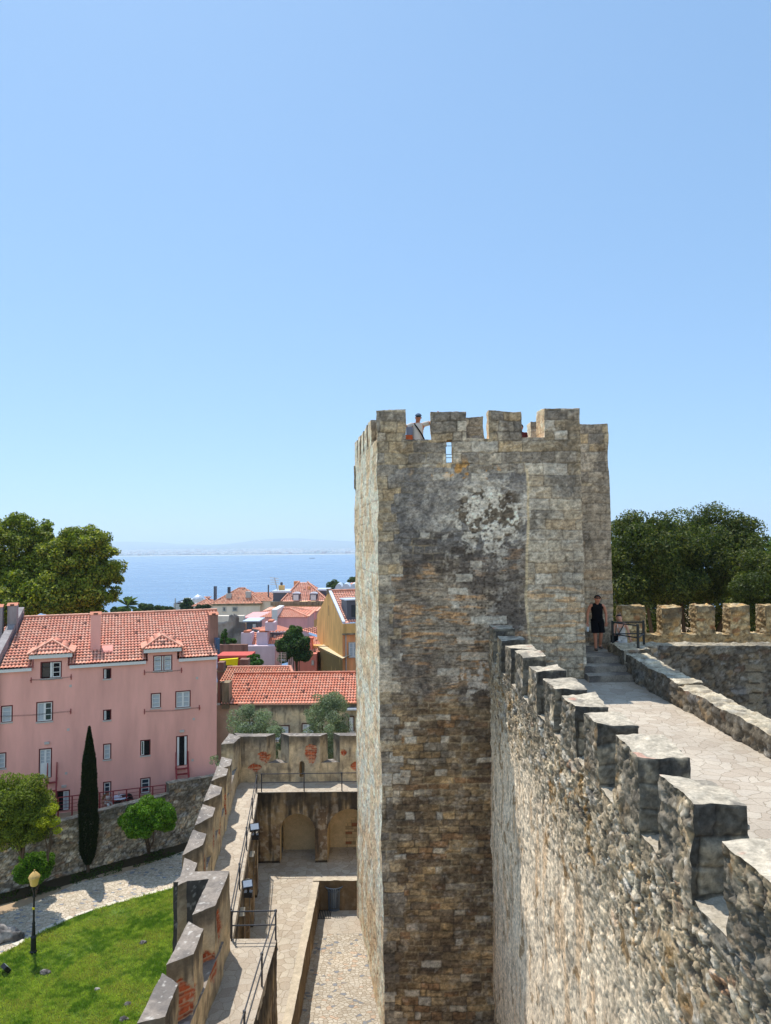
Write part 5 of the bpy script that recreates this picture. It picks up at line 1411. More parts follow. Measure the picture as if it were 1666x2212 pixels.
# ---- generic houses further off
def hp(x, y, Y): return P(x, y, Y=Y)
def house(label, name='house', **k): return thing(name, label, 'house', **k)
def box_wall(parent, x0, x1, y_base, y_top, Y, depth, mat, name='wall', zb=None):
    """box whose front face covers photo x0..x1 and top y_top at depth Y"""
    a = hp(x0, y_top, Y); b = hp(x1, y_top, Y); z1 = (a.z + b.z) / 2; z0 = hp(x0, y_base, Y).z if zb is None else zb
    MB().box(a.x, b.x, Y, Y + depth, z0, z1).build(name, mat if not isinstance(mat, str) else M[mat], parent)
    return a.x, b.x, z0, z1
def hip(parent, x0, x1, Y, z, depth, rise_, inset_l, inset_r, over=.3, pal='old', seed=0, pitch=.26, gable=False):
    xa, xb, ya, yb = x0 - over, x1 + over, Y - over, Y + depth + over; ym = (ya + yb) / 2
    rl = Vector((xa + inset_l, ym, z + rise_)); rr2 = Vector((xb - inset_r, ym, z + rise_))
    a, b, c, d = Vector((xa, ya, z)), Vector((xb, ya, z)), Vector((xb, yb, z)), Vector((xa, yb, z))
    kw = dict(pal=pal, pitch=pitch, course=.42, cols=4)
    tile_roof('roof', a, b, rr2, rl, parent, seed=seed, **kw); tile_roof('roof', c, d, rl, rr2, parent, seed=seed + 1, **kw)
    if inset_l > .1: tile_roof('roof', d, a, rl, rl, parent, seed=seed + 2, **kw)
    if inset_r > .1: tile_roof('roof', b, c, rr2, rr2, parent, seed=seed + 3, **kw)
    ridge(rl + Vector((0,0,.05)), rr2 + Vector((0,0,.05)), parent, .12)
    for p, q_ in ((a, rl), (b, rr2)):
        ridge(p + Vector((0,0,.05)), q_ + Vector((0,0,.08)), parent, .10, 'hip_tiles')
def win_f(parent, Y, x0, x1, y0, y1, kind='one', surround='sill', depth=.12):
    """window on a wall facing the camera at depth Y, by photo box"""
    a = hp(x0, y0, Y); b = hp(x1, y1, Y)
    window(parent, (0, Y - .13), Vector((1, 0, 0)), Vector((0, -1, 0)), a.x + .08, b.x - .08, b.z + .08, a.z - .08, kind=kind, surround=surround, depth=depth)
gr = lambda a, b: (244.0 + a * .32551, 1111.7 + b * .32551)
g2 = lambda a, b: (596.5 + a * .12262, 1220.2 + b * .12262)

# long low house with the orange roof
lh = house('long low house with a bright orange tiled roof and a grimy back wall', 'orange_roofed_house', loc=(-8, 54, GZ))
Yl = 54.0
eL = P(478, 1528, Y=Yl); eR = P(790, 1513, Y=Yl)
zE = (eL.z + eR.z) / 2 + .05; zRg = P(620, 1457, Y=Yl + 4.6).z + .05
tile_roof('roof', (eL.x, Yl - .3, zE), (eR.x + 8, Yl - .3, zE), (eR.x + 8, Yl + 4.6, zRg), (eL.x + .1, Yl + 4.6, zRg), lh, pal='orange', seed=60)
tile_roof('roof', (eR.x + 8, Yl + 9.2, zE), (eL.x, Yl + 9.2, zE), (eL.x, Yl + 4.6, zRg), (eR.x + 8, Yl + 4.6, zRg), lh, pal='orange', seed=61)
ridge((eL.x, Yl + 4.6, zRg + .07), (eR.x + 8, Yl + 4.6, zRg + .07), lh, .13, pal=(196,110,78))
V, F, C = grid_face((eL.x - 3.5, Yl, GZ), (eR.x + 8, Yl, GZ), (eR.x + 8, Yl, zE - .1), (eL.x - 3.5, Yl, zE - .1), .07, lambda P_, u, v, N: st_plaster(P_, u, v, N, ztop=zE - .1), (0, -1, 0), .01)
lft = P(515, 1560, Y=Yl).x; f_ = n2(V[:, 0], V[:, 2], 1.2, 4, 77)
C = np.where((V[:, 0] < lft)[:, None], lin((178,150,128))[None] * (.7 + .5 * f_)[:, None], C)
mesh_np('back_wall', V, F, M['plaster'], lh, C)
MB().box(lft, P(735, 1520, Y=Yl).x, Yl - .12, Yl + .15, zE - .10, zE + .10).build('pink_coping', mat_plain('pink_coping', L(214,170,150), .9), lh)
MB().box(P(481, 1500, Y=Yl).x, P(496, 1500, Y=Yl).x, Yl - .2, Yl + .9, P(488, 1530, Y=Yl).z, P(488, 1474, Y=Yl).z).build('chimney', M['grime'], lh)
M['brownpaint'] = mat_plain('brown_paint', L(92,62,50), .7)
win_f(lh, Yl, 518.5, 549, 1556, 1592, 'blind', 'brownpaint'); win_f(lh, Yl, 583, 626, 1651 - 85, 1600, 'blind', 'brownpaint'); win_f(lh, Yl, 652, 680, 1561, 1600, 'blind', 'brownpaint'); 
win_f(lh, Yl, 752, 766, 1546, 1580, 'blind', 'brownpaint')
a = P(749, 1518, Y=Yl - .6); MB().box(a.x, a.x + 3, Yl - .7, Yl, a.z - .55, a.z - .45).build('canopy', M['zinc'], lh)
# roof strip behind it
rb2 = house('low house behind, only its mossy tiled roof strip and small ridge dormers in view', 'mossy_roofed_house', loc=(-8, 62, GZ))
zz = P(540, 1462, Y=60).z; zr2 = P(540, 1447, Y=62.5).z; xa = P(474, 1455, Y=60).x; xb = P(641, 1450, Y=61).x
tile_roof('roof', (xa, 60, zz - .4), (xb, 60, zz - .4), (xb - .8, 63, zr2 + .1), (xa, 63, zr2 + .1), rb2, pal='old', seed=70)
ridge((xa, 63, zr2 + .15), (xb - .8, 63, zr2 + .15), rb2, .13); ridge((xb, 60, zz - .3), (xb - .8, 63, zr2 + .15), rb2, .14, 'verge_tiles')
MB().box(xa, xb - .6, 60.3, 65, GZ, zz - .5).build('walls', M['grime'], rb2)
for gx0 in (533, 590):
    p = P(gx0, 1452, Y=61.2); MB().add([(p.x - .5, 60.6, p.z - .5), (p.x + .5, 60.6, p.z - .5), (p.x, 61.0, p.z + .15), (p.x, 62.4, p.z + .1)], [(0, 1, 2), (0, 2, 3), (1, 3, 2)]).build('roof_vent', mat_plain('tile_vent', L(190,112,84), .8), rb2)

# ochre gabled house next to the tower
oc = house('tall ochre house with a bare windowless gable, standing next to the tower edge', 'ochre_house', loc=(-6, 84, -26))
M['ochre'] = mat_wall('ochre_render', L(226,180,112), .12, .35, .7)
M['ochreshade'] = mat_wall('orange_ochre_render', L(228,156,104), .12, .25, .7)
M['ochregrime'] = mat_attr('ochre_grime', .92, 14, .2)
# gable faces left-front: its plan runs away to the left
gN = P(*g2(1172, 1500), Y=78.0); gF = P(*g2(722, 1000), Y=90.0)
nx, ny, fxx, fyy = gN.x, 78.0, gF.x, 90.0
pk = PV(*g2(925, 470), (nx, ny), (fxx - nx, fyy - ny)); eN = P(*g2(1172, 1030), Y=78.0); eF = P(*g2(722, 880), Y=90.0)
wt = [(nx, ny, -30), (nx, ny, eN.z), (pk.x, pk.y, pk.z), (fxx, fyy, eF.z), (fxx, fyy, -30)]
MB().add(wt, [(0, 1, 2, 3, 4)]).build('gable_wall', M['ochre'], oc)
rd = Vector((ny - fyy, -(nx - fxx), 0)).normalized()          # direction of the front, to the right and away
if rd.x < 0: rd = -rd
Lh = 14
MB().add([(nx, ny, -30), (nx + rd.x*Lh, ny + rd.y*Lh, -30), (nx + rd.x*Lh, ny + rd.y*Lh, eN.z - 1.15), (nx, ny, eN.z - 1.15)], [(0, 1, 2, 3)]).build('front_wall', M['ochreshade'], oc)
o1 = Vector((nx, ny, 0)); fn2 = Vector((rd.y, -rd.x, 0))
MB().obox(o1 + Vector((0,0,eN.z - 1.25)) + fn2 * -.2, rd * Lh, fn2 * .5, Vector((0,0,.16))).build('cornice', M['grime'], oc)
MB().obox(o1 + Vector((0,0,eN.z - 1.09)), rd * Lh, fn2 * .12, Vector((0,0,1.05))).build('parapet', M['ochre'], oc)
tile_roof('roof', o1 + rd*.25 + Vector((0,0,eN.z)), o1 + rd * Lh + Vector((0,0,eN.z)), Vector(pk) + rd * Lh, Vector(pk) + rd*.25, oc, pal='light', seed=80, pitch=.30, cols=5)
ridge(Vector(pk) + Vector((0,0,.1)), Vector(pk) + rd * Lh + Vector((0,0,.1)), oc, .14)
MB().obox(Vector((nx, ny, eN.z + .02)), Vector((pk.x - nx, pk.y - ny, pk.z - eN.z)), rd * .34, Vector((0, 0, .16))).build('verge', M['zinc'], oc)
MB().obox(Vector((pk.x, pk.y, pk.z - .3)) - rd*.1, rd * .5, Vector((fxx-nx, fyy-ny, 0)).normalized() * .6, Vector((0,0,.6))).build('ridge_stub', M['grime'], oc)
# window on the front, by its photo box
def pv_f(a, b): 
    p = PV(*g2(a, b), (nx, ny), (rd.x, rd.y)); return (Vector((p.x - nx, p.y - ny, 0)).dot(rd), p.z)
s0, zt = pv_f(1285, 1375); s1, zb = pv_f(1425, 1610)
window(oc, (nx + fn2.x * .10, ny + fn2.y * .10), rd, fn2, s0, s1, zb, zt, kind='two', surround='sill', depth=.08)
MB().tube([o1 + rd * .35 + fn2 * .12 + Vector((0,0,eN.z - 1.3)), o1 + rd * .35 + fn2 * .12 + Vector((0,0,-28))], .06, 6).build('drain_pipe', M['sill'], oc)
MB().obox(Vector(PV(*g2(934, 895), (nx, ny), (fxx-nx, fyy-ny))) + fn2*.0 - rd * .03, Vector((fxx-nx, fyy-ny, 0)).normalized() * .12, rd * .04, Vector((0,0,1.2))).build('iron_tie', M['grime'], oc)
# slate dormer
ds0, dz0 = pv_f(1255, 1020); 
db = o1 + rd * (ds0 + .1) + Vector((0, 0, eN.z + .1)) - fn2 * .5
dm = MB().obox(db, rd * 3.5, -fn2 * 2.4, Vector((0, 0, 2.3))).build('dormer', M['slate'], oc)
MB().obox(db + Vector((0,0,2.3)) + fn2*.15 - rd*.15, rd * 3.8, -fn2 * 2.7, Vector((0, 0, .12))).build('dormer_roof', M['zinc'], dm)
MB().obox(db + rd * .5 + Vector((0,0,.5)) + fn2 * .01, rd * 2.2, fn2 * .03, Vector((0,0,1.3))).build('dormer_window', M['glassw'], dm)
# lean-to buttress at the gable foot
lt = P(*g2(740, 1440), Y=86.0); lr = P(*g2(1170, 1650), Y=77.2)
qd = Vector((lt.x - lr.x, lt.y - lr.y, 0))
V, F, C = grid_face((lt.x, lt.y, -30), (lr.x, lr.y, -30), (lr.x, lr.y, lr.z), (lt.x, lt.y, lt.z), .10, lambda P_, u, v, N: (lambda f, g: (mixc(lin((190,160,104))[None] * (.7 + .5 * f)[:, None], lin((92,80,48))[None] * np.ones((len(u), 3)), np.clip(ss(.40, .62, g + .25 * ss(-5, 0, v - (lt.z + (lr.z - lt.z) * (P_[:, 0] - lt.x) / (lr.x - lt.x)))), 0, 1) * .85), f * 0))(n2(u, v, 3, 3, 5), n2(u * 6, v, .35, 4, 6)), (rd.x * -1, rd.y * -1 - .4, 0), .0)
mesh_np('lean_to_wall', V, F, M['ochregrime'], oc, C)
MB().add([(lt.x, lt.y, lt.z), (lr.x, lr.y, lr.z), (lr.x + .9, lr.y + .9, lr.z + .25), (lt.x + .9, lt.y + .9, lt.z + .25), (lt.x, lt.y, lt.z - .2), (lr.x, lr.y, lr.z - .2)], [(0, 1, 2, 3), (0, 4, 5, 1)]).build('lean_to_coping', mat_plain('pale_coping', L(206,186,148), .9), oc)
c_ = P(*g2(708, 1420), Y=87.0); MB().box(c_.x - .8, c_.x + .9, 86.5, 88, -30, c_.z).build('end_pier', M['ochre'], oc)

# cream hip-roofed house
Yc = 140.
M['cream'] = mat_wall('cream_render', L(232,218,200), .06, .15, .3)
h1 = house('cream house with a brown hipped roof, four dark flues and two roof boxes', 'cream_house', loc=(-30, 144, -50))
x0, x1, z0, z1 = box_wall(h1, *[gr(660, 0)[0], gr(977, 0)[0]], gr(0, 760)[1], gr(0, 590)[1], Yc, 9, 'cream')
hip(h1, x0, x1, Yc, z1, 9, P(*gr(820, 488), Y=Yc + 4.5).z - z1, 4.6, 4.2, .35, 'old', 100, .3)
MB().box(x0 - .2, x1 + .2, Yc - .25, Yc, z1 - .35, z1 - .05).build('cornice', M['grime'], h1)
for a, b in ((728, 752), (793, 828)): win_f(h1, Yc, gr(a, 0)[0], gr(b, 0)[0], gr(0, 612)[1], gr(0, 642)[1], 'onedark', 'sill')
x2, x3, z2, z3 = box_wall(h1, gr(977, 0)[0] + .6, gr(1052, 0)[0], gr(0, 700)[1], gr(0, 573)[1], Yc + 1, 8, 'cream', 'side_wing')
tile_roof('roof', (x2 - 1.5, Yc + .7, z3), (x3 + .3, Yc + .7, z3), (x3, Yc + 6, P(*gr(980, 515), Y=Yc + 6).z), (x2 - 3.5, Yc + 6, P(*gr(980, 515), Y=Yc + 6).z), h1, pal='old', seed=110, pitch=.3, cols=4)
for a in (674, 685): p = P(*gr(a, 475), Y=Yc + 6); MB().tube([(p.x, p.y, p.z - 7), tuple(p)], .16, 8).build('flue', M['slate'], h1)
for a in (764, 771, 778): p = P(*gr(a, 480), Y=Yc + 1.8); MB().tube([(p.x, p.y, p.z - 3), tuple(p)], .11, 6).build('flue', M['slate'], h1)
for a in (771, 900):
    p = P(*gr(a, 510 if a > 800 else 522), Y=Yc + 1.6); MB().box(p.x - .5, p.x + .5, p.y - .4, p.y + .5, p.z - 1.2, p.z).build('roof_box', M['sill'], h1)
p = P(*gr(1032, 465), Y=Yc + 3); MB().tube([(p.x, p.y, p.z - 6), tuple(p)], .14, 8).build('flue', M['slate'], h1)

# mansion with dormers
Ym = 128.
h2 = house('ochre mansion with a tall tiled roof, two white dormers and dark mansard boxes', 'dormered_mansion', loc=(-18, 132, -50))
M['paleochre'] = mat_wall('pale_ochre_render', L(228,196,144), .06, .2, .3)
x0, x1, z0, z1 = box_wall(h2, gr(1060, 0)[0], gr(1440, 0)[0], gr(0, 760)[1], gr(0, 600)[1], Ym, 12, 'paleochre')
zc = P(*gr(1200, 577), Y=Ym).z
MB().box(x0 - .3, x1 + .3, Ym - .5, Ym - .02, z1 - .05, zc).build('parapet', M['grime'], h2)
ax = P(*gr(1250, 450), Y=Ym + 5)
tile_roof('roof', (x0 + 1.5, Ym, zc), (x1 - .4, Ym, zc), (ax.x + 1.2, Ym + 5, ax.z), (ax.x - .4, Ym + 5, ax.z), h2, pal='light', seed=120, pitch=.34, cols=4)
tile_roof('roof', (x1 - .4, Ym, zc), (x1 - .4, Ym + 11, zc), (ax.x + 1.2, Ym + 6, ax.z), (ax.x + 1.2, Ym + 5, ax.z), h2, pal='orange', seed=121, pitch=.34, cols=4)
tile_roof('roof', (x0 + 1.5, Ym + 10, zc), (x0 + 1.5, Ym, zc), (ax.x - .4, Ym + 5, ax.z), (ax.x - .4, Ym + 6, ax.z), h2, pal='orange', seed=122, pitch=.34, cols=4)
ridge((x0 + 1.5, Ym, zc + .1), (ax.x - .4, Ym + 5, ax.z + .1), h2, .16, 'hip_tiles'); ridge((x1 - .4, Ym, zc + .1), (ax.x + 1.2, Ym + 5, ax.z + .1), h2, .16, 'hip_tiles')
for gx0, kd in ((1216, 0), (1331, 1)):
    p = P(*gr(gx0, 515), Y=Ym + .6); zb = P(*gr(gx0, 572), Y=Ym + .6).z; u_ = .62
    d = MB().box(p.x - .62, p.x + .62, Ym + .35, Ym + 3.5, zb, p.z - .3).build('dormer', M['slate'], h2)
    mb = MB(); an = np.linspace(0, math.pi, 9)
    mb.add([(p.x + .72 * math.cos(a), Ym + .25, p.z - .3 + .28 * math.sin(a)) for a in an] + [(p.x + .72 * math.cos(a), Ym + 3.5, p.z - .3 + .28 * math.sin(a)) for a in an], [tuple(range(9))] + [(k, k + 9, k + 10, k + 1) for k in range(8)])
    mb.build('arched_roof', M['zinc'], d)
    MB().box(p.x - .46, p.x + .46, Ym + .27, Ym + .35, zb + .1, p.z - .45).build('shutter' if kd == 0 else 'window_frame', M['white'], d)
    if kd:
        for sx_ in (-.2, .2): MB().box(p.x + sx_ - .15, p.x + sx_ + .15, Ym + .24, Ym + .27, zb + .9, p.z - .6).build('pane', M['glassw'], d)
a0 = P(*gr(1062, 512), Y=Ym + 2); a1 = P(*gr(1172, 512), Y=Ym + 2)
MB().box(a0.x, a1.x, Ym + 2.2, Ym + 9, zc - .5, a0.z - .2).build('mansard_box', M['slate'], h2); MB().box(a0.x - .3, a1.x + .3, Ym + 2, Ym + 9, a0.z - .2, a0.z + .1).build('flat_roof', M['zinc'], h2)
a0 = P(*gr(1345, 500), Y=Ym + 4); a1 = P(*gr(1425, 500), Y=Ym + 4)
MB().box(a0.x, a1.x, Ym + 4.2, Ym + 9, zc - .5, a0.z - .2).build('mansard_box', M['slate'], h2); MB().box(a0.x - .3, a1.x + .3, Ym + 4, Ym + 9, a0.z - .2, a0.z + .1).build('flat_roof', M['zinc'], h2)
for (a, b0, b1, w_, mt) in ((1219, 442, 480, .52, 'ochreshade'), (1118, 470, 505, .52, 'ochregr'), (1301, 478, 520, .2, 'ochreshade')):
    p = P(*gr(a, b0), Y=Ym + (5 if a != 1301 else 3)); q_ = P(*gr(a, b1 + 25), Y=Ym + 5)
    MB().box(p.x - w_, p.x + w_, p.y, p.y + .9, q_.z - 2, p.z).build('chimney', M['ochreshade'] if mt != 'ochregr' else M['ochre'], h2)
p = P(*gr(1119, 458), Y=Ym + 5.6); MB().lathe([(.03, p.z - 1.0), (.03, p.z - .3), (.22, p.z - .25), (.26, p.z + .05), (.2, p.z + .25), (.04, p.z + .3)], p.x, p.y, 14).build('satellite_dish', M['slate'], h2)
win_f(h2, Ym, gr(1321, 0)[0], gr(1351, 0)[0], gr(0, 608)[1], gr(0, 645)[1], 'two', 'sill')
win_f(h2, Ym, gr(1088, 0)[0], gr(1110, 0)[0], gr(0, 612)[1], gr(0, 645)[1], 'two', 'sill')

# pink low house with two roofs
Yp = 108.
M['rose'] = mat_wall('rose_render', L(228,166,164), .06, .15, .4)
h3 = house('low rose pink house under two joined orange hipped roofs with a white divider', 'rose_house', loc=(-16, 112, -45))
x0, x1, z0, z1 = box_wall(h3, gr(860, 0)[0], gr(1075, 0)[0], gr(0, 790)[1], gr(0, 682)[1], Yp, 9, 'rose')
tile_roof('roof', (x0 + 2.5, Yp - .2, z1), (x1, Yp - .2, z1), (x1, Yp + 5, P(*gr(1000, 632), Y=Yp + 5).z), (x0 + 4.2, Yp + 5, P(*gr(1000, 636), Y=Yp + 5).z), h3, pal='light', seed=130, pitch=.3, cols=5)
x0b, x1b, z0b, z1b = box_wall(h3, gr(1082, 0)[0], gr(1290, 0)[0], gr(0, 800)[1], gr(0, 682)[1], Yp - 1.5, 10, 'rose')
zt_ = P(*gr(1180, 628), Y=Yp + 4).z
tile_roof('roof', (x0b, Yp - 1.7, z1b), (x1b + .2, Yp - 1.7, z1b), (x1b - 3.2, Yp + 4, zt_), (x0b, Yp + 4, zt_), h3, pal='light', seed=131, pitch=.3, cols=5)
tile_roof('roof', (x1b + .2, Yp - 1.7, z1b), (x1b + .2, Yp + 8.5, z1b), (x1b - 3.2, Yp + 4, zt_), (x1b - 3.2, Yp + 4, zt_), h3, pal='orange', seed=132, pitch=.3, cols=5)
ridge((x0b, Yp + 4, zt_ + .1), (x1b - 3.2, Yp + 4, zt_ + .1), h3, .14); ridge((x1b + .2, Yp - 1.7, z1b + .1), (x1b - 3.2, Yp + 4, zt_ + .1), h3, .13, 'hip_tiles')
MB().box(x1 - .15, x0b + .25, Yp - 1.9, Yp + 5.5, z1b - 2.2, zt_ + .5).build('party_wall', M['white'], h3)
h3b = house('orange tiled roof of the house just behind the rose house', 'orange_hipped_house', loc=(-12, 120, -50))
x0, x1, z0, z1 = box_wall(h3b, gr(1000, 0)[0], gr(1345, 0)[0], gr(0, 700)[1], gr(0, 645)[1], 118., 8, 'rose')
hip(h3b, x0, x1, 118., z1, 8, P(*gr(1180, 615), Y=122).z - z1, 3.5, 4.5, .3, 'light', 140, .32)

# grey stained ruin wall
h4 = tag(thing('ruined_wall', 'tall stained grey gable wall with a broken top beside the pink house roof', 'wall', (-22, 92, -40)))
V, F, C = join([grid_face(tuple(P(*gr(x0_, 850), Y=90.))[:2] + (-40,), tuple(P(*gr(x1_, 850), Y=90.))[:2] + (-40,), tuple(P(*gr(x1_, t1), Y=90.)), tuple(P(*gr(x0_, t0), Y=90.)), .12, lambda P_, u, v, N: (lambda f, g: (mixc(lin((168,160,152))[None] * (.7 + .5 * f)[:, None], lin((84,80,76))[None] * np.ones((len(u), 3)), ss(.46, .6, g) * .8), .1 * f))(n2(u, v, 2, 3, 5), n2(u, v, .5, 4, 6)), (0, -1, 0), .10) for x0_, x1_, t0, t1 in ((692, 768, 712, 706), (768, 800, 668, 664), (800, 838, 652, 672), (838, 876, 712, 716))])
mesh_np('wall_face', V, F, M['plaster'], h4, C)
MB().box(P(*gr(700, 700), Y=90.).x, P(*gr(876, 700), Y=90.).x, 90.3, 91.2, -40, P(*gr(700, 725), Y=90.).z).build('wall_core', M['grime'], h4)

# lilac house with slate dormers and blocky chimneys
Yd = 88.
M['lilac'] = mat_wall('lilac_render', L(216,196,204), .06, .15, .4)
h5 = house('lilac walled house with slate dormer boxes, pale striped metal roof and two blocky chimneys', 'lilac_house', loc=(-14, 92, -40))
x0, x1, z0, z1 = box_wall(h5, gr(893, 0)[0], gr(1075, 0)[0], gr(0, 1050)[1], gr(0, 872)[1], Yd, 6, 'lilac')
a = P(*gr(925, 752), Y=Yd + 6); b = P(*gr(1215, 775), Y=Yd + 6)
zs_ = P(*gr(1000, 850), Y=Yd + 3).z
rq = [P(*gr(928, 757), Y=94.), P(*gr(1045, 780), Y=91.), P(*gr(1214, 774), Y=92.5), P(*gr(1085, 738), Y=97.)]
up3 = Vector((0, 0, .10))
rm = MB(); rm.add([tuple(p) for p in rq] + [tuple(p - up3) for p in rq], [(0, 1, 2, 3), (0, 4, 5, 1), (1, 5, 6, 2)])
rm.build('metal_roof', M['zinc'], h5)
for k in range(9):
    f = k / 8; a_ = rq[0].lerp(rq[3], f); b_ = rq[1].lerp(rq[2], f); MB().tube([a_ + Vector((0,0,.05)), b_ + Vector((0,0,.05))], .09, 6).build('roof_rib', M['tile'] if False else mat_plain('rib_clay', L(214,140,116), .8) if k == 0 else bpy.data.materials['rib_clay'], h5)
for p_, q_ in ((rq[0], rq[1]), (rq[1], rq[2])):
    MB().add([tuple(p_ - up3), tuple(q_ - up3), (q_.x, q_.y, zs_ - 2), (p_.x, p_.y, zs_ - 2)], [(0, 1, 2, 3)]).build('slate_wall', M['slate'], h5)
for a_, b_, c_, d_ in ((1042, 1055, 792, 842), (1068, 1082, 798, 850), (925, 937, 770, 820)):
    win_f(h5, (91.1 if a_ > 1000 else 93.6), gr(a_, 0)[0], gr(b_, 0)[0], gr(0, c_)[1], gr(0, d_)[1], 'one', 'sill', .03)
for (a_, b_, c_, d_) in ((850, 921, 785, 852), (953, 1026, 782, 862), (1010, 1075, 715, 745)):
    p = P(*gr(a_, c_), Y=Yd + 1.2); q_ = P(*gr(b_, d_), Y=Yd + 1.2)
    ck = MB().box(p.x, q_.x, Yd + 1.2, Yd + 3.0, q_.z - .5, p.z).build('chimney', M['lilac'], h5)
    MB().prism([(p.x + .3, Yd + 1.3), (q_.x - .3, Yd + 1.3), (q_.x - .3, Yd + 2.9), (p.x + .3, Yd + 2.9)], p.z, p.z + .22).build('tiled_cap', mat_plain('clay_cap_far', L(206,126,96), .8), ck)
p = P(*gr(885, 880), Y=Yd + .5); q_ = P(*gr(1085, 860), Y=Yd + .5)
tile_roof('roof', (p.x - .5, Yd + 1, p.z), (q_.x + 2, Yd + 1, p.z - .3), (q_.x + 2, Yd + 4, p.z + 1.2), (p.x - .5, Yd + 4, p.z + 1.4), h5, pal='orange', seed=150, pitch=.28, cols=4)
a = P(*gr(877, 712), Y=Yd + 9); b = P(*gr(955, 755), Y=Yd + 9)
MB().box(a.x, b.x, Yd + 9, Yd + 13, b.z - 2, a.z).build('slate_box', M['slate'], h5); MB().box(a.x - .3, b.x + .4, Yd + 8.7, Yd + 13.3, a.z, a.z + .15).build('flat_roof', M['zinc'], h5)
win_f(h5, Yd + 9, gr(928, 0)[0], gr(952, 0)[0], gr(0, 724)[1], gr(0, 750)[1], 'two', 'sill', .03)
# low garden wall + terrace block in front of the lilac house
h5w = tag(thing('garden_boundary_wall', 'low pinkish boundary wall left of the lilac house', 'wall', (-20, 82, -36)))
box_wall(h5w, gr(692, 0)[0], gr(892, 0)[0], gr(0, 1000)[1], gr(0, 863)[1], 84., .5, M['stainpink'])
# red roofed block and yellow block
h6 = house('small flat roofed house with a coral red top behind the yellow wall', 'red_topped_house', loc=(-18, 79, -36))
M['coral'] = mat_plain('coral_paint', L(196,92,82), .85, 0, .2, .08)
M['deepred'] = mat_plain('deep_red_paint', L(150,36,52), .85, 0, .2, .08)
x0, x1, z0, z1 = box_wall(h6, gr(693, 0)[0], gr(905, 0)[0], gr(0, 1060)[1], gr(0, 948)[1], 78., 2.4, 'deepred')
MB().box(x0, x1 + .2, 77.7, 80.6, z1, z1 + .25).build('roof_slab', M['coral'], h6)
h6b = tag(thing('yellow_wall', 'bright yellow slanted wall with a long black slot', 'wall', (-18, 74, -34)))
Yy = 73.
pp_ = [P(*gr(a, b), Y=Yy) for a, b in ((712, 1045), (818, 1045), (827, 955), (706, 965))]
vs = [tuple(p) for p in pp_] + [(p.x, p.y + .5, p.z) for p in pp_]
MB().add(vs, [(0,1,2,3), (7,6,5,4), (0,4,5,1), (1,5,6,2), (2,6,7,3), (3,7,4,0)]).build('wall_face', mat_plain('yellow_paint', L(232,214,20), .8, 0, .2, .05), h6b)
p = P(*gr(738, 1000), Y=Yy - .03); q_ = P(*gr(792, 1018), Y=Yy - .03); MB().box(p.x, q_.x, Yy - .03, Yy - .005, q_.z, p.z).build('slot', M['void'], h6b)
for k, (a_, b_, c_, d_, Yk) in enumerate(((840, 898, 962, 1050, 66.), (693, 735, 982, 1050, 67.))):
    cc_ = tag(thing('chimney_stack', ('squat weathered pink chimney right of the yellow wall', 'weathered pink chimney overlapping the left end of the yellow wall')[k], 'chimney', (P(*gr(a_, c_), Y=Yk).x + .6, Yk + .5, -30)))
    box_wall(cc_, gr(a_, 0)[0], gr(b_, 0)[0], gr(0, 1250)[1], gr(0, c_)[1], Yk, 1.0, M['stainpink'], 'stack')
    p = P(*gr(a_, c_), Y=Yk); q_ = P(*gr(b_, c_), Y=Yk)
    MB().box(p.x - .08, q_.x + .08, Yk - .08, Yk + 1.08, p.z - .9, p.z - .75).build('collar', M['grime'], cc_)

# roofs and salmon house left of the ochre house
h7 = house('house with an orange hipped roof and pale lilac gable, left of the ochre house', 'lilac_gabled_house', loc=(-10, 100, -40))
Y7 = 98.
pts = [P(*gr(1225, 765), Y=Y7), P(*gr(1352, 812), Y=Y7)]
x0 = P(*gr(1160, 800), Y=Y7).x; x1 = P(*gr(1370, 800), Y=Y7).x; zb7 = P(*gr(1300, 860), Y=Y7).z
MB().add([(x0, Y7, -40), (x1, Y7, -40), (x1, Y7, P(*gr(1370, 820), Y=Y7).z), (P(*gr(1240, 770), Y=Y7).x, Y7, P(*gr(1240, 768), Y=Y7).z), (x0, Y7, P(*gr(1130, 850), Y=Y7).z)], [(0, 1, 2, 3, 4)]).build('gable_wall', M['lilac'], h7)
tile_roof('roof', (P(*gr(1235, 765), Y=Y7).x, Y7, P(*gr(1235, 762), Y=Y7).z), (x1, Y7 + 1, P(*gr(1370, 812), Y=Y7).z), (x1 + 1, Y7 + 7, P(*gr(1350, 700), Y=Y7 + 6).z), (x0 + 8.5, Y7 + 7, P(*gr(1350, 700), Y=Y7 + 6).z), h7, pal='orange', seed=160, pitch=.3, cols=5)
ridge((x0, Y7 - .1, P(*gr(1130, 846), Y=Y7).z), (P(*gr(1235, 765), Y=Y7).x, Y7 - .1, P(*gr(1235, 762), Y=Y7).z), h7, .16, 'verge_tiles')
tile_roof('roof', (x0 - 3, Y7 - 6, P(*gr(1100, 880), Y=Y7 - 6).z), (x0 + 2, Y7 - 6, P(*gr(1100, 880), Y=Y7 - 6).z), (P(*gr(1230, 768), Y=Y7).x, Y7 - .2, P(*gr(1235, 768), Y=Y7).z), (x0 - 1, Y7 - .2, P(*gr(1180, 790), Y=Y7).z), h7, pal='orange', seed=161, pitch=.3, cols=5)
h8 = house('salmon pink house with a faded pink tiled roof and tall chimney beside the dark tree', 'salmon_house', loc=(-9, 84, -40))
M['salmon'] = mat_wall('salmon_render', L(222,134,116), .06, .2, .4)
Y8 = 84.
x0, x1, z0, z1 = box_wall(h8, gr(1205, 0)[0], gr(1352, 0)[0], gr(0, 1060)[1], gr(0, 925)[1], Y8, 8, 'salmon')
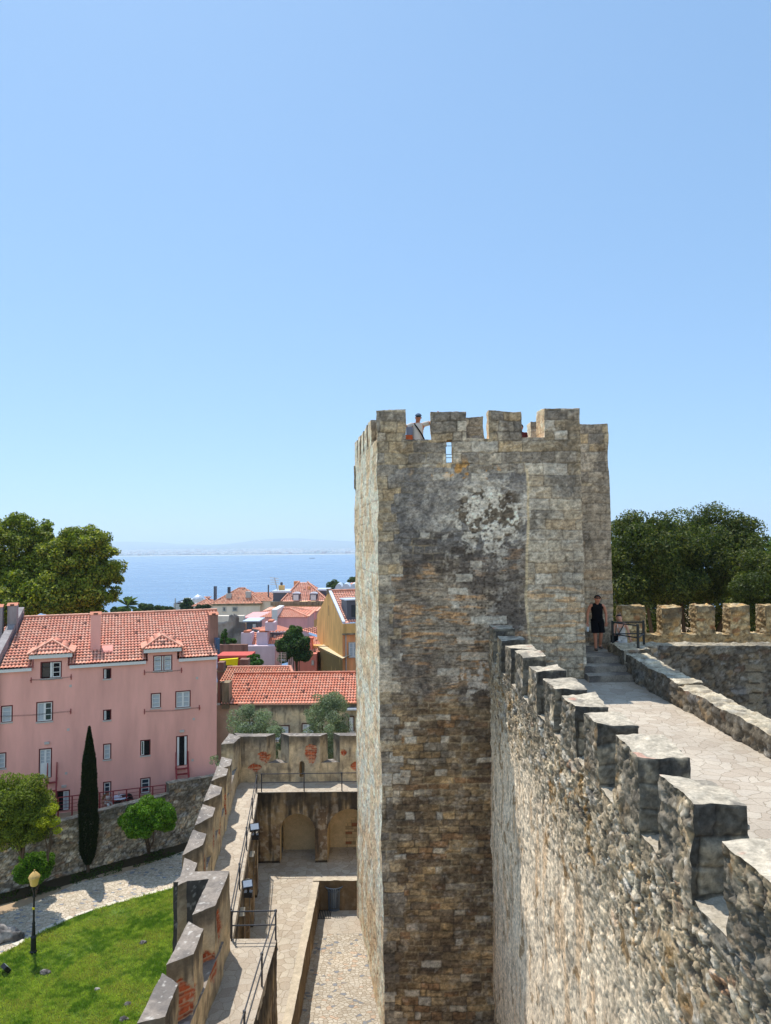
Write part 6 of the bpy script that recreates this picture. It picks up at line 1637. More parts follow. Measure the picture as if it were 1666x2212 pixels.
tile_roof('roof', (x0, Y8 + 1.2, z1), (x1 + 1, Y8 + 1.2, z1), (x1 + 1, Y8 + 7, P(*gr(1300, 812), Y=Y8 + 7).z), (x0, Y8 + 7, P(*gr(1300, 812), Y=Y8 + 7).z), h8, pal='light', seed=170, pitch=.24, cols=5)
p = P(*gr(1288, 832), Y=Y8 + 2); q_ = P(*gr(1324, 930), Y=Y8 + 2); c_ = MB().box(p.x, q_.x, Y8 + 2, Y8 + 3.2, q_.z - 1, p.z).build('chimney', M['salmon'], h8)
MB().box(p.x - .1, q_.x + .1, Y8 + 1.9, Y8 + 3.3, p.z, p.z + .25).build('cap', mat_plain('clay_cap_salmon', L(200,110,86), .8), c_)
win_f(h8, Y8, gr(1318, 0)[0], gr(1335, 0)[0], gr(0, 966)[1], gr(0, 996)[1], 'onedark', 'sill')
mb = MB()
for k in range(9): mb.box(x0 + 4.4 + k * .4, x0 + 4.43 + k * .4, Y8 - .05, Y8, z1, z1 + .9)
mb.box(x0 + 4.3, x1, Y8 - .06, Y8 - .01, z1 + .85, z1 + .92).build('balcony_rail', M['dark'], h8)

# mansard row behind the ochre house and the roof at the tower edge
h9 = house('dark slate mansard row with rounded white dormer roofs above the ochre house', 'mansard_house', loc=(-7, 118, -45))
Y9 = 116.
x0, x1, z0, z1 = box_wall(h9, g2(1050, 0)[0], g2(1500, 0)[0], g2(0, 620)[1], g2(0, 425)[1], Y9, 8, 'slate')
for k, (a_, b_) in enumerate(((1040, 1170), (1160, 1310), (1300, 1450))):
    p = P(*g2(a_, 380), Y=Y9 - .5); q_ = P(*g2(b_, 430), Y=Y9 - .5); cx = (p.x + q_.x) / 2; w = (q_.x - p.x) / 2
    mb = MB(); an = np.linspace(0, math.pi, 9)
    mb.add([(cx + w * math.cos(a), Y9 - .8, q_.z + .9 * math.sin(a)) for a in an] + [(cx + w * math.cos(a), Y9 + 4, q_.z + .9 * math.sin(a)) for a in an], [tuple(range(9))] + [(j, j + 9, j + 10, j + 1) for j in range(8)])
    mb.build('rounded_roof', M['zinc'], h9)
    MB().box(cx - w * .4, cx + w * .4, Y9 - .9, Y9 - .82, q_.z - 1.8, q_.z).build('window', M['white'], h9)
h10 = house('far house with a brown tiled roof just left of the tower edge', 'brown_roofed_house', loc=(-6, 140, -50))
x0, x1, z0, z1 = box_wall(h10, g2(1225, 0)[0], g2(1700, 0)[0], g2(0, 500)[1], g2(0, 385)[1], 138., 9, 'cream')
hip(h10, x0, x1, 138., z1, 9, P(*g2(1330, 285), Y=142).z - z1, 3.6, 3.6, .3, 'old', 180, .32)

# white house at the far left of the roofs, brown roofs next to it
h11 = house('white house with a small dome and white chimneys at the water side', 'white_house', loc=(-45, 158, -60))
x0, x1, z0, z1 = box_wall(h11, gr(403, 0)[0], gr(542, 0)[0], gr(0, 720)[1], gr(0, 592)[1], 158., 9, 'white')
MB().add([(x0 - .2, 157.7, z1 + .05), (x0 + 2.4, 157.7, z1 + 1.0), (x0 + 2.4, 163, z1 + 1.0), (x0 - .2, 163, z1 + .05)], [(0, 1, 2, 3)]).build('sloping_roof', mat_plain('old_clay', L(170,104,84), .9), h11)
for a_, b_, c_ in ((468, 500, 555), (482, 524, 562)):
    p = P(*gr(a_, c_), Y=160.); q_ = P(*gr(b_, c_), Y=160.); MB().box(p.x, q_.x, 160, 162, z1, p.z).build('chimney', M['white'], h11)
p = P(*gr(565, 535), Y=162.); MB().lathe([(1.2, p.z - .9), (1.15, p.z - .6), (.8, p.z - .2), (.3, p.z + .05), (.04, p.z + .3)], p.x, p.y, 16).build('dome', M['zinc'], h11)
MB().box(p.x - 1.2, p.x + 1.2, 161, 163.4, z1 - 3, p.z - .9).build('dome_base', M['white'], h11)
p = P(*gr(414, 555), Y=156.); MB().tube([(p.x, p.y, p.z), (p.x, p.y, z1 - 2)], .12, 5).build('flagpole', M['sill'], h11)
h12 = house('pair of low brown tiled roofs between the white house and the cream house', 'brown_low_house', loc=(-36, 150, -60))
x0, x1, z0, z1 = box_wall(h12, gr(535, 0)[0], gr(662, 0)[0], gr(0, 720)[1], gr(0, 608)[1], 150., 8, 'white')
hip(h12, x0, x1, 150., z1, 8, P(*gr(600, 548), Y=154).z - z1, 3, 3, .3, 'old', 190, .34)
for k, (a, b, Yk, mt, lab) in enumerate((((700, 780), (655, 700), 100., 'white', 'small white wall top with potted plants behind the ruined wall'),)):
    t = tag(thing('roof_terrace_wall', lab, 'wall', (P(*gr(740, 700), Y=Yk).x, Yk, -45)))
    box_wall(t, gr(690, 0)[0], gr(870, 0)[0], gr(0, 760)[1], gr(0, 672)[1], Yk, 1, M['cream'])
# antennas
for k, (gx_, gyt, gyb, Yk, lab) in enumerate(((1118, 915, 1020, 64., 'grid television antenna on a pole above the low tiled roof'), (1090, 418, 500, 133., 'thin leaning antenna mast above the mansion roof'))):
    t = thing('antenna', lab, 'antenna', P(*gr(gx_, gyb), Y=Yk))
    p = P(*gr(gx_ if k == 0 else gx_ - 18, gyt), Y=Yk); q_ = P(*gr(gx_ + (4 if k else 0), gyb + 8), Y=Yk)
    MB().tube([tuple(q_), tuple(p)], .035 if k == 0 else .09, 6).build('mast', M['sill'], t)
    if k == 0:
        mb = MB()
        for j in range(6):
            for i_ in (-1, 1): mb.tube([(p.x + i_ * .02, Yk, p.z - .05 - j * .14), (p.x + i_ * .42, Yk - .1, p.z - .02 - j * .14)], .012, 4)
        for i_ in (-.42, -.25, .25, .42): mb.tube([(p.x + i_, Yk - .05, p.z), (p.x + i_, Yk - .05, p.z - .8)], .012, 4)
        mb.build('grid', M['sill'], t)
    else:
        mb = MB()
        for j in range(4): mb.tube([(p.x - .8, Yk, p.z - j * .4), (p.x + .8, Yk, p.z - .15 - j * .4)], .05, 4)
        mb.build('crossbars', M['sill'], t)

# ---- garden wall
gwt = thing('garden_wall', 'long stone garden wall behind the cypress, stepping up at its right end', 'wall', (-18, 46, GZ))
ga = Vector((-30.3, 36.2)); gb = Vector((-10.8, 51.6)); gd = (gb - ga).normalized(); gn = Vector((gd.y, -gd.x))
def gpt(s): return ga + gd * s
LG = (gb - ga).length
stp = PV(365, 1716, (ga.x, ga.y), (gd.x, gd.y)); sst = (Vector((stp.x, stp.y)) - ga).dot(gd)
zl = PV(100, 1790, (ga.x, ga.y), (gd.x, gd.y)).z; zm_ = stp.z; zh = PV(368, 1693, (ga.x, ga.y), (gd.x, gd.y)).z; ze = PV(465, 1678, (ga.x, ga.y), (gd.x, gd.y)).z
pr = []
for s0, s1, za_, zb_ in ((0, sst, zl, zm_), (sst, LG, zh, ze)):
    a = gpt(s0); b = gpt(s1); c = b - gn * .55; d = a - gn * .55
    pr.append(qsolid([(a.x, a.y), (b.x, b.y), (c.x, c.y), (d.x, d.y)], GZ - .1, [za_, zb_, zb_, za_], .07, st_garden, .05))
V, F, C = join(pr)
mesh_np('wall_face', V, F, M['stone'], gwt, C)
# ================================================================== PLANTS
def leaves(name, centres, radii, n, size, pal, w, parent, seed=0, up=.3, shell=(.7, 1.05), aspect=.55, mat=None, clump=None, var=.35, gap=None):
    """n leaf faces spread through blobs (centre, radius 3-vector)"""
    rs = np.random.RandomState(seed)
    cen = np.array(centres, float); rad = np.array(radii, float)
    vol = rad[:, 0] * rad[:, 1] + rad[:, 1] * rad[:, 2] + rad[:, 0] * rad[:, 2]
    idx = rs.choice(len(cen), n, p=vol / vol.sum())
    d = rs.normal(size=(n, 3)); d /= np.linalg.norm(d, axis=1)[:, None]
    r = shell[0] + (shell[1] - shell[0]) * rs.rand(n) ** .7
    Pp = cen[idx] + d * rad[idx] * r[:, None]
    if clump:
        nz = fbm(Pp * clump, 3, seed + 3); Pp = cen[idx] + (Pp - cen[idx]) * (.55 + .95 * nz)[:, None]
        if gap is not None:
            k = nz + .12 * rs.rand(n) > gap; Pp, idx, d = Pp[k], idx[k], d[k]; n = len(Pp)
    nn = d * .8 + rs.normal(size=(n, 3)) * .75 + np.array([0, 0, up]); nn /= np.linalg.norm(nn, axis=1)[:, None]
    a = np.cross(nn, rs.normal(size=(n, 3))); a /= np.linalg.norm(a, axis=1)[:, None]; b = np.cross(nn, a)
    s = size * rs.uniform(.6, 1.3, n)
    V = np.stack([Pp - a * s[:, None], Pp + b * (s * aspect)[:, None], Pp + a * s[:, None], Pp - b * (s * aspect)[:, None]], 1)
    hb = rs.rand(len(cen))[idx]; C = pick(np.clip(.55 * rs.rand(n) + .45 * hb, 0, 1), pal, w) * rs.uniform(1 - var, 1 + var, n)[:, None]
    return mesh_np(name, V.reshape(-1, 3), np.arange(n * 4).reshape(-1, 4), mat or M['leaf'], parent, np.repeat(C, 4, 0))
def blobs(c, R_, n, r, seed, flat=1.0, low=-.5):
    """sub-clump centres over an ellipsoid crown"""
    rs = np.random.RandomState(seed); out = []; rr = []
    while len(out) < n:
        d = rs.normal(size=3); d /= np.linalg.norm(d)
        if d[2] < low: continue
        k = rs.uniform(.55, 1.0)
        out.append(np.array(c) + d * np.array(R_) * k); q = r * rs.uniform(.6, 1.3); rr.append((q, q, q * flat))
    return out, rr
M['bark'] = mat_plain('bark', L(92,78,64), .95, 0, .1, .35, 8, .6)
def trunk(parent, base, tips, r0, r1, name='trunk', seed=0):
    rg = random.Random(seed); mb = MB()
    for t in tips:
        b = Vector(base); t = Vector(t); pts = []
        for k in range(7):
            f = k / 6; p = b.lerp(t, f); p += Vector((rg.uniform(-1, 1), rg.uniform(-1, 1), 0)) * (.03 * (t - b).length * math.sin(f * math.pi)); pts.append(p)
        mb.tube(pts, [r0 + (r1 - r0) * k / 6 for k in range(7)], 8)
    return mb.build(name, M['bark'], parent)
GREEN = [(58,72,26),(84,96,36),(112,116,46),(44,56,26),(132,128,60)]
def tree(label, name, cat, c, R_, base, n, size, seed, pal=GREEN, w=(4,4,2.5,3,1), nb=60, r=1.0, tips=None, tr=.3, clump=.7, gap=.40, low=-.6, group=None, **k):
    t = thing(name, label, cat, base, group)
    cs, rr = blobs(c, R_, nb, r, seed, .8, low)
    leaves('crown', cs, rr, n, size, pal, w, t, seed, clump=clump, gap=gap, **k)
    rg = random.Random(seed)
    tips = tips or [tuple(Vector(c) + Vector((rg.uniform(-.55, .55) * R_[0], rg.uniform(-.5, .5) * R_[1], rg.uniform(-.1, .5) * R_[2]))) for _ in range(6)]
    trunk(t, base, tips, tr, tr * .2, seed=seed)
    return t
# big trees right, behind the crenellated wall
DK = [(54,68,28),(76,88,36),(106,110,50),(42,54,26),(126,124,62)]
gT = 'dark evergreen trees behind the crenellated wall'
def ct(x, y, Y): return tuple(P(x, y, Y=Y))
tree('broad dark evergreen tree just right of the tower', 'evergreen_tree', 'tree', ct(1400, 1235, 47), (3.6, 3.2, 3.6), tuple(P(1420, 1340, Y=47))[:2] + (-13,), 85000, .085, 11, DK, nb=150, r=.8, tr=.28, clump=1.6, gap=.34, group=gT, tips=[ct(1360, 1215, 47), ct(1455, 1195, 47), ct(1390, 1250, 46), ct(1440, 1270, 47.5), ct(1330, 1285, 47)])
tree('tallest and widest dark evergreen tree, domed against the sky at the right', 'evergreen_tree', 'tree', ct(1530, 1228, 50), (4.3, 3.5, 4.0), tuple(P(1500, 1340, Y=50))[:2] + (-13,), 100000, .085, 12, DK, nb=170, r=.85, tr=.30, clump=1.6, gap=.34, group=gT, tips=[ct(1500, 1200, 50), ct(1585, 1190, 50), ct(1540, 1230, 49), ct(1610, 1260, 50), ct(1470, 1260, 50)])
tree('brighter green tree at the right edge behind the dark ones', 'evergreen_tree', 'tree', ct(1690, 1258, 64), (5.2, 3.5, 4.2), tuple(P(1680, 1340, Y=64))[:2] + (-13,), 60000, .10, 13, [(64,96,24),(88,124,34),(50,76,22),(108,138,48)], (3,3,2,1), nb=110, r=.85, tr=.3, clump=1.5, group=gT)
tree('lower dark tree filling the gap behind the merlons at the right edge', 'evergreen_tree', 'tree', ct(1655, 1290, 44), (2.6, 2.4, 2.8), tuple(P(1650, 1340, Y=44))[:2] + (-13,), 40000, .08, 14, DK, nb=50, r=.8, tr=.2, clump=1.0, group=gT)
tree('low shady tree between the two big crowns, seen behind the merlons', 'evergreen_tree', 'tree', ct(1460, 1330, 54), (6.5, 3.5, 3.0), tuple(P(1470, 1380, Y=54))[:2] + (-13,), 60000, .09, 15, DK, nb=80, r=1.1, tr=.25, clump=.9, group=gT)
# plane trees left
PL = [(96,112,28),(128,136,40),(70,88,26),(166,164,62),(52,68,24)]
gL = 'tall plane trees behind the pink house'
tree('big plane tree at the left edge with yellowish leaves', 'plane_tree', 'tree', ct(40, 1215, 72), (4.9, 4.0, 4.9), tuple(P(60, 1400, Y=72))[:2] + (-22,), 110000, .14, 21, PL, nb=260, r=.6, tr=.4, clump=1.4, gap=.49, shell=(.45, 1.25), group=gL, up=.5)
tree('plane tree right of the bigger one, its branches reaching over the river view', 'plane_tree', 'tree', ct(165, 1238, 70), (4.3, 3.6, 4.4), tuple(P(160, 1400, Y=70))[:2] + (-22,), 100000, .135, 22, PL, nb=240, r=.58, tr=.35, clump=1.4, gap=.49, shell=(.45, 1.25), group=gL, up=.5)
tree('lower shadowed plane crown joining the two taller ones', 'plane_tree', 'tree', ct(90, 1300, 68), (6.4, 3.5, 2.6), tuple(P(110, 1400, Y=68))[:2] + (-22,), 70000, .16, 23, PL, nb=120, r=.8, tr=.3, clump=1.6, gap=.42, shell=(.45, 1.25), group=gL)
# palm
pm = thing('palm_tree', 'small fan palm on the shore slope left of the white house', 'tree', tuple(P(*gr(95, 660), Y=150)))
pc = P(*gr(95, 605), Y=150); rs = random.Random(5); mb = MB(); pgc = lin((86, 104, 60))
for k in range(34):
    a = rs.uniform(0, 6.28); e = rs.uniform(-.5, 1.1); L_ = rs.uniform(2.6, 3.6); d = Vector((math.cos(a) * math.cos(e), math.sin(a) * math.cos(e), math.sin(e)))
    s = d.cross(Vector((0, 0, 1))).normalized() * .45; p = Vector(pc); m1 = p + d * L_ * .6; m2 = p + d * L_ - Vector((0, 0, L_ * .25)); g = rs.uniform(.6, 1.3)
    mb.add([p, m1 - s, m2, m1 + s], [(0, 1, 2, 3)], tuple(pgc * g))
mb.build('fronds', M['leaf'], pm)
trunk(pm, tuple(P(*gr(95, 690), Y=150)), [tuple(pc)], .35, .3)
FG = [(84,104,64),(64,84,54),(108,124,76)]
gF = 'trees on the far slope above the river'
for k, (a, b, rx, rz, Yk, lab, sd) in enumerate(((222, 625, 46, 34, 150, 'rounded grey-green tree right of the palm', 31), (305, 632, 44, 26, 152, 'wide dark tree line clump in the middle of the far slope', 32), (370, 634, 34, 20, 152, 'low dark bush at the right end of the far slope trees', 33),
        (20, 640, 60, 20, 140, 'low tree hedge left of the palm, above the pink house ridge', 34), (165, 645, 40, 18, 146, 'light green bush at the foot of the palm', 35), (270, 655, 150, 14, 145, 'long low hedge showing just above the pink house ridge', 36))):
    c = P(*gr(a, b), Y=Yk); sx = rx * .32551 * Yk / FD; sz = rz * .32551 * Yk / FD
    tree(lab, 'slope_tree', 'tree', tuple(c), (sx, sx * .6, sz), (c.x, c.y, c.z - sz - 8), 7000, .22, sd, FG, (3,2,1), nb=22, r=sz * .45, tr=.25, clump=.5, gap=.40, group=gF)
c = P(*gr(490, 612), Y=155); tree('dark pine with pointed top in front of the white house', 'pine_tree', 'tree', tuple(c), (1.2, 1.2, 1.8), (c.x, c.y, c.z - 9), 4000, .2, 37, [(44,66,48),(60,84,56)], (1, 1), nb=16, r=.7, tr=.2, gap=.3)
c = P(*gr(590, 632), Y=148); tree('small dark conifer below the brown low roofs', 'pine_tree', 'tree', tuple(c), (1.5, 1.2, 1.2), (c.x, c.y, c.z - 7), 3000, .2, 38, [(44,66,48),(60,84,56)], (1, 1), nb=12, r=.5, tr=.15, gap=.3)
c = P(*g2(1030, 390), Y=150); tree('rounded tree above the slate mansard roofs', 'slope_tree', 'tree', tuple(c), (1.6, 1.3, 1.15), (c.x, c.y, c.z - 9), 7000, .13, 39, FG, (3,2,1), nb=20, r=.6, tr=.2, gap=.35, group=gF)
c = P(*g2(1370, 280), Y=160); tree('tree top peeping over the brown roof by the tower edge', 'slope_tree', 'tree', tuple(c), (1.6, 1.3, 1.0), (c.x, c.y, c.z - 9), 4000, .16, 40, FG, (3,2,1), nb=14, r=.6, tr=.2, gap=.35, group=gF)
# dark tree among the houses
tree('dark leafy tree between the lilac house and the ochre house', 'courtyard_tree', 'tree', ct(*g2(300, 1520), 75), (1.55, 1.5, 1.85), tuple(P(*g2(320, 1900), Y=75))[:2] + (-26,), 36000, .085, 51, [(50,78,40),(70,100,48),(38,58,34),(120,130,60)], (4,3,3,1), nb=60, r=.45, tr=.15, clump=1.6)
tree('small pointed plant rising above the dark leafy tree', 'courtyard_tree', 'tree', ct(*g2(330, 1270), 76), (.6, .5, 1.3), tuple(P(*g2(330, 1700), Y=76))[:2] + (-26,), 7000, .09, 52, [(84,112,44),(60,90,40)], (1, 1), nb=16, r=.4, tr=.08, gap=.42)
for k, (a, b, rx, rz, Yk, lab) in enumerate(((755, 845, 60, 22, 86, 'spreading green shrub at the foot of the ruined grey wall'), (740, 800, 20, 34, 85, 'upright young tree beside the ruined grey wall'), (945, 990, 40, 34, 68, 'green climbing plant between the squat chimney and the lilac wall'), (940, 945, 48, 16, 76, 'dark ivy hanging over the red topped house'))):
    c = P(*gr(a, b), Y=Yk); sx = rx * .32551 * Yk / FD; sz = rz * .32551 * Yk / FD
    tree(lab, 'shrub', 'shrub', tuple(c), (sx, sx * .7, sz), (c.x, c.y, c.z - sz - 3), 6000, .09, 60 + k, [(62,100,46),(84,124,56),(44,74,40)], (3,2,2), nb=18, r=min(sx, sz) * .5, tr=.06, clump=1.2, gap=.36, group='small garden plants among the houses')
# olive trees behind the curtain wall
OL = [(108,122,96),(134,146,122),(84,98,74),(160,168,146)]
gO = 'olive trees behind the curtain wall'
tree('smaller grey-green olive tree, left of the two behind the curtain wall', 'olive_tree', 'tree', ct(543, 1562, 40), (1.15, 1.0, .95), tuple(P(575, 1650, Y=40))[:2] + (GZ,), 16000, .045, 71, OL, (3,3,2,1), nb=36, r=.34, tr=.09, clump=1.6, gap=.40, group=gO, aspect=.35)
tree('larger grey-green olive tree, right of the two behind the curtain wall', 'olive_tree', 'tree', ct(706, 1552, 38), (1.15, 1.05, 1.35), tuple(P(700, 1650, Y=38))[:2] + (GZ,), 26000, .045, 72, OL, (3,3,2,1), nb=50, r=.36, tr=.10, clump=1.6, gap=.38, group=gO, aspect=.35)
tree('thin olive growth filling the notch between the merlons', 'olive_tree', 'tree', ct(598, 1608, 37), (.5, .4, 1.3), tuple(P(600, 1650, Y=37))[:2] + (GZ,), 9000, .04, 73, OL, (3,3,2,1), nb=20, r=.25, tr=.05, clump=1.6, gap=.36, group=gO, aspect=.35)
tree('drooping olive branches in the right notch of the curtain wall', 'olive_tree', 'tree', ct(705, 1612, 36), (.45, .4, 1.2), tuple(P(705, 1650, Y=36))[:2] + (GZ,), 9000, .04, 74, OL, (3,3,2,1), nb=20, r=.25, tr=.05, clump=1.6, gap=.36, group=gO, aspect=.35)
tree('tiny silvery sprig rooted beside the topmost pointed merlon', 'wild_plant', 'plant', ct(466, 1646, 30.2), (.28, .2, .35), tuple(P(480, 1668, Y=30.2)), 700, .03, 75, OL, (3,3,2,1), nb=10, r=.12, tr=.01, clump=2, gap=.3, aspect=.4)
# garden plants
BR = [(58,96,16),(84,124,24),(112,146,34),(40,70,14)]
c = P(320, 1770, Y=45.6)
tree('round bright green orange tree right of the cypress', 'orange_tree', 'tree', tuple(c), (1.55, 1.15, 1.15), tuple(P(322, 1846, z=GZ)), 60000, .055, 81, BR, (3,4,2,2), nb=110, r=.36, tr=.07, clump=2.2, gap=.34, low=-.7, tips=[tuple(c + Vector((dx, 0, dz))) for dx, dz in ((-.6, .1), (.5, .2), (0, .5), (-.2, -.2))])
c = P(76, 1874, Y=42.0)
tree('small round bush left of the cypress, behind the street lamp', 'citrus_bush', 'bush', tuple(c), (1.0, .8, .75), tuple(P(76, 1918, Y=42.0))[:2] + (GZ,), 26000, .05, 82, BR, (3,3,2,3), nb=60, r=.28, tr=.06, clump=2.2, gap=.34, low=-.8)
c = P(38, 1752, Y=41.2)
tree('large untidy shrub with yellow-green shoots leaning over the garden wall', 'large_shrub', 'shrub', tuple(c), (2.0, 1.1, 1.9), tuple(P(50, 1800, Y=41.5))[:2] + (-17.6,), 80000, .055, 83, [(96,112,34),(124,136,44),(68,84,28),(160,162,52)], (3,3,2,1.5), nb=130, r=.48, tr=.07, clump=1.8, gap=.38, low=-1)
c = P(105, 1775, Y=41.0)
tree('yellow leaved bush at the right foot of the large shrub', 'yellow_bush', 'bush', tuple(c), (.7, .6, .9), (c.x, c.y, -17.6), 9000, .05, 84, [(176,178,40),(146,156,40),(112,130,34)], (3,2,1), nb=22, r=.3, tr=.04, clump=1.3, gap=.40)
# cypress
cb = P(190, 1884, z=GZ); cyp = thing('cypress_tree', 'tall slim dark cypress standing in front of the garden wall', 'tree', tuple(cb))
zt = P(186, 1571, Y=cb.y).z; Hc = zt - GZ; rs = np.random.RandomState(9)
n = 60000; f = rs.rand(n) ** .85; prof = np.interp(f, [0, .04, .1, .3, .5, .75, .9, 1], [.16, .34, .46, .55, .50, .36, .18, .02])
a = rs.uniform(0, 6.283, n); nz_ = fbm(np.stack([np.cos(a) * 2, np.sin(a) * 2, f * 9], 1), 3, 4)
rr = prof * (.72 + .5 * nz_) * (.8 + .25 * rs.rand(n)); z = GZ + .45 + f * (Hc - .45)
Pp = np.stack([cb.x + rr * np.cos(a), cb.y + rr * np.sin(a), z], 1)
up_ = np.stack([np.cos(a) * .35, np.sin(a) * .35, np.ones(n)], 1) + rs.normal(size=(n, 3)) * .25; up_ /= np.linalg.norm(up_, axis=1)[:, None]
sd_ = np.cross(up_, rs.normal(size=(n, 3))); sd_ /= np.linalg.norm(sd_, axis=1)[:, None]; s = rs.uniform(.05, .11, n)
V = np.stack([Pp, Pp + (up_ * .5 + sd_ * .25) * s[:, None], Pp + up_ * s[:, None], Pp + (up_ * .5 - sd_ * .25) * s[:, None]], 1)
C = pick(rs.rand(n), [(26,40,18),(38,54,24),(54,66,32)], [4, 3, 1]) * rs.uniform(.7, 1.3, n)[:, None]
mesh_np('crown', V.reshape(-1, 3), np.arange(n * 4).reshape(-1, 4), M['leaf'], cyp, np.repeat(C, 4, 0))
trunk(cyp, tuple(cb), [(cb.x, cb.y, zt - .6)], .11, .02)
# shaded weeds along the wall foot
rs = np.random.RandomState(6); n = 6000
s = rs.uniform(4, LG, n); o = rs.uniform(.1, 1.6, n); xx = ga.x + gd.x * s + gn.x * o; yy = ga.y + gd.y * s + gn.y * o
k = n2(xx, yy, .8, 3, 5) > .50; xx, yy = xx[k], yy[k]; n = len(xx); hh = rs.uniform(.03, .11, n); a = rs.uniform(0, 6.28, n)
V = np.stack([np.stack([xx - .04 * np.cos(a), yy - .04 * np.sin(a), np.full(n, GZ)], 1), np.stack([xx + .04 * np.cos(a), yy + .04 * np.sin(a), np.full(n, GZ)], 1), np.stack([xx + rs.normal(0, .05, n), yy + rs.normal(0, .05, n), GZ + hh], 1)], 1)
tag(mesh_np('wall_foot_weeds', V.reshape(-1, 3), np.arange(n * 3).reshape(-1, 3), M['blade'], None, np.repeat(pick(rs.rand(n), [(70,92,32),(50,70,26)], [1, 1]), 3, 0)), 'patchy green weeds at the foot of the garden wall', 'weeds', kind='stuff')

# ================================================================== GARDEN THINGS
# street lamp
lb = P(72, 2060, z=GZ); lp = thing('street_lamp', 'black cast iron street lamp with an amber lantern on the lawn edge', 'street lamp', tuple(lb))
zt = P(71, 1879, Y=lb.y).z; H_ = zt - GZ; hl = H_ - .80
MB().lathe([(.17, GZ), (.17, GZ + .12), (.13, GZ + .16), (.12, GZ + .75), (.15, GZ + .80), (.09, GZ + .88), (.065, GZ + 1.4), (.085, GZ + 1.45), (.05, GZ + 1.55), (.042, GZ + hl - .55), (.07, GZ + hl - .5), (.045, GZ + hl - .42), (.05, GZ + hl - .2), (.11, GZ + hl - .12), (.12, GZ + hl - .05), (.06, GZ + hl)], lb.x, lb.y, 14).build('pole', M['black'], lp)
MB().box(lb.x - .06, lb.x + .06, lb.y - .062, lb.y - .04, GZ + hl * .66, GZ + hl * .66 + .1).build('yellow_sticker', mat_plain('yellow_sticker', L(226,206,40)), lp)
z0 = GZ + hl
MB().lathe([(.10, z0), (.17, z0 + .05), (.24, z0 + .36), (.27, z0 + .42), (.26, z0 + .46)], lb.x, lb.y, 12).build('lantern', mat_plain('amber_glass', L(224,186,104), .35, 0, .5), lp)
MB().lathe([(.28, z0 + .46), (.24, z0 + .54), (.17, z0 + .62), (.08, z0 + .70), (.035, z0 + .72), (.03, z0 + .80)], lb.x, lb.y, 12).build('lantern_roof', mat_plain('ochre_metal', L(196,160,96), .6), lp)
# rocks
M['rock'] = mat_attr('rock', .95, 8, .8, .03, .3)
def rock(label, c, R_, seed, group=None):
    bm = bmesh.new(); bmesh.ops.create_icosphere(bm, subdivisions=4, radius=1)
    V = np.array([v.co[:] for v in bm.verts]); F = np.array([[v.index for v in f.verts] for f in bm.faces]); bm.free()
    nz = fbm(V * 1.3 + seed, 4, seed); nr = np.abs(fbm(V * 2.6 + seed, 3, seed + 5) - .5) * 2
    V = V * (.62 + .75 * nz - .25 * nr)[:, None] * np.array(R_) + np.array(c)
    V[:, 2] = np.maximum(V[:, 2], GZ - .05)
    f1 = fbm(V * 3, 4, 3); C = mixc(lin((150,144,138))[None] * np.ones_like(V), lin((76,72,70))[None] * np.ones_like(V), ss(.4, .6, f1))
    o = mesh_np('rock', V, F, M['rock'], None, C); tag(o, label, 'rock', group)
rc = P(26, 2012, z=GZ + .4); rock('big grey boulder in the lawn at the left edge beside the lamp foot', (rc.x - .75, rc.y, GZ + .15), (1.25, .6, .7), 3)
gR = 'small stones lying in the lawn'
for k, (a, b, r_, lab) in enumerate(((98, 2104, .24, 'pale stone in the grass just right of the lamp shadow'), (309, 2039, .18, 'grey stone in the grass near the zigzag wall'), (210, 2140, .14, 'low stone in the middle of the lawn'), (275, 2172, .16, 'stone at the bottom of the lawn near the merlons'), (268, 2205, .2, 'dark stone at the very bottom of the lawn'))):
    c = P(a, b, z=GZ); rock(lab, (c.x, c.y, GZ + .04), (r_, r_ * .8, r_ * .7), 10 + k, gR)
q1 = P(16, 2088, z=GZ + .3); floodlight('black floodlight on the lawn below the boulder', tuple(q1), 'floodlights fixed below the walkway railing', 1.1, 2.4)['group'] = 'garden floodlight'
# terrace furniture
def tp(x, y, z): 
    return P(x, y, z=z)
g_ = lambda a, b: ((380 + a * .14406) / 1.844, (3040 + b * .14406) / 1.844)
wb = P(*g_(330, 1150), z=TERR + .45); 
M['tablewhite'] = mat_plain('white_table', L(206,212,222), .6)
tb = P(*g_(690, 935), z=TERR + .74); t = thing('round_table', 'small round white table with dark trays in front of the seated woman', 'table', (tb.x, tb.y, TERR))
MB().lathe([(.55, TERR + .72), (.56, TERR + .735), (.55, TERR + .75)], tb.x, tb.y, 24).build('table_top', M['tablewhite'], t)
for k in range(4):
    a = math.pi / 4 + k * math.pi / 2; MB().tube([(tb.x + .15 * math.cos(a), tb.y + .15 * math.sin(a), TERR + .72), (tb.x + .42 * math.cos(a), tb.y + .42 * math.sin(a), TERR)], .018, 6).build('leg', M['dark'], t)
tag(MB().lathe([(.25, TERR + .755), (.27, TERR + .79), (.25, TERR + .80)], tb.x + .22, tb.y + .1, 18).build('tray', M['dark']), 'dark round tray on the small terrace table', 'tray')
tag(MB().lathe([(.035, TERR + .755), (.038, TERR + .95), (.02, TERR + 1.0), (.014, TERR + 1.06)], tb.x - .15, tb.y + .15, 10).build('bottle', mat_plain('pale_bottle', L(190,176,160), .3)), 'slim bottle standing on the small terrace table', 'bottle')
tag(MB().add([(tb.x + .02, tb.y - .2, TERR + .757), (tb.x + .2, tb.y - .25, TERR + .757), (tb.x + .12, tb.y - .1, TERR + .86), (tb.x + .05, tb.y - .3, TERR + .82)], [(0, 1, 2), (0, 2, 3), (1, 3, 2), (0, 3, 1)]).build('napkin', M['white']), 'crumpled white napkin on the small terrace table', 'napkin')
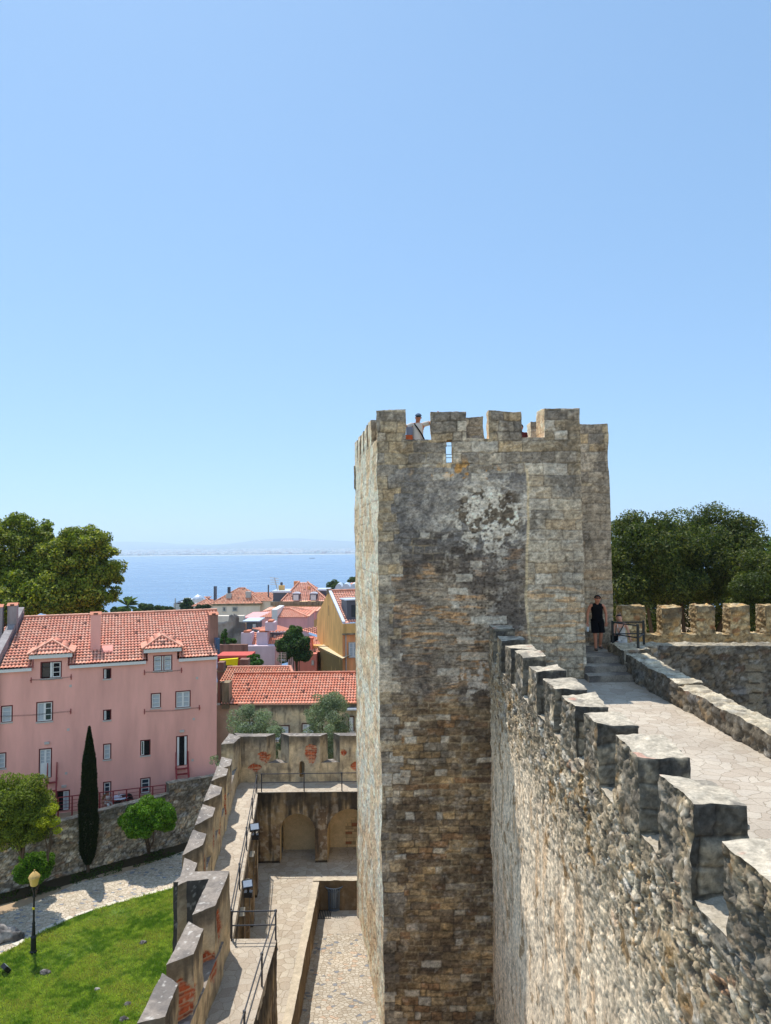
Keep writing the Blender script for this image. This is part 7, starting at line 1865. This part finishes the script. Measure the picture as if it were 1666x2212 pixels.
def chair(label, c, mat, yaw, back_arch=True):
    ch = thing('garden_chair', label, 'chair', (c[0], c[1], TERR)); R_ = Matrix.Rotation(yaw, 3, 'Z'); o = Vector((c[0], c[1], TERR))
    q = lambda x, y, z: o + R_ @ Vector((x, y, z))
    MB().obox(q(-.23, -.22, .42), R_ @ Vector((.46, 0, 0)), R_ @ Vector((0, .44, 0)), Vector((0, 0, .05))).build('seat', mat, ch)
    for x, y in ((-.2, -.2), (.2, -.2), (-.2, .2), (.2, .2)): MB().tube([q(x, y, 0), q(x, y, .42)], .02, 6).build('leg', mat, ch)
    an = np.linspace(0, math.pi, 12)
    MB().tube([q(.25 * math.cos(a), .22, .62 + .33 * math.sin(a)) for a in an] + [q(-.25, .22, .42)], .028, 6).tube([q(.25, .22, .62), q(.25, .22, .42)], .028, 6).build('back_frame', mat, ch)
    MB().add([q(.22 * math.cos(a), .22, .62 + .30 * math.sin(a)) for a in an] + [q(.22 * math.cos(a), .25, .62 + .30 * math.sin(a)) for a in an], [tuple(range(12)), tuple(reversed(range(12, 24)))] + [(k, k + 12, k + 13, k + 1) for k in range(11)]).build('backrest', mat, ch)
    return ch
cc = P(*g_(960, 960), z=TERR + .6); chair('dark arched-back garden chair right of the small table', (cc.x, cc.y), M['dark'], math.pi)
wx, wy = P(*g_(330, 1080), z=TERR + .5).x, P(*g_(330, 1080), z=TERR + .5).y
chair('wicker chair under the woman in white on the terrace', (wx - .05, wy + .12), mat_plain('wicker', L(150,116,80), .9), .9)
sk = P(*g_(650, 1050), z=TERR + .4); s = thing('stool', 'low dark stool under the edge of the small table', 'stool', (sk.x, sk.y - .25, TERR))
MB().lathe([(.22, TERR + .40), (.23, TERR + .43), (.22, TERR + .45)], sk.x, sk.y - .25, 16).build('seat', M['dark'], s)
for k in range(3): a = k * 2.09; MB().tube([(sk.x + .15 * math.cos(a), sk.y - .25 + .15 * math.sin(a), TERR + .4), (sk.x + .2 * math.cos(a), sk.y - .25 + .2 * math.sin(a), TERR)], .015, 5).build('leg', M['dark'], s)
l2 = P(*g_(1000, 930), z=TERR + .74); t = thing('long_table', 'long table under a white cloth behind the dark garden chair', 'table', (l2.x + .1, l2.y + .9, TERR))
MB().obox(Vector((l2.x - 1.9, l2.y + .2, TERR + .38)), Vector((2.6, .95, 0)), Vector((-.25, .66, 0)), Vector((0, 0, .37))).build('table_cloth', M['tablewhite'], t)
for dx, dy in ((-1.8, .3), (.6, 1.15)): MB().tube([(l2.x + dx, l2.y + dy + .2, TERR), (l2.x + dx, l2.y + dy + .2, TERR + .4)], .03, 6).build('leg', M['dark'], t)
gb_ = P(140, 1732, z=TERR + .45); g = thing('gas_bottle', 'teal green gas cylinder standing on the terrace by the yellow bush', 'gas cylinder', (gb_.x, gb_.y, TERR))
MB().lathe([(.17, TERR), (.19, TERR + .06), (.19, TERR + .72), (.12, TERR + .86), (.05, TERR + .9)], gb_.x, gb_.y, 16).build('cylinder', mat_plain('teal_paint', L(30,110,96), .5), g)
MB().lathe([(.09, TERR + .88), (.1, TERR + 1.0), (.08, TERR + 1.02)], gb_.x, gb_.y, 10).build('valve_guard', M['dark'], g)
pb = P(131, 1742, z=TERR); tag(MB().obox(Vector((pb.x, pb.y - .2, TERR)), Vector((.16, 0, 0)), Vector((0, .05, 0)), Vector((.28, .3, 1.5))).build('leaning_board', mat_plain('red_white_board', L(206,96,80))), 'thin coral red board leaning left of the teal gas cylinder', 'board')

# ================================================================== PEOPLE
M['skin'] = mat_plain('skin', L(200,146,120), .55, 0, .35, .06, 12)
M['skintan'] = mat_plain('tanned_skin', L(178,118,90), .55, 0, .35, .06, 12)
def skin(name, verts, edges, mat, parent, roots, sub=2):
    """verts: (x,y,z,rx,ry)"""
    off = world_loc(parent)
    me = bpy.data.meshes.new(name); me.from_pydata([(v[0] - off.x, v[1] - off.y, v[2] - off.z) for v in verts], edges, []); o = link(name, me, mat, parent)
    bm = bmesh.new(); bm.from_mesh(me); lay = bm.verts.layers.skin.verify(); bm.verts.ensure_lookup_table()
    for i, v in enumerate(verts): bm.verts[i][lay].radius = (v[3], v[4] if len(v) > 4 else v[3]); bm.verts[i][lay].use_root = i in roots
    bm.to_mesh(me); bm.free()
    s = o.modifiers.new('skin', 'SKIN'); s.use_smooth_shade = True
    m = o.modifiers.new('sub', 'SUBSURF'); m.levels = sub; m.render_levels = sub
    return o
def blob(name, c, R_, mat, parent, rot=0, keep=None, tilt=0, sub=3):
    bm = bmesh.new(); bmesh.ops.create_icosphere(bm, subdivisions=sub, radius=1)
    if keep: bmesh.ops.delete(bm, geom=[v for v in bm.verts if not keep(v.co)], context='VERTS')
    M_ = Matrix.Translation(Vector(c) - world_loc(parent)) @ Matrix.Rotation(rot, 4, 'Z') @ Matrix.Rotation(tilt, 4, 'X') @ Matrix.Diagonal((R_[0], R_[1], R_[2], 1))
    bmesh.ops.transform(bm, matrix=M_, verts=bm.verts)
    me = bpy.data.meshes.new(name); bm.to_mesh(me); bm.free()
    for p in me.polygons: p.use_smooth = True
    return link(name, me, mat, parent)
def hand(vs, es, w, d, side, curl=.5, s=1.0):
    """palm from wrist w in direction d, five fingers rooted in it"""
    w = Vector(w); d = Vector(d).normalized(); lat = d.cross(Vector((0, 1, 0)))
    if lat.length < .2: lat = Vector((1, 0, 0))
    lat.normalize(); pn = d.cross(lat).normalized(); roots = []
    pal = w + d * .075 * s
    for k, (off, L_) in enumerate(((-.030, .062), (-.010, .074), (.010, .078), (.030, .070))):
        b = len(vs); p0 = pal + lat * off * s - d * .03; p1 = pal + lat * off * 1.1 * s + d * (.015 + L_ * .45) * s; p2 = p1 + (d * (1 - curl) + pn * curl * side).normalized() * L_ * .6 * s
        vs += [(*p0, .011), (*p1, .0095), (*p2, .008)]; es += [(b, b + 1), (b + 1, b + 2)]; roots.append(b)
    b = len(vs); p0 = w + d * .02 - lat * .015 * side; p1 = p0 + (d * .6 - lat * side).normalized() * .04 * s; p2 = p1 + (d - lat * side * .4).normalized() * .035 * s
    vs += [(*p0, .013), (*p1, .011), (*p2, .009)]; es += [(b, b + 1), (b + 1, b + 2)]; roots.append(b)
    return roots
def person(label, loc, J, H=1.75, skin_m='skin', yaw=0, hips=True, female=False, hold=None):
    """J: joints in a local frame facing -Y. returns (root, transform)"""
    t = thing('person', label, 'person', loc); R_ = Matrix.Rotation(yaw, 3, 'Z'); o = Vector(loc)
    q = lambda p: o + R_ @ Vector(p)
    D = dict(pel=(0, 0, .93), bel=(0, 0, 1.08), che=(0, .01, 1.28), nb=(0, .01, 1.44), nk=(0, 0, 1.50), h0=(0, -.02, 1.57), h1=(0, -.015, 1.65), h2=(0, -.005, 1.73),
             sL=(-.17, .01, 1.40), eL=(-.23, .02, 1.12), wL=(-.24, -.04, .87), sR=(.17, .01, 1.40), eR=(.23, .02, 1.12), wR=(.24, -.04, .87),
             hL=(-.09, 0, .90), kL=(-.10, -.02, .49), aL=(-.10, .02, .08), tL=(-.11, -.13, .03), hR=(.09, 0, .90), kR=(.10, -.02, .49), aR=(.10, .02, .08), tR=(.11, -.13, .03))
    D.update(J); s = H / 1.74
    for k_ in ('h0', 'h1', 'h2', 'nk'): D[k_] = (D[k_][0], D[k_][1], D[k_][2] - (.035 if k_ != 'nk' else .015))
    D = {k: tuple(np.array(v) * s) for k, v in D.items()}
    rad = dict(pel=(.17, .125), bel=(.150, .11), che=(.18, .12), nb=(.085, .075), nk=.062, h0=(.080, .098), h1=(.098, .118), h2=(.070, .082), sL=.066, eL=.048, wL=.033, sR=.066, eR=.048, wR=.033, hL=.095, kL=.066, aL=.045, tL=(.045, .032), hR=.095, kR=.066, aR=.045, tR=(.045, .032))
    if female: rad.update(pel=(.165, .12), bel=(.13, .10), che=(.15, .11), sL=.05, sR=.05, eL=.04, eR=.04)
    names = list(rad); vs = []
    for n_ in names:
        r_ = rad[n_]; r_ = r_ if isinstance(r_, tuple) else (r_, r_); vs.append((*q(D[n_]), r_[0] * s, r_[1] * s))
    ix = {n_: i for i, n_ in enumerate(names)}
    es = [(ix[a], ix[b]) for a, b in (('pel','bel'),('bel','che'),('che','nb'),('nb','nk'),('nk','h0'),('h0','h1'),('h1','h2'),('che','sL'),('sL','eL'),('eL','wL'),('che','sR'),('sR','eR'),('eR','wR'),('pel','hL'),('hL','kL'),('kL','aL'),('aL','tL'),('pel','hR'),('hR','kR'),('kR','aR'),('aR','tR'))]
    roots = {ix['pel']}
    for sd, e_, w_ in ((1, 'eL', 'wL'), (-1, 'eR', 'wR')):
        a = Vector(vs[ix[e_]][:3]); b = Vector(vs[ix[w_]][:3]); k = len(vs); d = (b - a).normalized()
        vs.append((*(b + d * .07 * s), .036 * s, .018 * s)); es.append((ix[w_], k))
        roots |= set(hand(vs, es, b, d, sd, .45, s))
    skin('body', vs, es, M[skin_m], t, roots)
    # face
    hc = Vector(D['h1']); 
    for sx in (-1, 1):
        blob('eye', q(hc + Vector((sx * .032, -.098, .008)) * s), (.013*s, .008*s, .008*s), M['dark'], t, yaw, sub=1)
        blob('ear', q(hc + Vector((sx * .090, .005, -.01)) * s), (.012*s, .022*s, .032*s), M[skin_m], t, yaw, sub=2)
    blob('nose', q(hc + Vector((0, -.112, -.022)) * s), (.013*s, .018*s, .024*s), M[skin_m], t, yaw, sub=2)
    blob('mouth', q(hc + Vector((0, -.100, -.066)) * s), (.024*s, .008*s, .006*s), mat_plain('lips', L(150,86,76)), t, yaw, sub=2)
    return t, q, D, s
def loft(name, q, rings, mat, parent, n=18, cap=True):
    """rings: (x, y, z, rx, ry) in the figure's frame, or with explicit axis for limbs"""
    vs = []; fs = []
    C_ = [Vector(r_[:3]) for r_ in rings]
    vertical = abs((C_[-1] - C_[0]).normalized().z) > .8 and name not in ('sleeve',)
    for i, r_ in enumerate(rings):
        t_ = (C_[min(i + 1, len(C_) - 1)] - C_[max(i - 1, 0)]).normalized()
        if vertical: a_, b_ = Vector((1, 0, 0)), Vector((0, 1, 0))
        else:
            a_ = t_.cross(Vector((0, 1, 0))).normalized(); b_ = t_.cross(a_).normalized()
        for j in range(n):
            g = 2 * math.pi * j / n; w = 1 + .03 * math.sin(g * 3 + i * 1.7)
            vs.append(q(C_[i] + a_ * math.cos(g) * r_[3] * w + b_ * math.sin(g) * r_[4] * w))
    for i in range(len(rings) - 1):
        for j in range(n): fs.append((i*n+j, i*n+(j+1) % n, (i+1)*n+(j+1) % n, (i+1)*n+j))
    if cap: fs += [tuple(range(n)), tuple(reversed(range((len(rings)-1)*n, len(rings)*n)))]
    return MB().add(vs, fs).build(name, mat, parent, smooth=True)
def torso(name, q, D, s, mat, t, w=1.0, sleeve=0, top=True, hem=.86):
    """shirt that follows pelvis, waist, chest and shoulders of the figure"""
    pe, be, ch, nb_ = [Vector(D[k]) for k in ('pel', 'bel', 'che', 'nb')]; sl, sr = Vector(D['sL']), Vector(D['sR'])
    m_ = (sl + sr) / 2; hw = (sr - sl).length / 2
    lo = pe + (pe - be) * .35
    R_ = [(*lo, .175*w*s, .125*w*s), (*pe, .172*w*s, .125*w*s), (*be, .160*w*s, .118*w*s), (*ch, .180*w*s, .130*w*s)]
    if top: R_ += [(*(ch * .35 + m_ * .65), hw + .022*s, .118*w*s), (*m_, hw + .018*s, .095*w*s), (*(m_ + Vector((0, 0, .035*s))), hw * .82, .075*w*s), (*(m_ + Vector((0, 0, .062*s))), hw * .42, .062*w*s)]
    loft(name, q, R_, mat, t)
    if sleeve:
        for S_, E_ in (('sL', 'eL'), ('sR', 'eR')):
            a_, e_ = Vector(D[S_]), Vector(D[E_]); loft('sleeve', q, [(*(a_ + (a_ - e_).normalized() * .03), .062*s, .062*s), (*a_, .078*s, .078*s), (*(a_ + (e_ - a_) * sleeve), .076*s, .074*s)], mat, t, 14)
def legs(name, q, D, s, mat, t, f=.85, r0=.105, r1=.095, full=False):
    pe = Vector(D['pel'])
    for h_, k_, a_ in (('hL', 'kL', 'aL'), ('hR', 'kR', 'aR')):
        h, k, an_ = Vector(D[h_]), Vector(D[k_]), Vector(D[a_])
        if full: R_ = [(*(h + (h - k) * .1), r0*s, r0*s), (*h, r0*s, r0*s), (*k, r1*s, r1*s), (*(k + (an_ - k) * f), r1*.8*s, r1*.8*s)]
        else: R_ = [(*(h + (h - k) * .15), r0*s, r0*s), (*h, r0*s, r0*s), (*(h + (k - h) * f), r1*s, r1*s)]
        loft(name, q, R_, mat, t, 14)
def mid(a, b, t): return tuple(np.array(a) * (1 - t) + np.array(b) * t)
M['tee'] = mat_plain('white_cotton', L(206,200,192), .9, 0, .1, .05, 9, .2)
M['blackcloth'] = mat_plain('black_cloth', L(15,15,18), .95, 0, .1, .2, 9)
M['hair_dark'] = mat_plain('dark_hair', L(28,22,20), .6, 0, .3)

# man leaning in the crenel of the tower
loc = (1.02, 21.98, ZF)
t, q, D, s = person('man in a pale t-shirt, cap and sunglasses leaning out between two tower merlons', loc, dict(h0=(.01, -.05, 1.57), h1=(.02, -.06, 1.65), h2=(.02, -.05, 1.73), eL=(-.40, -.05, 1.30), wL=(-.52, -.22, 1.18), eR=(.42, -.06, 1.46), wR=(.56, -.10, 1.66)), 1.74, 'skintan')
torso('t_shirt', q, D, 1, M['tee'], t, 1.04, .72)
legs('trouser_leg', q, D, 1, M['blackcloth'], t, .9, .11, .085, True)
h = Vector(D['h1'])
M['capblue'] = mat_plain('blue_grey_cap', L(74,96,120), .9)
blob('cap', q(h + Vector((0, -.005, .02))), (.108, .124, .112), M['capblue'], t, keep=lambda c: c.z > .05)
blob('cap_brim', q(h + Vector((.01, -.135, .035))), (.080, .085, .014), M['capblue'], t)
MB().box(q(h).x - .072, q(h).x + .072, q(h).y - .122, q(h).y - .100, q(h).z - .008, q(h).z + .026).build('sunglasses', M['dark'], t)
c = [(-.115, -.135, 1.42), (.0, -.165, 1.25), (.13, -.155, 1.05), (.19, -.12, .92)]
MB().tube([q(Vector(p)) for p in c], .022, 6).build('bag_strap', M['blackcloth'], t)
bg = q(Vector((-.29, -.10, 1.04))); tag(MB().prism([(bg.x - .10, bg.y - .07), (bg.x + .12, bg.y - .07), (bg.x + .12, bg.y + .07), (bg.x - .10, bg.y + .07)], bg.z - .28, bg.z + .02).build('shoulder_bag', mat_plain('rust_cloth', L(186,92,54), .9)), 'rust coloured cloth bag hanging at the side of the man on the tower', 'bag')
tag(MB().prism([(bg.x - .07, bg.y - .075), (bg.x + .125, bg.y - .075), (bg.x + .125, bg.y + .06), (bg.x - .07, bg.y + .06)], bg.z + .02, bg.z + .26).build('folded_jacket', mat_plain('blue_grey_cloth', L(120,128,148), .9)), 'folded blue-grey jacket above the rust bag of the man on the tower', 'jacket')

# man in black coming down the steps
fp = P(1292, 1404, z=ZL); loc = (fp.x, fp.y, ZL)
t, q, D, s = person('man in a black sleeveless top and black shorts stepping down beside the tower', loc, dict(h0=(0, -.05, 1.56), h1=(.0, -.075, 1.635), h2=(.0, -.05, 1.72), nk=(0, -.01, 1.50), sL=(-.20, .01, 1.40), sR=(.20, .01, 1.40), eL=(-.29, .03, 1.13), wL=(-.32, -.06, .88), eR=(.29, .03, 1.13), wR=(.27, -.02, .88), kL=(-.10, -.09, .50), aL=(-.10, -.12, .09), tL=(-.12, -.27, .03), kR=(.10, -.03, .50), aR=(.10, .10, .12), tR=(.11, -.04, .05)), 1.78, 'skintan')
torso('tank_top', q, D, 1, M['blackcloth'], t, 1.06)
legs('shorts_leg', q, D, 1, M['blackcloth'], t, .88, .12, .125)
h = Vector(D['h1'])
blob('hair', q(h + Vector((0, .012, .035))), (.098, .118, .098), M['hair_dark'], t, keep=lambda c: c.z > -.15 and not (c.y < -.55 and c.z < .35))
MB().tube([q(h + Vector((0.098 * math.cos(a), .006 + .118 * math.sin(a), .035))) for a in np.linspace(0, 2 * math.pi, 20)], .014, 5).build('headband', M['blackcloth'], t)
for a in ('L', 'R'): blob('shoe', q(Vector(mid(D['a' + a], D['t' + a], .55)) - Vector((0, 0, .012))), (.052, .135, .045), mat_plain('taupe_shoe', L(92,80,74), .9), t)
w = Vector(D['wL']); b0 = q(w + Vector((-.01, -.02, -.30)))
tag(MB().lathe([(.032, b0.z), (.034, b0.z + .12), (.030, b0.z + .17), (.014, b0.z + .21), (.015, b0.z + .235)], b0.x, b0.y, 12).build('water_bottle', mat_plain('clear_plastic', L(196,206,216), .15, 0, .7)), 'clear plastic water bottle hanging from the hand of the man in black', 'bottle')

# woman in white coming up behind the railing
zf = -3.98; fp = P(1340, 1316, Y=23.35); loc = (fp.x, 23.35, zf)
t, q, D, s = person('woman in a white strappy top and shorts with her hair up, behind the iron railing', loc, dict(h0=(-.03, -.05, 1.56), h1=(-.04, -.07, 1.64), h2=(-.03, -.05, 1.72), kL=(-.14, -.28, .62), aL=(-.14, -.16, .25), tL=(-.16, -.30, .20), eR=(.25, .02, 1.13), wR=(.30, .0, .88), eL=(-.22, -.02, 1.12), wL=(-.16, -.14, .92)), 1.68, 'skin', .35 * -1, female=True)
torso('white_top', q, D, s, M['tee'], t, .93, 0, False)
for a in (-1, 1): MB().tube([q(Vector((a * .085, -.115, 1.26)) * s), q(Vector((a * .10, -.06, 1.40)) * s), q(Vector((a * .09, .06, 1.40)) * s)], .012, 5).build('strap', M['tee'], t)
legs('shorts_leg', q, D, 1, M['tee'], t, .45, .11, .105)
h = Vector(D['h1']); M['hair_blond'] = mat_plain('brown_blond_hair', L(130,98,72), .6, 0, .3)
blob('hair', q(h + Vector((0, .014, .025))), (.094, .114, .10), M['hair_blond'], t, -.35, keep=lambda c: c.z > -.35 and not (c.y < -.5 and c.z < .45))
blob('hair_bun', q(h + Vector((.02, .06, .12))), (.05, .05, .045), M['hair_blond'], t)
gl = q(h + Vector((0, -.06, .085))); MB().tube([gl + Vector((x, 0, .0)) for x in (-.07, -.03, .03, .07)], [.012, .026, .026, .012], 8).build('sunglasses', M['dark'], t)
MB().tube([q(Vector((.12, -.08, 1.40)) * s), q(Vector((.0, -.15, 1.18)) * s), q(Vector((-.14, -.14, .98)) * s)], .014, 5).build('bag_strap', M['blackcloth'], t)
bg = q(Vector((-.20, -.17, .90)) * s); tag(MB().box(bg.x - .11, bg.x + .11, bg.y - .05, bg.y + .05, bg.z - .14, bg.z + .12).box(bg.x - .04, bg.x + .04, bg.y - .065, bg.y - .05, bg.z - .06, bg.z + .05).build('handbag', M['blackcloth']), 'small black handbag at the hip of the woman in white', 'bag')

# somebody almost hidden behind the third merlon
t, q, D, s = person('person with dark hair and a maroon top almost hidden behind the third merlon', (4.33, 22.7, ZF), {}, 1.50, 'skintan')
torso('maroon_top', q, D, 1, mat_plain('maroon_cotton', L(84,36,36), .9), t, 1.0, .5); legs('trouser_leg', q, D, 1, M['blackcloth'], t, .9, .11, .085, True)
h = Vector(D['h1']); blob('hair', q(h + Vector((0, .014, .03))), (.095, .115, .10), M['hair_dark'], t, keep=lambda c: c.z > -.3 and not (c.y < -.5 and c.z < .4))
# seated woman on the terrace
yw = .9; loc = (wx, wy, TERR + .02)
t, q, D, s = person('woman in white seated on the terrace with her forearms by the small round table', loc, dict(pel=(0, .02, .50), bel=(0, .0, .66), che=(0, -.03, .84), nb=(0, -.04, .99), nk=(0, -.05, 1.04), h0=(0, -.08, 1.11), h1=(0, -.09, 1.19), h2=(0, -.08, 1.27), sL=(-.16, -.03, .95), eL=(-.22, -.10, .72), wL=(-.12, -.32, .74), sR=(.16, -.03, .95), eR=(.24, -.18, .74), wR=(.10, -.28, 1.0), hL=(-.10, -.02, .48), kL=(-.14, -.42, .48), aL=(-.14, -.40, .08), tL=(-.15, -.55, .03), hR=(.10, -.02, .48), kR=(.14, -.42, .48), aR=(.14, -.40, .08), tR=(.15, -.55, .03)), 1.62, 'skintan', yw, female=True)
torso('white_blouse', q, D, 1, M['tee'], t, 1.12)
legs('trouser_leg', q, D, 1, M['tee'], t, .75, .12, .09, True)
h = Vector(D['h1']); blob('hair', q(h + Vector((0, .015, .03))), (.095, .115, .098), M['hair_dark'], t, yw, keep=lambda c: c.z > -.2 and not (c.y < -.5 and c.z < .4))
